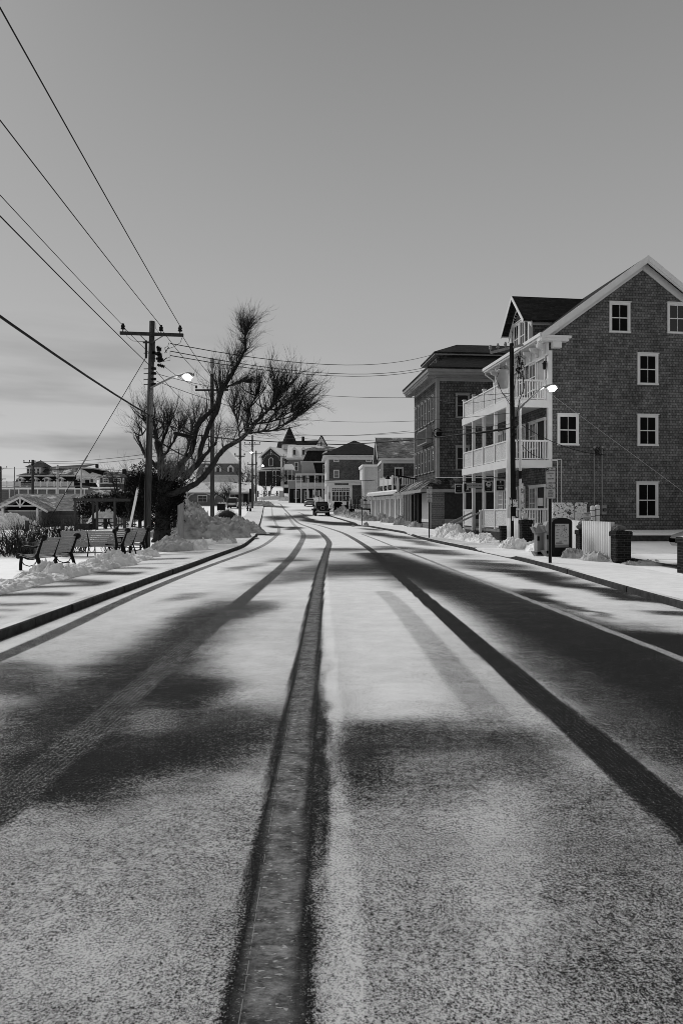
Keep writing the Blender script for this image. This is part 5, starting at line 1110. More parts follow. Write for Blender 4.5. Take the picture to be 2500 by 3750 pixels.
def big_tree():
    base = P(598, 1985, 33); t = thing('bare_tree', 'huge leafless tree with one limb sweeping right over the street and another reaching up', 'tree', (base.x, 33, 0)); off = Vector((base.x, 33, 0)); rg = random.Random(11)
    tm = MB(); limbs = {}
    def limb(k, L_, r0, r1, d0=33., d1=33.):
        n = len(L_); pp = [P(x, y, d0 + (d1 - d0) * i / (n - 1)) - off + Vector((0, rg.uniform(-.12, .12), 0)) for i, (x, y) in enumerate(L_)]; o_, r_ = spl(pp, r0, r1)
        o_ = [p + Vector((rg.gauss(0, .015), rg.gauss(0, .015), rg.gauss(0, .015))) for p in o_]; tm.tube(o_, r_, 9); limbs[k] = o_
    limb('t', [(597, 2000), (598, 1930), (600, 1860), (604, 1800), (618, 1755)], .36, .22)
    limb('t2', [(572, 1995), (584, 1930), (590, 1850), (594, 1780), (590, 1700), (585, 1640)], .25, .15)
    limb('low', [(612, 1815), (655, 1800), (690, 1786), (738, 1753), (776, 1705), (802, 1668), (828, 1638), (872, 1615), (904, 1587)], .15, .095, 33, 32)
    limb('A2', [(604, 1800), (640, 1735), (668, 1690), (700, 1655), (715, 1600), (732, 1545), (783, 1494), (805, 1437)], .14, .1, 33, 33.4)
    limb('A3', [(668, 1745), (725, 1700), (735, 1641), (767, 1558), (795, 1497), (812, 1430)], .13, .11, 33, 33.4)
    limb('A4', [(660, 1765), (700, 1730), (760, 1655), (790, 1620)], .12, .07, 33, 34)
    limb('A', [(805, 1440), (838, 1388), (868, 1342), (886, 1305), (900, 1265), (897, 1225)], .12, .03, 33.4, 33.8)
    limb('As', [(812, 1430), (848, 1408), (872, 1400), (890, 1396)], .06, .015, 33.4, 33)
    limb('B', [(904, 1587), (930, 1552), (961, 1520), (987, 1497), (1002, 1470), (1010, 1448)], .1, .03, 32, 31.8)
    limb('B2', [(900, 1590), (925, 1584), (965, 1580), (1000, 1576), (1035, 1556), (1065, 1538), (1090, 1520)], .06, .012, 32, 31)
    limb('B3', [(985, 1500), (1022, 1498), (1052, 1484), (1078, 1462)], .05, .012, 31.9, 32.4)
    limb('B4', [(987, 1497), (1012, 1470), (1030, 1445), (1040, 1430)], .05, .012, 31.9, 31)
    limb('B5', [(904, 1587), (906, 1540), (912, 1510), (922, 1475), (940, 1448)], .05, .012, 32, 32.6)
    limb('B6', [(880, 1610), (872, 1560), (860, 1520), (855, 1490)], .045, .012, 32, 31.4)
    limb('B7', [(930, 1552), (985, 1545), (1035, 1525), (1075, 1500)], .05, .012, 32, 31.4)
    limb('L1', [(590, 1700), (578, 1640), (572, 1600), (555, 1575), (540, 1555), (528, 1540)], .1, .015, 33, 32.6)
    limb('L2', [(585, 1650), (598, 1610), (612, 1580), (622, 1555)], .09, .015, 33, 33.6)
    limb('L3', [(592, 1690), (618, 1645), (645, 1605), (658, 1570)], .08, .015, 33, 34)
    limb('L4', [(588, 1720), (556, 1690), (530, 1665), (512, 1625), (508, 1600), (522, 1590)], .1, .03, 33, 32.6)
    limb('L5', [(584, 1640), (577, 1605), (568, 1575), (562, 1550)], .07, .015, 33, 33.6)
    limb('L6', [(670, 1690), (688, 1645), (697, 1600), (700, 1570)], .06, .015, 33, 32)
    sub = {}
    def branches(k, n, L_, bias, r=.035, a=.1):
        src = limbs[k]; sub.setdefault(k, [])
        for q in range(int(n * 1.7)):
            f = a + (1 - a) * (q + rg.random()) / n; i = min(int(f * (len(src) - 1)), len(src) - 2); p = src[i].lerp(src[i + 1], rg.random()); d = (src[i + 1] - src[i]).normalized()
            d = (d * .5 + Vector(bias) + Vector((rg.gauss(0, .75), rg.gauss(0, .6), rg.gauss(0, .4)))).normalized(); l = L_ * .9 * rg.uniform(.6, 1.15); pl = [p]; c_ = p.copy()
            for _ in range(6): c_ = c_ + d * l / 6; pl.append(c_.copy()); d = (d + Vector(bias) * .18 + Vector((rg.gauss(0, .14), rg.gauss(0, .14), rg.gauss(0, .1)))).normalized()
            tm.tube(pl, [r * (1 - .75 * u / 6) for u in range(7)], 5, False); sub[k].append(pl)
    for k, n, L_, bi in (('A', 10, .8, (.1, 0, 1)), ('As', 8, .9, (.6, 0, .4)), ('B', 13, 1.7, (.0, 0, 1)), ('B2', 14, 1.5, (.5, 0, .6)), ('B3', 10, 1.4, (.3, 0, .8)), ('B4', 9, 1.2, (.15, 0, 1)), ('B5', 10, 1.4, (0, 0, 1)), ('B6', 8, 1.3, (-.15, 0, 1)), ('B7', 10, 1.4, (.4, 0, .8)),
                         ('L1', 8, 1.3, (-.15, 0, 1)), ('L2', 7, 1.3, (0, 0, 1)), ('L3', 8, 1.3, (.1, 0, 1)), ('L4', 7, 1.1, (-.5, 0, .8)), ('L5', 7, 1.3, (-.1, 0, 1)), ('L6', 8, 1.3, (.1, 0, 1)), ('A2', 9, 1.6, (-.15, 0, 1)), ('A3', 7, 1.5, (.2, 0, 1)), ('A4', 5, 1.3, (.2, 0, 1)), ('low', 9, 1.1, (.1, 0, 1))): branches(k, n, L_, bi)
    tm.build('trunk', BARK, t, True)
    def on(k, a=0., b=1.):
        L_ = limbs[k]
        def f(r):
            if r.random() < .75 and sub.get(k):
                L2 = r.choice(sub[k]); i = r.randint(0, len(L2) - 2); return L2[i].lerp(L2[i + 1], r.random()), (L2[i + 1] - L2[i]).normalized()
            i = min(int((a + (b - a) * r.random()) * (len(L_) - 1)), len(L_) - 2); return L_[i].lerp(L_[i + 1], r.random()), (L_[i + 1] - L_[i]).normalized()
        return f
    c = MB()
    twigs(c, on('A', .0, 1), rg, 230, 1.0, (.08, 0, .7), .45, 6, .008)
    twigs(c, on('A', .1, .8), rg, 80, 1.1, (.7, 0, .45), .3, 6, .009); twigs(c, on('A', .0, .6), rg, 60, .9, (-.5, 0, .8), .25, 6, .009)
    twigs(c, on('As'), rg, 100, .8, (.6, 0, .4), .35, 6, .009)
    for k, n, L_, bi in (('B', 200, .92, (.1, 0, .85)), ('B2', 315, .92, (.5, 0, .4)), ('B3', 210, .92, (.4, 0, .65)), ('B4', 195, .92, (.2, 0, .85)), ('B5', 195, .92, (.05, 0, .9)), ('B6', 165, .92, (-.1, 0, .95)), ('B7', 210, .92, (.45, 0, .5)),
                         ('L1', 140, .95, (-.2, 0, .85)), ('L2', 140, .95, (.05, 0, .95)), ('L3', 140, .95, (.1, 0, .95)), ('L4', 60, 1.0, (-.4, 0, .8)), ('L5', 140, .95, (-.1, 0, .95)), ('L6', 140, .95, (.05, 0, .95)), ('A2', 150, 1.1, (-.1, 0, .9)), ('A3', 80, 1.1, (.1, 0, .9)), ('A4', 60, 1.0, (.2, 0, .8)), ('low', 90, .9, (.1, 0, .9)), ('t2', 80, .9, (0, 0, .8))): twigs(c, on(k, .12 if k != 't2' else .45, 1), rg, int(n * .85), L_, bi, .5, 7, .008)
    c.build('crown', TWIG, t)
    c = MB(); pf = lambda r: (P(r.uniform(575, 715), r.uniform(1700, 1765), 32.4 + r.uniform(-.3, .3)) - off, Vector((0, 0, 1)))
    twigs(c, pf, rg, 200, .75, (.35, -.2, .75), .45, 6, .01); twigs(c, lambda r: (P(r.uniform(770, 900), r.uniform(1560, 1620), 31.8 + r.uniform(-.3, .3)) - off, Vector((.6, 0, .2))), rg, 90, .7, (.6, -.1, .2), .5, 6, .009); c.build('pale_shoots', TWIGL, t)
    m = MB(); leafmass(m, Vector((0, 0, 1.9)), (.75, .6, 1.6), 2600, .1, rg); m.build('ivy', NEEDLE, t)
def leafmass(m, c, r, n, s, rg):
    for _ in range(n):
        while True:
            v = Vector((rg.uniform(-1, 1), rg.uniform(-1, 1), rg.uniform(-1, 1)))
            if v.length < 1 and rg.random() < .35 + v.length * .65: break
        k = 1 + .45 * mn.noise(v * 2.3 + c * .7); p = c + Vector((v.x * r[0] * k, v.y * r[1] * k, v.z * r[2] * k))
        a = Vector((rg.gauss(0, 1), rg.gauss(0, 1), rg.gauss(0, 1) + .5)).normalized(); b = a.orthogonal().normalized(); b.rotate(Matrix.Rotation(rg.uniform(0, 6.28), 3, a)); L_ = s * rg.uniform(.7, 1.8)
        m.add([tuple(p), tuple(p + a * L_ + b * s * .25), tuple(p + a * L_ * 1.5), tuple(p + a * L_ - b * s * .25)], [(0, 1, 2, 3)])
big_tree()
rg = random.Random(21)
def evergreen(label, px, py, d, r, n, s=.11):
    c = P(px, py, d); o = thing('evergreen_shrub', label, 'shrub', (c.x, d, 0), 0, 'dark evergreens behind the benches'); zb = tz(c.x, d)
    m = MB(); leafmass(m, Vector((0, 0, c.z)), r, n, s, rg); m.build('foliage', NEEDLE, o); MB().tube([(0, 0, zb - .2), (0, 0, c.z)], [.12, .05], 6).build('stem', BARK, o); return o
evergreen('tall dark evergreen just left of the near utility pole', 515, 1800, 50, (1.05, 1.0, 2.1), 4200)
evergreen('broad dark evergreen mass behind the bench backs', 548, 1830, 48, (1.15, 1.0, 1.75), 4200)
evergreen('dark evergreen clump between the near pole and the ivy-covered trunk', 600, 1775, 36, (1.3, .8, 1.2), 4200)
evergreen('low dark evergreen to the right of the tree trunk', 640, 1835, 37, (.55, .6, .9), 1800)
evergreen('dark round evergreen behind the timber pergola', 340, 1862, 62, (1.5, 1, 1.2), 2000, .15)
evergreen('spreading dark evergreen between the pergola and the cottages', 440, 1850, 56, (1.4, 1, 1.1), 2000, .15)
def small_tree(label, px, d, ht, spread, n=90, mat=None, name='bare_tree', lean=.1, group=None, pyb=None):
    x = (px - 1250) * d / F; zb = tz(x, d); o = thing(name, label, 'tree', (x, d, zb), 0, group); r = random.Random(int(px)); m = MB(); L_ = []
    def br(p, dv, l, rad, dep):
        q = [p]; c = p.copy(); dd = dv
        for i in range(4): c = c + dd * l / 4; q.append(c.copy()); dd = (dd + Vector((r.gauss(0, .18), r.gauss(0, .18), .08))).normalized()
        m.tube(q, [rad * (1 - .12 * i) for i in range(5)], 6 if dep < 2 else 4); L_.append(q)
        if dep < 3:
            for k in range(3 if dep else 4): br(q[r.randint(2, 4)], (dd + Vector((r.gauss(0, spread), r.gauss(0, spread), r.gauss(.1, .35)))).normalized(), l * r.uniform(.55, .8), rad * .5, dep + 1)
    br(Vector((0, 0, -.2)), Vector((lean, 0, 1)).normalized(), ht * .33, ht * .028, 0); m.build('trunk', BARK, o, True)
    c = MB(); T_ = [q for q in L_[4:]] or L_
    def f(r_): q = r_.choice(T_); i = r_.randint(1, 3); return q[i].copy(), (q[i + 1] - q[i]).normalized()
    twigs(c, f, r, n, ht * .22, (0, 0, .7), .45, 5, max(.008, d * .00018)); c.build('crown', mat or TWIG, o); return o
small_tree('round bare tree on the snowy lawn below the church', 989, 192, 11, .9, 160)
small_tree('smaller bare tree left of the round tree on the church lawn', 974, 188, 7, .8, 80)
small_tree('bare tree in front of the mansard villa', 826, 120, 7, .7, 120)
small_tree('bare tree crowding the far utility poles on the left', 892, 150, 10, .7, 130)
small_tree('bare tree farther back behind the far poles', 905, 185, 12, .7, 120)
small_tree('thin bare tree rising left of the dark evergreens', 480, 53, 7.2, .45, 130)
small_tree('small bare tree in front of the cottages', 420, 58, 4.2, .7, 80)
def brush(label, px, d, w_, h, n, name='bare_shrub', mat=None, cat='shrub', group='bare shrubs left of the benches'):
    x = (px - 1250) * d / F; zb = tz(x, d); o = thing(name, label, cat, (x, d, zb), 0, group); r = random.Random(int(px * 7)); m = MB()
    for _ in range(n):
        p = Vector((r.uniform(-w_, w_), r.uniform(-.6, .6), -.1)); dv = Vector((p.x * .25 / w_ + r.gauss(0, .28), r.gauss(0, .25), 1)).normalized(); l = h * r.uniform(.5, 1.1) * (1 - .35 * abs(p.x / w_) ** 2); q = [p]; c = p.copy()
        for i in range(4): c = c + dv * l / 4; q.append(c.copy()); dv = (dv + Vector((r.gauss(0, .16), r.gauss(0, .16), 0))).normalized()
        m.tube(q, [.011, .01, .008, .006, .003], 3, False)
        for k in range(4):
            i = r.randint(1, 3); e = (dv + Vector((r.gauss(0, .6), r.gauss(0, .6), r.gauss(.1, .4)))).normalized(); a = q[i]; ll = l * r.uniform(.15, .4); m.tube([a, a + e * ll * .5, a + (e + Vector((0, 0, .25))).normalized() * ll], [.006, .005, .002], 3, False)
    m.build('stems', mat or TWIG, o); return o
brush('tangled bare shrub at the left edge of the picture', 10, 24.5, 1.0, 1.25, 120)
brush('tangled bare shrub, second from the left edge', 75, 25.5, 1.0, 1.35, 130)
brush('tangled bare shrub behind the wooden planter box', 140, 26, 1.0, 1.7, 140)
brush('tangled bare shrub nearest the long bench', 215, 26.5, 1.0, 1.6, 120)
brush('sparse bare shrub beside the pergola', 260, 33, .7, 1.6, 90)
brush('small pale weed sticking out of the snow behind the benches', 425, 27, .35, .6, 40, mat=TWIGL, group=None)
# round brown ornamental grass
o = thing('grass_clump', 'round brown ornamental grass clump beside the cleared path', 'grass clump', (P(832, 0, 66).x, 66, tz(P(832, 0, 66).x, 66)))
m = MB(); r = random.Random(2)
for _ in range(2600):
    a = r.uniform(0, 6.28); e = r.uniform(0, 1) ** .6; dv = Vector((math.cos(a) * e * 1.15, math.sin(a) * e * .9, 1.2 - .75 * e)).normalized(); p = Vector((dv.x * .35, dv.y * .3, -.05)); l = r.uniform(.9, 1.35); s_ = Vector((-math.sin(a), math.cos(a), 0)) * .012
    q = p + dv * l * .6; e_ = q + (dv + Vector((0, 0, -.25))).normalized() * l * .45; m.add([tuple(p - s_), tuple(p + s_), tuple(q + s_), tuple(e_), tuple(q - s_)], [(0, 1, 2, 4), (4, 2, 3)])
m.build('blades', GRASSB, o); MB().lathe([(.5, -.1), (.9, .3), (.75, .75), (.3, .98), (.05, 1.03)], n=14).build('core', GRASSB, o, True)

# ============================================================ snow heaps
def chunk(q, s):
    ds, ps = mn.voronoi(q * s); p = ps[0]; c = mn.cell_vector(p * 7.13 + Vector((3.1, 1.7, 9.2))); c2 = mn.cell_vector(p * 3.7 + Vector((8.1, 4.7, 2.2))); t = Vector((c.x - .5, c.y - .5, c.z - .5))
    return (c2.x * .45 - .05 + (q * s - p).dot(t) * 1.5 + .1) * min(1, (ds[1] - ds[0]) * 9 + .25)
def mound(label, x, y, rx, ry, h, seed=1, mat=None, lump=.5, rot=0, name='snow_heap', group=None, n=44, zo=0, pw=1.0):
    zb = tz(x, y) + zo; co, fs = [], []; c, s = math.cos(R(rot)), math.sin(R(rot)); na = 64
    for i in range(n + 1):
        rr = i / n * 1.12
        for j in range(na):
            a = 2 * math.pi * j / na; u, v = rr * math.cos(a) * rx, rr * math.sin(a) * ry; wx, wy = u * c - v * s, u * s + v * c; q = Vector((x + wx, y + wy, seed * 7.3))
            e = 1 + .18 * mn.noise(Vector((math.cos(a) * 1.6, math.sin(a) * 1.6, seed))) + .1 * mn.noise(Vector((math.cos(a) * 5, math.sin(a) * 5, seed)))
            f = max(0, 1 - (rr / e) ** 2) ** pw
            sc = 1 / max(.25, min(.9, h)); b = chunk(q, 1.5 * sc) * .6 + chunk(q, 3.6 * sc) * .5 + .35 * mn.noise(q * .9 * sc) + .12 * mn.noise(q * 9 * sc)
            z = h * f * (1 - lump * .55) + h * lump * b * min(1, f * 3) * 1.0
            z = z - .08 if f <= 0 else z
            co.append((wx, wy, z))
    idx = lambda i, j: i * na + j % na
    for i in range(n):
        for j in range(na): fs.append((idx(i, j), idx(i + 1, j), idx(i + 1, j + 1), idx(i, j + 1)))
    me = bpy.data.meshes.new(name); me.from_pydata(co, [], fs); me.materials.append(mat or SNOWL); me.update()
    o = bpy.data.objects.new(name, me); COL.objects.link(o); o.location = (x, y, zb); tag(o, label, 'snow heap', group); return o
def bank(label, pts_, wd, h, seed, mat=None, lump=.6, name='snow_bank'):
    """a shovelled ridge along a line of (x, y)"""
    P_ = [Vector((a, b, 0)) for a, b in pts_]; Ls = [0]
    for a, b in zip(P_[:-1], P_[1:]): Ls.append(Ls[-1] + (b - a).length)
    n = int(Ls[-1] / .06) + 2; nc = 30; co, fs = [], []
    for i in range(n + 1):
        s = Ls[-1] * i / n; k = max(j for j in range(len(Ls) - 1) if Ls[j] <= s + 1e-9); t = (s - Ls[k]) / (Ls[k + 1] - Ls[k]); p = P_[k].lerp(P_[k + 1], min(t, 1)); d = (P_[k + 1] - P_[k]).normalized(); sd2 = Vector((d.y, -d.x, 0))
        en = min(1, s / .5, (Ls[-1] - s) / .5); hh = h * (.55 + .75 * abs(mn.noise(Vector((s * .55, seed, 0)))) * 1.6) * max(.05, en); ww = wd * (1 + .3 * mn.noise(Vector((s * 1.1, seed, 5)))) * (.4 + .6 * en)
        for j in range(nc + 1):
            u = -1 + 2 * j / nc; q = p + sd2 * ww * u; f = max(0, 1 - abs(u) ** 2.2); v = Vector((q.x, q.y, seed)); z = hh * f * (1 - lump * .5) + hh * lump * (chunk(v, 3.0) * 1.1 + chunk(v, 7) * .5 + .25 * mn.noise(v * 6)) * min(1, f * 2.5); co.append((q.x, q.y, tz(q.x, q.y) + z - (.06 if f <= 0 else 0)))
    for i in range(n):
        for j in range(nc): a = i * (nc + 1) + j; fs.append((a, a + 1, a + nc + 2, a + nc + 1))
    b0 = co[len(co) // 2]; me = bpy.data.meshes.new(name); me.from_pydata([(a - b0[0], b - b0[1], c - b0[2]) for a, b, c in co], [], fs); me.materials.append(mat or SNOWL); me.update()
    o = bpy.data.objects.new(name, me); COL.objects.link(o); o.location = b0; tag(o, label, 'snow bank'); return o
bank('shovelled ridge of clean lumpy snow along the left pavement in front of the benches', [(-6.75, 9.0), (-6.85, 12.5), (-6.9, 15.5), (-6.85, 18.5), (-6.8, 21), (-6.75, 23.6)], .42, .27, 3, lump=.42)
mound('rounded snow lump in front of the nearest bench', -7.1, 16.6, .6, .5, .42, 5, lump=.6)
mound('pile of snow blocks before the long bench', -6.9, 20.6, .75, .6, .45, 8, lump=.6)
mound('little snow lump at the end of the ridge', -6.8, 24.2, .35, .4, .3, 9)
mound('low dirty snow hump right of the near pole', -6.75, 27.6, .95, .8, .62, 12, SNOWD, .35)
mound('small broken snow block beside the pavement', -5.85, 27.7, .5, .4, .5, 14, lump=.7)
mound('huge dirty ploughed snow heap right of the tree trunk', P(730, 0, 38).x, 38.5, 2.9, 2.4, 1.25, 17, SNOWD, .5, n=60, pw=.8)
mound('long dirty tail of the ploughed heap towards the pavement', P(835, 0, 43).x, 43.5, 2.3, 2.0, .85, 19, SNOWD, .6, n=50)
mound('clean peaked snow heap behind the ploughed heap', P(700, 0, 70).x, 70, 1.9, 2.0, 2.0, 23, SNOWD, .5)
mound('snow-covered rubble beside the antenna pole', P(745, 0, 55).x, 55, 1.3, 1.2, .9, 25, SNOWD, .6)
mound('snow heap behind the round brown grass clump', P(872, 0, 56).x, 56, 1.2, 1.4, .75, 27, SNOWD, .6)
mound('dirty snow lumps at the edge of the left pavement', P(775, 0, 31).x + .3, 32.3, .65, .45, .5, 29, SNOWD, .6)
mound('small snow lump next to the dirty lumps', P(810, 0, 31).x, 32.0, .35, .3, .3, 31)
bank('thin broken snow along the pavement beyond the near pole', [(-6.4, 29.3), (-6.1, 32), (-6.2, 35)], .35, .16, 33)
mound('white snow pile by the cottages', P(385, 0, 55).x, 55, 1.6, 1.3, 1.25, 35, lump=.5)
mound('jagged snow clod behind the long bench', P(355, 0, 30).x, 31, .7, .4, .4, 37, lump=.8)
mound('snow pile at the far left behind the shrubs', P(10, 0, 60).x, 60, 3.2, 2, 1.6, 39, lump=.3)
mound('snow heap at the far left kerb end', P(952, 0, 125).x, 126, 2.4, 4, .9, 41, SNOWD, .5)
# right-hand side
mound('tall shovelled snow heap at the foot of the inn steps', P(1660, 0, 37).x, 38, .95, 1.1, .8, 43, lump=.5)
bank('shovelled snow ridge along the front of the inn porch', [(5.95, 37.3), (6.35, 35.2), (6.75, 33.4), (7.1, 31.6)], .55, .34, 45)
mound('snow heap in front of the left brick pier', 7.35, 29.3, .7, .6, .5, 47, lump=.6)
mound('low snow heap leaning on the left brick pier', 8.05, 29.3, .35, .35, .28, 49)
mound('clean snow between the pier and the newspaper boxes', 8.3, 28.3, .7, 1.2, .45, 51, lump=.3)
bank('broken chunks of dirty snow along the corrugated fence', [(7.95, 22.9), (8.15, 22.6), (8.45, 22.0), (8.65, 21.55)], .33, .26, 53, SNOWD, .8)
mound('two leaning slabs of old snow beside the black map kiosk', 7.95, 23.5, .45, .3, .42, 55, SNOWD, .7, rot=30)
mound('crumbs of snow at the foot of the big brick pier', 9.35, 21.0, .75, .3, .12, 57, SNOWD, .9)
for i, (px, py, d, rx, h) in enumerate(((1400, 0, 67, .8, .95), (1430, 0, 64, .9, .55), (1475, 0, 60, .8, .9), (1535, 0, 53, .9, .5))):
    mound(['rounded snow heap at the left end of the white shopfront', 'low snow ridge under the shopfront windows', 'snow heap by the shopfront door', 'low snow heap under the brown block shutters'][i], P(px, 0, d).x - .15, d, rx, rx, h, 60 + i, SNOWD, .6)
mound('single round snow boulder on the kerb', P(1340, 0, 56).x, 56, .26, .24, .42, 66, SNOWD, .5); mound('small snow clod left of the boulder', P(1292, 0, 56).x, 56, .16, .14, .2, 67, SNOWD, .5)
bank('long ragged snow ridge beside the far right walkway', [(-.3, 90), (.9, 80), (2.0, 72), (2.7, 66)], .85, .75, 68, SNOWD, .7)
mound('snow heap in front of the sweet shop', P(1222, 0, 100).x, 100, 1.8, 3, 1.5, 70, lump=.5)
mound('snow heap by the mansard house corner', P(1160, 0, 135).x, 137, 1.6, 3, 1.6, 72)
mound('snow ridge below the church lawn', P(1010, 0, 178).x, 179, 5, 1.5, 1.0, 74)
mound('snow heap on the far street corner', P(1040, 0, 170).x + .6, 171, 2.2, 1.6, 1.0, 76)

# ============================================================ benches
def bench(label, x, y, rot, L_):
    o = thing('park_bench', label, 'bench', (x, y, tz(x, y) - .02), rot, 'park benches beside the left pavement')
    def yz(t): return t
    ends = (-L_ / 2, L_ / 2)
    for i, ex in enumerate((-L_ / 2 + .05, 0, L_ / 2 - .05)):
        m = MB(); pr_ = lambda L: [(ex, a, b) for a, b in L]; th_ = .5 if i == 1 else 1.0
        m.tube(pr_([(.30, 0), (.24, .2), (.17, .38), (.2, .5), (.28, .7), (.33, .86)]), [v * th_ for v in (.042, .042, .05, .05, .04, .04)], 8)
        m.tube(pr_([(-.3, .0), (-.3, .16), (-.28, .32), (-.25, .40)]), .04 * th_, 8); m.tube(pr_([(.19, .37), (.05, .33), (-.1, .33), (-.25, .39), (-.35, .38)]), [v * th_ for v in (.05, .045, .045, .048, .06)], 8)
        m.disc((ex, -.35, .38), .07, (1, 0, 0), .08, 12)
        if i != 1:
            m.disc((ex, .36, .87), .085, (1, 0, 0), .085, 14); m.tube(pr_([(.24, .63), (.05, .62), (-.15, .64), (-.25, .61), (-.29, .54), (-.24, .47), (-.14, .46)]), .026, 8)
        m.tube(pr_([(.2, .3), (.1, .16), (-.05, .12), (-.2, .16), (-.28, .25)]), .013, 6)
        m.build('cast_iron_end' if i != 1 else 'middle_support', IRON, o, True)
    m = MB()
    for k in range(5): y0 = -.3 + k * .095; m.box(-L_ / 2, L_ / 2, y0, y0 + .08, .385 - .02 * min(k, 3) + (.0), .41 - .02 * min(k, 3))
    m.build('seat', WOODB, o)
    m = MB()
    for k in range(6): t = k / 5; y0 = .16 + .14 * t; z0 = .44 + .365 * t; m.add([(-L_ / 2, y0, z0), (L_ / 2, y0, z0), (L_ / 2, y0 + .024, z0 + .056), (-L_ / 2, y0 + .024, z0 + .056), (-L_ / 2, y0 + .024, z0 - .008), (L_ / 2, y0 + .024, z0 - .008), (L_ / 2, y0 + .048, z0 + .054), (-L_ / 2, y0 + .048, z0 + .054)], [(0, 1, 2, 3), (7, 6, 5, 4), (0, 4, 5, 1), (2, 6, 7, 3), (1, 5, 6, 2), (0, 3, 7, 4)])
    m.build('backrest', WOODB, o)
    MB().tube([(-L_ / 2, .1, .13), (L_ / 2, .1, .13)], .012, 6).build('tie_rod', IRON, o); o.scale = (1, 1.15, 1.06)
bench('nearest wooden bench with iron ends, its back to the road, left of the pavement', -8.35, 19.5, -107, 1.5)
bench('long wooden bench seen squarely from behind, second from the left', -9.0, 24.6, 178, 2.1)
bench('third bench, side-on with its back to the road in front of the near pole', -7.9, 25.3, -104, 1.5)
bench('farthest bench, turned towards the harbour right beside the near pole', -8.5, 27.3, -140, 1.4)
o = MB().box(-11.6, -10.1, 25.0, 25.6, -.05, .48).box(-11.68, -11.55, 24.93, 25.07, -.05, .52).box(-11.2, -11.07, 24.93, 25.0, -.05, .52).build('wooden_planter', WOODL); tag(o, 'low timber planter box behind the nearest bench', 'planter')
o = MB().prism([(P(652, 0, 31.5).x, .0), (P(665, 0, 31.5).x + .1, .0), (P(665, 0, 31.5).x + .1, 2.05), (P(652, 0, 31.5).x, 1.9)], 31.45, 31.55).build('leaning_board', WOODL); tag(o, 'upright pale timber post beside the ivy-covered trunk', 'post')
# rope fence, pergola, pickets
pts_ = [(-23, 50), (-20.5, 50.3), (-18.05, 50), (-17.1, 49.5), (-14.9, 47), (-12.5, 45)]
o = thing('rope_fence', 'low post-and-rope fence behind the shrubs and benches', 'fence', (pts_[0][0], pts_[0][1], 0)); m = MB(); rp = MB()
for i, (x, y) in enumerate(pts_):
    z = tz(x, y); MB().box(x - pts_[0][0] - .1, x - pts_[0][0] + .1, y - 50 - .1, y - 50 + .1, z - .1, z + .75).build('fence_post', WOODP, o)
    if i: a = Vector((pts_[i - 1][0] + 23, pts_[i - 1][1] - 50, tz(*pts_[i - 1]) + .62)); b = Vector((x + 23, y - 50, z + .62)); rp.tube([a.lerp(b, t / 8) - Vector((0, 0, 1.6 * (t / 8) * (1 - t / 8))) for t in range(9)], .035, 5)
rp.build('rope', WOODD, o)
d = 48; kx = d / F; X = lambda px: (px - 1250) * kx
o = thing('pergola', 'open timber pergola with weathered posts left of the evergreens', 'pergola', (X(275), d, 0)); zb = tz(X(350), d)
for px, dd in ((275, 0), (299, 2.2), (355, 0), (420, 0), (476, 2.2)): MB().box((px - 275) * kx - .07, (px - 275) * kx + .07, dd, dd + .14, zb - .2, CAMZ + 44 * kx).build('post', WOODP, o)
m = MB(); m.box(-.1, 203 * kx, -.04, .1, CAMZ + 40 * kx, CAMZ + 48 * kx); m.box(-.1, 203 * kx, 2.2, 2.36, CAMZ + 40 * kx, CAMZ + 47 * kx)
for k in range(6): m.box(k * .75 - .05, k * .75 + .05, -.3, 2.6, CAMZ + 48.1 * kx, CAMZ + 51 * kx)
m.build('beam', WOODP, o); MB().box(0, .9, .2, 1.8, zb, zb + .4).build('bench_box', WOODD, o)
o = thing('picnic_table', 'dark picnic table under the pergola', 'table', (X(352), 49.2, tz(X(352), 49))); MB().box(-.65, .65, -.35, .35, .7, .76).build('table_top', WOODD, o); MB().box(-.6, .6, -.8, -.55, .42, .47).build('seat', WOODD, o); MB().box(-.6, .6, .55, .8, .42, .47).build('seat', WOODD, o); MB().beam((-.5, -.6, 0), (-.5, .1, .7), .06, .1).beam((-.5, .6, 0), (-.5, -.1, .7), .06, .1).beam((.5, -.6, 0), (.5, .1, .7), .06, .1).beam((.5, .6, 0), (.5, -.1, .7), .06, .1).build('leg', WOODD, o)
def pickets(label, a, b, h, mat, gap=.14, pw=.07, zf=None, name='picket_fence'):
    a = Vector((a[0], a[1], 0)); b = Vector((b[0], b[1], 0)); d = (b - a); n = int(d.length / gap); d.normalize(); s = Vector((-d.y, d.x, 0)); o = thing(name, label, 'fence', (a.x, a.y, 0)); m = MB(); rl = MB()
    zz = lambda p: zf if zf is not None else tz(p.x, p.y)
    for i in range(n + 1):
        p = a + d * gap * i; z = zz(p); q = p - a; u = d * pw / 2; w_ = s * .012
        vs = []
        for ww in (-w_, w_): vs += [tuple(q - u + ww + Vector((0, 0, z + .03))), tuple(q + u + ww + Vector((0, 0, z + .03))), tuple(q + u + ww + Vector((0, 0, z + h - .06))), tuple(q + ww + Vector((0, 0, z + h))), tuple(q - u + ww + Vector((0, 0, z + h - .06)))]
        m.add(vs, [(0, 1, 2, 3, 4), (9, 8, 7, 6, 5)] + [(k, 5 + k, 5 + (k + 1) % 5, (k + 1) % 5) for k in range(5)])
    for hh in (.25, h - .25): rl.beam(Vector((0, 0, zz(a) + hh)) + s * .05, (b - a) + Vector((0, 0, zz(b) + hh)) + s * .05, .04, .07)
    m.build('picket', mat, o); rl.build('rail', mat, o); return o
pickets('dark worn picket fence behind the long bench', (-17.0, 51.2), (-15.2, 50.6), .75, WOODP, .2, .08)
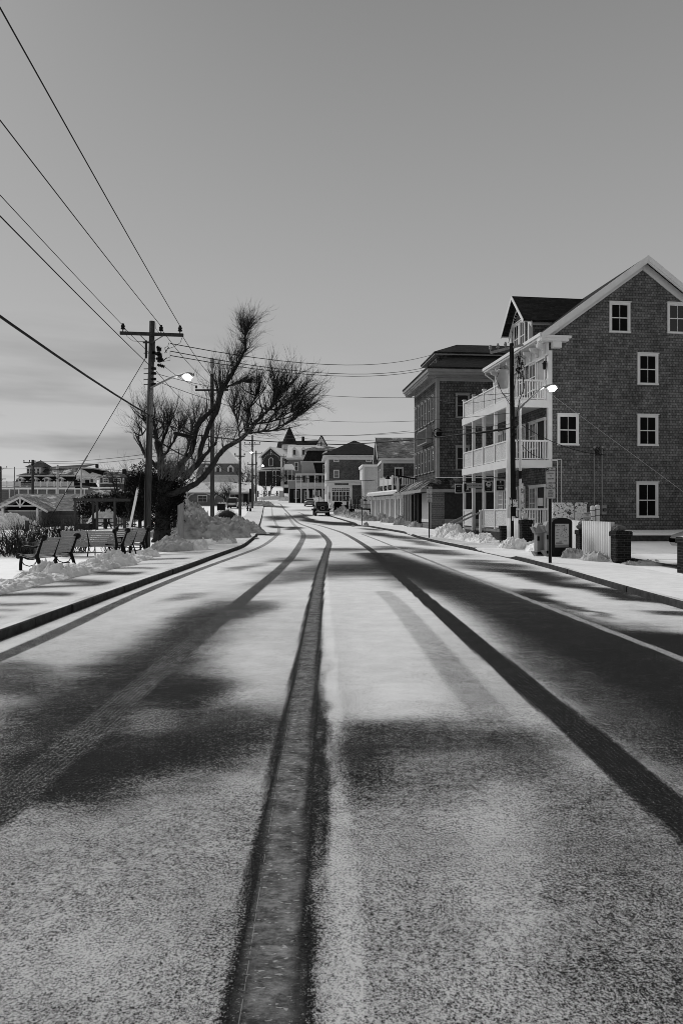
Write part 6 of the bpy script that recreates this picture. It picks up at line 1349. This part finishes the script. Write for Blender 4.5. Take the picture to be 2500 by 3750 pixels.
pickets('white picket fence in front of the low arcade', P(800, 0, 116).to_2d() if False else (P(800, 0, 116).x, 116), (P(905, 0, 116).x, 116), .95, WHITE, .26, .12)
pickets('white picket fence beside the sunken steps, nearest of the right-hand pickets', (P(1300, 0, 74).x, 76), (P(1352, 0, 70).x, 70), 1.0, WHITE2, .16, .08)
pickets('white picket fence at the foot of the sweet shop window', (P(1240, 0, 104).x, 104), (P(1285, 0, 104).x, 104), 1.3, WHITE, .2, .1)
# raised deck with railing, lamps and hedges on the right
d = 90; kx = d / F; zz = lambda py: CAMZ + (1875 - py) * kx
o = thing('raised_terrace', 'raised terrace with pale railing between the hedges and the balcony shop', 'terrace', (P(1279, 0, d).x, d, 0)); W_ = 87 * kx
MB().box(.0, W_, .1, 5, .4, zz(1864)).build('terrace_base', WOODD, o); m = MB(); m.box(0, W_, 0, .1, zz(1864), zz(1861)); m.box(0, W_, 0, .1, zz(1848.5), zz(1846)); x = .05
while x < W_: m.box(x, x + .07, .02, .08, zz(1861), zz(1848.5)); x += .2
m.build('railing', GREYL, o)
hull = MB(); hull.prism([(1.9 - .6, zz(1864)), (W_ - .5, zz(1864)), (W_ - .9, zz(1873)), (W_ - 2.0, zz(1879)), (1.4, zz(1878))], -1.6, -.3); hb = hull.build('dark_canopy', BLACKP, o)
for i, (px, dd) in enumerate(((1284, 84), (1300, 84), (1311, 84), (1338, 86))):
    kx = dd / F; x = P(px, 0, dd).x; zt = CAMZ + (1875 - 1817) * kx; sg = 1 if px != 1284 else -1
    o = thing('gooseneck_lamp', ['leftmost black gooseneck lamp above the hedge', 'second black gooseneck lamp on the terrace', 'third black gooseneck lamp on the terrace', 'rightmost black gooseneck lamp, behind the parking sign'][i], 'lamp', (x, dd, 0))
    MB().tube([(0, 0, tz(x, dd) - .2), (0, 0, zt - .4)], .06, 6).build('post', IRON, o); MB().tube([(0, 0, zt - .4)] + [(sg * .4 * (1 - math.cos(a)), 0, zt - .4 + .42 * math.sin(a)) for a in [math.pi * k / 6 for k in range(1, 7)]], .03, 6).build('neck', IRON, o); MB().lathe([(.34, -.58), (.3, -.52), (.1, -.42), (.05, -.36)], (sg * .8, 0, zt), 12).build('lamp_shade', IRON, o)
def hedge(label, x0, x1, y, z0, z1, dp=1.2):
    o = thing('clipped_hedge', label, 'hedge', ((x0 + x1) / 2, y, 0), 0, 'dark clipped hedges right of the street'); c = (x1 - x0) / 2; m = MB(); m.box(-c + .06, c - .06, .06, dp, z0, z1 - .05); r = random.Random(int(y))
    for _ in range(1300):
        f = r.randint(0, 2); p = Vector((r.uniform(-c, c), r.uniform(0, dp), r.uniform(z0, z1)))
        if f == 0: p.y = 0
        elif f == 1: p.z = z1 - .05
        else: p.x = -c
        a = Vector((r.gauss(0, 1), r.gauss(0, 1) - .4, r.gauss(0, 1) + .3)).normalized(); b = a.orthogonal().normalized() * .05; m.add([tuple(p), tuple(p + a * .14 + b), tuple(p + a * .2), tuple(p + a * .14 - b)], [(0, 1, 2, 3)])
    m.build('foliage', NEEDLE, o)
hedge('dark hedge nearest the sweet shop', P(1226, 0, 96).x, P(1250, 0, 96).x, 96, .8, CAMZ + 34 * 96 / F); hedge('dark hedge in the middle of the row', P(1247, 0, 90).x, P(1271, 0, 90).x, 90, .6, CAMZ + 22 * 90 / F); hedge('dark hedge nearest the picket fence', P(1280, 0, 80).x, P(1303, 0, 80).x, 80, .4, CAMZ + 7 * 80 / F)
for px, pt, d in ((1245.5, 1855, 91), (1272, 1836, 89), (1279, 1858, 86)):
    x = P(px, 0, d).x; o = MB().box(x - .12, x + .12, d, d + .2, .5, CAMZ + (1875 - pt) * d / F).build('gate_post', WHITE2 if px != 1272 else BLACKP); tag(o, {1245.5: 'white gate post between the two far hedges', 1272: 'tall dark gate post beside the terrace', 1279: 'pale gate post next to the tall dark one'}[px], 'post')

# ============================================================ brick piers, corrugated fence, kiosk and boxes
def pier(label, x, y, zt, s=.42, hb=None):
    zb = tz(x, y) - .15; o = thing('brick_pier', label, 'pier', (x, y, 0), 0, 'dark brick piers along the right pavement'); h = s / 2
    MB().box(-h, h, -h, h, zb, zt - .16).build('shaft', BRICK, o); MB().box(-h - .035, h + .035, -h - .035, h + .035, zt - .16, zt - .02).box(-h - .02, h + .02, -h - .02, h + .02, zt - .02, zt).build('cap', BRICK, o)
pier('dark brick pier on the left with a snowy stone on top', 8.05, 29.9, 1.25, .44); pier('small dark brick pier half hidden behind the white corrugated panel', 7.7, 32.3, .95, .4)
pier('dark brick pier between the map kiosk and the corrugated panel', 8.95, 25.3, .93, .42); pier('big dark brick pier right of the corrugated panel', 8.78, 21.5, 1.0, .46); pier('dark brick pier cut by the right edge of the picture', 9.18, 18.0, .93, .46)
def stone(label, x, y, z, r, seed, mat=ROCK):
    import bmesh as bmm
    bm = bmm.new(); bmm.ops.create_icosphere(bm, subdivisions=3, radius=1)
    for v in bm.verts: k = 1 + .45 * mn.noise(v.co * 1.3 + Vector((seed, 0, 0))) + .15 * mn.noise(v.co * 4 + Vector((0, seed, 0))); v.co = Vector((v.co.x * r[0] * k, v.co.y * r[1] * k, v.co.z * r[2] * k))
    me = bpy.data.meshes.new('stone'); bm.to_mesh(me); bm.free(); me.materials.append(mat); o = bpy.data.objects.new('stone', me); COL.objects.link(o); o.location = (x, y, z); tag(o, label, 'stone')
stone('snow-dusted stone on top of the left brick pier', 8.0, 29.9, 1.4, (.14, .14, .2), 3, SNOWD); stone('rounded stone on the pier beside the map kiosk', 8.95, 25.3, 1.08, (.24, .2, .18), 5); stone('wide stone lying on the big brick pier', 8.75, 21.6, 1.08, (.2, .17, .12), 9)
stone('flat stone block at the foot of the big brick pier', 9.05, 21.15, tz(9.05, 21.15) + .04, (.28, .16, .1), 12, BRICK)
def corr(label, a, b, za, zb_, zt):
    a = Vector((a[0], a[1], 0)); b = Vector((b[0], b[1], 0)); d = b - a; L_ = d.length; d.normalize(); s = Vector((-d.y, d.x, 0)); o = thing('corrugated_fence', label, 'fence', (a.x, a.y, 0)); n = int(L_ / .02); vs, fs = [], []
    for i in range(n + 1):
        u = L_ * i / n; q = d * u + s * .075 * math.sin(u * 2 * math.pi / .24); zz_ = za + (zb_ - za) * u / L_
        vs += [(q.x, q.y, zz_), (q.x, q.y, zt), ((q + s * .008).x, (q + s * .008).y, zt), ((q + s * .008).x, (q + s * .008).y, zz_)]
    for i in range(n): k = 4 * i; fs += [(k, k + 4, k + 5, k + 1), (k + 1, k + 5, k + 6, k + 2), (k + 2, k + 6, k + 7, k + 3)]
    m = MB(); m.add(vs, fs); m.build('panel', WHITE, o, True); MB().beam(Vector((0, 0, zt - .2)) + s * .06, (b - a) + Vector((0, 0, zt - .2)) + s * .06, .04, .08).build('rail', WHITE2, o)
corr('white corrugated panel between the two left piers', (7.78, 32.1), (7.84, 30.15), .2, .1, 1.32); corr('large white corrugated panel between the dark brick piers', (8.82, 25.0), (8.62, 21.7), -.05, -.1, 1.28); corr('white corrugated panel behind the map kiosk', (9.35, 28.2), (9.0, 25.6), .0, -.05, 1.27)
o = thing('utility_cabinet', 'metal cabinet completely covered in stickers behind the map kiosk', 'cabinet', (8.95, 28.9, tz(8.95, 28.9)))
zc = tz(8.95, 28.9); MB().box(0, .88, 0, .5, -.1, 1.95 - zc).box(.9, 1.42, .0, .5, -.1, 1.95 - zc).build('cabinet_body', STICK, o); MB().box(-.03, 1.45, -.03, .53, 1.95 - zc, 2.0 - zc).build('cabinet_lid', STICK, o); MB().box(.883, .897, .02, .4, -.1, 1.94 - zc).build('door_gap', BLACKP, o)
for lb, x, y, zt, mt in (('white bollard with stickers, left of the pair by the meter box', 11.02, 30, 1.88, STICK), ('clean white bollard, right of the pair by the meter box', 11.23, 30, 1.92, WHITE)):
    o = thing('bollard', lb, 'bollard', (x, y, 0)); MB().lathe([(.1, -.1), (.1, zt - .05), (.085, zt - .02), (.04, zt)], n=14).build('tube', WHITE, o, True); MB().lathe([(.103, zt - .22), (.103, zt - .2)], n=14).lathe([(.103, zt - .48), (.103, zt - .46)], n=14).build('band', BLACKP, o)
    if mt is STICK: MB().lathe([(.102, .9), (.102, zt - .52)], n=14).build('stickers', STICK, o)
sg = thing('hotel_parking_sign', 'white board reading parking for national hotel only above the corrugated fence', 'sign', (P(2147.5, 0, 28.4).x, 28.4, 0)); MB().box(-.155, .155, -.01, .01, 1.16, 1.58).build('sign_board', SIGNW, sg); MB().box(-.02, .02, .011, .04, .0, 1.5).build('sign_post', GREYM, sg)
for i, s_ in enumerate(('PARKING', 'FOR', '', 'NATIONAL', 'HOTEL', 'ONLY')):
    if s_: text(s_, .066, sg, (0, -.015, 1.535 - i * .062), mat=BLACKP, ext=.002)
sg = thing('map_kiosk', 'black round-topped kiosk with an island map poster', 'kiosk', (7.4, 24.0, tz(7.7, 24)))
zk = 1.45; MB().prism([(0, 0), (.7, 0), (.7, 1.22), (.66, 1.3), (.5, 1.36), (.35, 1.375), (.2, 1.36), (.04, 1.3), (0, 1.22)], 0, .55).build('kiosk_body', BLACKP, sg); MB().box(.09, .58, -.012, -.001, .33, 1.16).build('poster', SIGNG, sg); MB().box(.085, .09, -.02, 0, .33, 1.16).box(.58, .586, -.02, 0, .33, 1.16).build('poster_frame', IRON, sg); MB().box(.09, .58, -.015, -.0121, .33, .43).build('poster_band', GREYP, sg)
text('How to Love', .062, sg, (.24, -.016, 1.1), mat=BLACKP, ext=.002); text('(BLOCK ISLAND)', .032, sg, (.24, -.016, 1.05), mat=BLACKP, ext=.001)
isl = [(.42, 1.13), (.47, 1.06), (.5, 1.0), (.46, .9), (.47, .86), (.52, .8), (.55, .72), (.5, .68), (.4, .7), (.3, .71), (.27, .76), (.32, .85), (.38, .93), (.41, 1.0)]
m = MB()
for a, b in zip(isl, isl[1:] + isl[:1]): m.beam((a[0], -.015, a[1]), (b[0], -.015, b[1]), .003, .004)
rg = random.Random(3)
for _ in range(26):
    a = rg.choice(isl); b = rg.choice(isl); t_ = rg.uniform(.1, .5); x = a[0] + (b[0] - a[0]) * t_; z = a[1] + (b[1] - a[1]) * t_; m.box(x - .012, x + .012, -.016, -.013, z - .007, z + .007)
for x, z, w_ in ((.16, .96, .1), (.16, .94, .07), (.13, .87, .09), (.13, .85, .1), (.12, .76, .08), (.12, .74, .09), (.13, .65, .1), (.13, .63, .12), (.24, .56, .1), (.24, .54, .09), (.4, .57, .12), (.4, .55, .1), (.12, .5, .2), (.12, .485, .24), (.12, .47, .26), (.12, .455, .2)): m.box(x, x + w_, -.015, -.013, z - .004, z + .004)
m.build('map_drawing', IRON, sg)['kind'] = 'stuff'
for i, (x, y) in enumerate(((7.16, 24.75), (7.36, 24.3))):
    o = thing('newspaper_box', ['grey newspaper box, left of the pair beside the map kiosk', 'grey newspaper box touching the black sign post'][i], 'newspaper box', (x, y, tz(x, y)), 0, 'newspaper boxes'); MB().box(-.13, .13, -.2, .2, .12, .9).build('box_body', GREYP, o)
    MB().prism([(-.2, 1.02), (-.13, .9), (.13, .9), (.16, 1.0), (.15, 1.2), (.08, 1.26), (-.1, 1.24)], -.21, .21).build('box_top', GREYL, o); MB().prism([(-.3, 1.1), (-.2, 1.12), (-.14, .95), (-.18, .88)], -.17, .17).build('flap', GREYM, o)
    MB().box(-.135, -.05, -.206, -.2, .62, .78).build('coin_slot', BLACKP, o); MB().prism([(-.26, .22), (.1, .22), (.1, .02), (-.13, .02)], -.2, .2).build('box_foot', GREYM, o)
o = thing('marker_post', 'pale post with stickers standing by the inn door', 'post', (8.42, 29.3, tz(8.4, 29.3))); MB().box(-.08, .08, -.08, .08, -.1, 1.05).build('post_shaft', STICK, o); MB().box(.1, .5, .2, .3, .6, 1.0).build('side_box', WOODL, o)
o = MB().box(10.6, 22, 30.4, 30.7, -.2, .56).build('retaining_kerb', GRAN); tag(o, 'low dark retaining kerb along the snowy strip at the foot of the inn wall', 'kerb')
o = MB().box(10.55, 22, 30.35, 33.7, .562, .66).build('snow_on_kerb', SNOW); tag(o, 'smooth snow lying on the raised strip below the inn wall', 'snow')

# ============================================================ traffic signs
def sign_post(label, x, y, ztop, rows, w_=.305, post=.05, hgt=.46, mat=None, base=None):
    zb = tz(x, y) if base is None else base; o = thing('parking_sign', label, 'sign', (x, y, 0)); MB().box(-post * .6, post * .6, .0, post, zb - .1, ztop - .02).build('sign_post', IRON, o)
    MB().box(post * .2, post * .36, -.003, .001, zb, ztop - 1.0).build('punched_holes', GREYM, o) if post > .06 else None
    z = ztop
    for ls in rows:
        h = hgt; r_ = .03; pl = [(-w_ / 2 + r_, z - h), (w_ / 2 - r_, z - h), (w_ / 2, z - h + r_), (w_ / 2, z - r_), (w_ / 2 - r_, z), (-w_ / 2 + r_, z), (-w_ / 2, z - r_), (-w_ / 2, z - h + r_)]
        pb = MB().prism(pl, -.012, -.004).build('sign_plate', mat or SIGNG, o)
        k = .93; m = MB(); pi = [(a * k, z - h / 2 + (b - z + h / 2) * .955) for a, b in pl]
        for a, b in zip(pi, pi[1:] + pi[:1]): m.beam((a[0], -.0135, a[1]), (b[0], -.0135, b[1]), .004, .005)
        m.build('border', BLACKP, pb)
        for s_, sz, dz, dx, inv in ls:
            if inv: MB().box(dx - .045, dx + .045, -.0145, -.012, z - dz - .055, z - dz + .055).build('black_field', BLACKP, pb)
            text(s_, sz, pb, (dx, -.0165, z - dz), mat=SIGNW if inv else BLACKP, ext=.0015, squeeze=.85)
        z -= h + .02
    return o
TWO = [('2', .12, .075, -.09, True), ('HR', .065, .045, .05, False), ('PARKING', .05, .105, .055, False), ('8:00 AM', .07, .195, 0, False), ('TO', .055, .275, 0, False), ('8:00 PM', .07, .36, 0, False)]
NOP = [('NO', .1, .08, 0, False), ('PARKING', .085, .16, 0, False), ('STREET', .045, .235, 0, False), ('SWEEPING', .045, .28, 0, False), ('4AM-6AM', .045, .325, 0, False), ('MON & FRI', .045, .37, 0, False), ('JUNE-SEPT', .045, .415, 0, False)]
sign_post('black post with a two-hour parking plate above a no parking plate, nearest the camera', 6.54, 21.4, 3.0, [TWO, NOP], post=.07, hgt=.48)
sign_post('parking sign post at the kerb in front of the brown block', 4.75, 37, 2.98, [TWO, NOP], hgt=.42)
sign_post('parking sign post on the corner before the balcony shop', 1.78, 59, 2.75, [TWO[3:], NOP[:2]], hgt=.36)
sign_post('parking sign post right of the black off-roader', -1.55, 88, CAMZ + 72 * 88 / F, [[], NOP[:2]], hgt=.42)
sign_post('far parking sign by the snow heap of the mansard house', P(1168, 0, 125).x, 125, CAMZ + 80 * 125 / F, [[], []], hgt=.5, w_=.35)
sign_post('farthest sign on the right, in front of the mansard porch', P(1148, 0, 138).x, 138, CAMZ + 82 * 138 / F, [[], []], hgt=.5, w_=.4)
sign_post('black sign post on the left pavement by the pickets', P(917, 0, 98).x, 98, CAMZ + 35 * 98 / F, [NOP[:2], []], hgt=.42, w_=.34)
o = MB().box(-.14, .14, -.14, .14, 0, 3.4).build('black_post', BLACKP, None); o.location = (P(917, 0, 99).x, 99, tz(P(917, 0, 99).x, 99) - .1); tag(o, 'thick black post on the left pavement behind the parking plates', 'post')
sign_post('thin dark sign post at the far left street corner', P(960, 0, 150).x, 150, CAMZ + 80 * 150 / F, [], mat=BLACKP)
def hung(label, px0, px1, py0, py1, d, lines, body=BLACKP, frame=SIGNW, shape='box', arm=True):
    a = P(px0, py0, d); b = P(px1, py1, d); cx, cz = (a.x + b.x) / 2, (a.z + b.z) / 2; w_, h = b.x - a.x, a.z - b.z; o = thing('hanging_sign', label, 'sign', (cx, d, cz))
    MB().box(-w_ / 2, w_ / 2, -.02, .02, -h / 2, h / 2).build('sign_frame', frame, o)
    if shape == 'oval':
        pl = [(-w_ * .4, -h * .34), (-w_ * .33, -h * .42), (w_ * .33, -h * .42), (w_ * .4, -h * .34), (w_ * .4, h * .34), (w_ * .33, h * .42), (-w_ * .33, h * .42), (-w_ * .4, h * .34)]; MB().prism(pl, -.028, -.021).build('sign_face', body, o)
    for s_, sz, x, z, mt in lines: text(s_, sz, o, (x, -.032, z), mat=mt, ext=.002)
    m = MB(); m.beam((-w_ / 2 - .1, 0, h / 2 + .09), (w_ / 2, 0, h / 2 + .09), .03, .03); m.tube([(-w_ * .35, 0, h / 2), (-w_ * .35, 0, h / 2 + .09)], .008, 4); m.tube([(w_ * .35, 0, h / 2), (w_ * .35, 0, h / 2 + .09)], .008, 4); m.build('bracket', IRON, o); return o
o = hung('black hanging sign reading the old bakery inn, rightmost on the porch', 1813, 1848.5, 1756, 1799.5, 35.2, [('THE', .05, 0, .07, SIGNW), ('OLD BAKERY', .058, 0, -.01, SIGNW), ('INN', .13, 0, -.12, SIGNW)], shape='oval'); MB().box(-.03, .03, -.03, -.027, .15, .21).build('emblem', SIGNW, o)
o = hung('black hanging sign with a white oval tree emblem, second from the right', 1770, 1804.5, 1761, 1801.5, 37, [('FINNS', .085, 0, -.07, GREYM), ('LTD', .08, 0, -.17, GREYM)], shape='oval'); MB().disc((0, -.03, .11), .14, (0, 1, 0), .006, 18).build('emblem', SIGNW, o)
m = MB(); m.tube([(0, -.037, .02), (.01, -.037, .14)], .015, 5)
for k in range(7): a = math.pi * (k / 6); m.tube([(.01, -.037, .13), (.01 + .09 * math.cos(a), -.037, .13 + .07 * math.sin(a))], .014, 4)
m.build('tree_emblem', BLACKP, o)
hung('pale name board reading alex and ani in front of the porch columns', 1708, 1763, 1769, 1787.5, 38.2, [('ALEX AND ANI', .13, 0, 0, BLACKP)], frame=GREYL)
o = hung('black hanging sign with a lighthouse picture half covered by the pale board', 1695, 1725, 1768, 1804, 40.4, [('LIGHT', .06, -.02, .16, SIGNW), ('GIFT SHOP', .05, 0, -.19, SIGNW)], shape='oval'); MB().prism([(-.08, -.12), (.1, -.12), (.05, -.04), (.03, .08), (-.02, .08), (-.02, -.04)], -.036, -.03).build('emblem', SIGNW, o)
hung('leftmost black hanging sign with faint grey lettering', 1664.5, 1693, 1772, 1806.5, 41, [('BREEZE', .08, 0, .13, SIGNW), ('STUDIO', .06, 0, -.13, GREYP)], shape='oval')
# info board near the church lawn, hydrant, bins
o = thing('notice_board', 'small notice board at the far street corner', 'notice board', (P(1031, 0, 172).x, 172, tz(P(1031, 0, 172).x, 172))); MB().box(-.6, -.5, 0, .1, 0, 2.6).box(.5, .6, 0, .1, 0, 2.6).build('post', WOODD, o); MB().box(-.5, .5, .02, .08, .9, 2.5).build('board', SIGNW, o)
def hydrant(x, y): 
    o = thing('fire_hydrant', 'dark fire hydrant beside the far left pickets', 'hydrant', (x, y, tz(x, y))); MB().lathe([(.18, 0), (.18, .05), (.12, .08), (.12, .55), (.16, .57), (.15, .65), (.05, .78), (.03, .82)], n=12).build('barrel', IRON, o, True); MB().disc((0, -.15, .42), .07, (0, 1, 0), .12).disc((-.16, 0, .42), .06, (1, 0, 0), .1).disc((.16, 0, .42), .06, (1, 0, 0), .1).build('nozzle', IRON, o)
hydrant(P(907, 0, 100).x, 100)
for i, px in enumerate((803, 818)):
    x = P(px, 0, 100).x; o = thing('waste_bin', ['left', 'right'][i] + ' one of the pair of dark wheeled bins next to the white car', 'bin', (x, 100, tz(x, 100)), 0, 'dark wheeled bins'); MB().box(-.27, .27, -.3, .3, .1, 1.0).build('bin_body', BLACKP, o); MB().box(-.3, .3, -.33, .33, 1.0, 1.07).build('bin_lid', IRON, o)
    m = MB(); m.disc((-.22, .3, .1), .1, (1, 0, 0), .05); m.disc((.22, .3, .1), .1, (1, 0, 0), .05); m.build('bin_wheel', RUB, o)
m = MB(); o = thing('chain_fence', 'low post-and-chain fence on the snowy lawn below the church', 'fence', (P(950, 0, 186).x, 186, 0)); pv = None
for px in (945, 968, 986, 1015, 1034):
    x = (px - 950) * 186 / F; z = tz(P(px, 0, 186).x, 186); MB().box(x - .18, x + .18, -.18, .18, z - .2, z + 1.7).build('fence_post', WOODD, o); q = Vector((x, 0, z + 1.4))
    if pv: m.tube([pv.lerp(q, t / 6) - Vector((0, 0, 3 * (t / 6) * (1 - t / 6))) for t in range(7)], .07, 4)
    pv = q
m.build('chain', IRON, o)
o = MB().box(P(989, 0, 184).x, P(991.5, 0, 184).x, 184, 184.2, 4, CAMZ + 98 * 184 / F).build('white_post', WHITE); tag(o, 'slim white post on the church lawn', 'post')

# ============================================================ vehicles
def wheels(o, xs, ys_, r, w_):
    for x in xs:
        for y in ys_:
            t_ = MB().disc((x, y, r), r, (1, 0, 0), w_, 18).build('wheel', RUB, o); MB().disc((x + (w_ / 2 + .004) * (1 if x > 0 else -1), y, r), r * .6, (1, 0, 0), .02, 14).build('rim', GREYM, t_)
def sedan(label, x, y, rot, paint, snow=True, suv=False, group='parked cars'):
    o = thing('parked_car', label, 'car', (x, y, gz(x, y) if XLf(y) < x < XRf(y) else tz(x, y)), rot, group); hw = .88; H = 1.42 if not suv else 1.65; Lh = 2.25
    sec = [(-Lh, .42, .72, .8), (-Lh + .06, .3, .86, .86), (-1.75, .24, .98, .88), (-1.2, .24, 1.0, .88), (1.0, .24, .96, .88), (1.7, .26, .88, .87), (Lh - .1, .32, .74, .82), (Lh, .42, .62, .74)]
    vs, fs = [], []
    for yy, z0, z1, w_ in sec: vs += [(-w_ * .92, yy, z0), (-w_, yy, z0 + .2), (-w_, yy, z1 - .16), (-w_ * .9, yy, z1), (w_ * .9, yy, z1), (w_, yy, z1 - .16), (w_, yy, z0 + .2), (w_ * .92, yy, z0)]
    n = len(sec)
    for i in range(n - 1): fs += [(i * 8 + j, i * 8 + (j + 1) % 8, (i + 1) * 8 + (j + 1) % 8, (i + 1) * 8 + j) for j in range(8)]
    fs += [tuple(range(7, -1, -1)), tuple((n - 1) * 8 + j for j in range(8))]; MB().add(vs, fs).build('body', paint, o, True)
    yr = -1.75 if not suv else -2.15; m = MB(); frus(m, (-.8, .8, yr + .0, 1.1, .92), (-.62, .62, yr + (.55 if not suv else .25), .35, H)); m.build('cabin_glass', GLASS, o)
    m = MB(); frus(m, (-.63, .63, yr + (.53 if not suv else .2), .4, H - .01), (-.58, .58, yr + (.6 if not suv else .3), .3, H + .03)); m.build('roof_panel', paint, o)
    if snow: m = MB(); frus(m, (-.6, .6, yr + .55, .35, H + .03), (-.5, .5, yr + .7, .2, H + .09)); m.box(-.62, .62, -Lh + .15, yr + .05, .98, 1.03); m.build('snow_cover', SNOW, o)
    for s in (-1, 1): MB().box(s * .68 - .16, s * .68 + .16, -Lh - .02, -Lh + .1, .66, .8).build('tail_light', RED, o); MB().box(s * .95 - .08, s * .95 + .08, .6, .75, .92, 1.04).build('mirror', paint, o)
    MB().box(-.7, .7, -Lh - .06, -Lh + .06, .34, .5).build('bumper', BLACKP if paint is not CARS else paint, o); MB().box(-.26, .26, -Lh - .075, -Lh - .06, .5, .62).build('number_plate', SIGNW, o); MB().box(-.75, .75, -Lh - .02, -Lh + .3, .22, .34).build('under_tray', BLACKP, o)
    wheels(o, (-.78, .78), (-1.35, 1.4), .33, .22); return o
sedan('silver saloon with snow on its rear window, behind the black off-roader', P(1135, 0, 122).x - .25, 124.5, 5, CARS); sedan('dark saloon with snow on its roof, farthest of the parked cars', P(1107, 0, 157).x, 160, 5, CARD); sedan('white snow-covered car behind the pickets on the left', P(854, 0, 110).x, 111, 0, CARW, suv=True, group=None)
sedan('car just showing at the right edge in front of the inn', 15.35, 26.6, 90, CARS, group=None)
def offroad():
    o = thing('parked_offroader', 'black boxy off-roader with a spare wheel on its tail, parked at the right kerb', 'car', (P(1173.5, 0, 86).x, 88, gz(-2.6, 86)), 7, 'parked cars'); B = .82
    MB().prism([(-.74, .55), (.74, .55), (.8, .7), (.8, 1.12), (.76, 1.2), (-.76, 1.2), (-.8, 1.12), (-.8, .7)], -1.95, 1.9).build('body', CARD, o)
    m = MB(); frus(m, (-.76, .76, -1.95, .6, 1.2), (-.68, .68, -1.85, .35, 1.84)); m.build('hard_top', BLACKP, o); MB().box(-.62, .62, -1.945, -1.9, 1.28, 1.7).build('rear_window', GLASS, o)
    sp = MB().disc((0, -2.08, 1.02), .38, (0, 1, 0), .24, 24).build('spare_wheel', RUB, o); MB().disc((0, -2.205, 1.02), .25, (0, 1, 0), .02, 24, .215).build('wheel_ring', SIGNW, sp)
    for s in (-1, 1):
        MB().box(s * .7 - .08, s * .7 + .08, -2.0, -1.95, .82, 1.05).build('tail_light', RED, o); MB().prism([(-1.75, .75), (-.9, .75), (-.98, .98), (-1.62, .98)], s * .94 - .14, s * .94 + .14, 'x').build('fender_flare', BLACKP, o); MB().prism([(1.0, .75), (1.9, .75), (1.8, .98), (1.1, .98)], s * .94 - .14, s * .94 + .14, 'x').build('fender_flare', BLACKP, o)
    MB().box(-.85, .85, -2.12, -1.95, .48, .66).build('bumper', GREYM, o); MB().box(-.72, -.4, -2.0, -1.96, .68, .8).build('number_plate', SIGNW, o); MB().box(-.6, .6, -1.6, 1.6, .35, .55).build('chassis', IRON, o); MB().box(-.5, .5, -2.13, -2.12, .5, .56).build('bumper_snow', SNOW, o); wheels(o, (-.8, .8), (-1.3, 1.4), .4, .26)
offroad()
bpy.context.view_layer.update()

# patch of bared drive between the two right-hand piers
xs_ = np.linspace(9.55, 16, 40); yd = np.linspace(18.3, 24.5, 40); Xd, Yd = np.meshgrid(xs_, yd); Zd = np.vectorize(tz)(Xd, Yd) + .085; zz0 = np.zeros_like(Xd)
cvd = 1 - .62 * np.exp(-((Yd - 19.6 - .12 * (Xd - 10)) / .8) ** 2) - .3 * np.exp(-((Yd - 21.8) / .25) ** 2) + 0 * Xd
struct(grid_mesh('driveway', Xd, Yd, Zd, WALKM, dict(cover=cvd, ice=zz0, tread=zz0, tread_pos=zz0)))
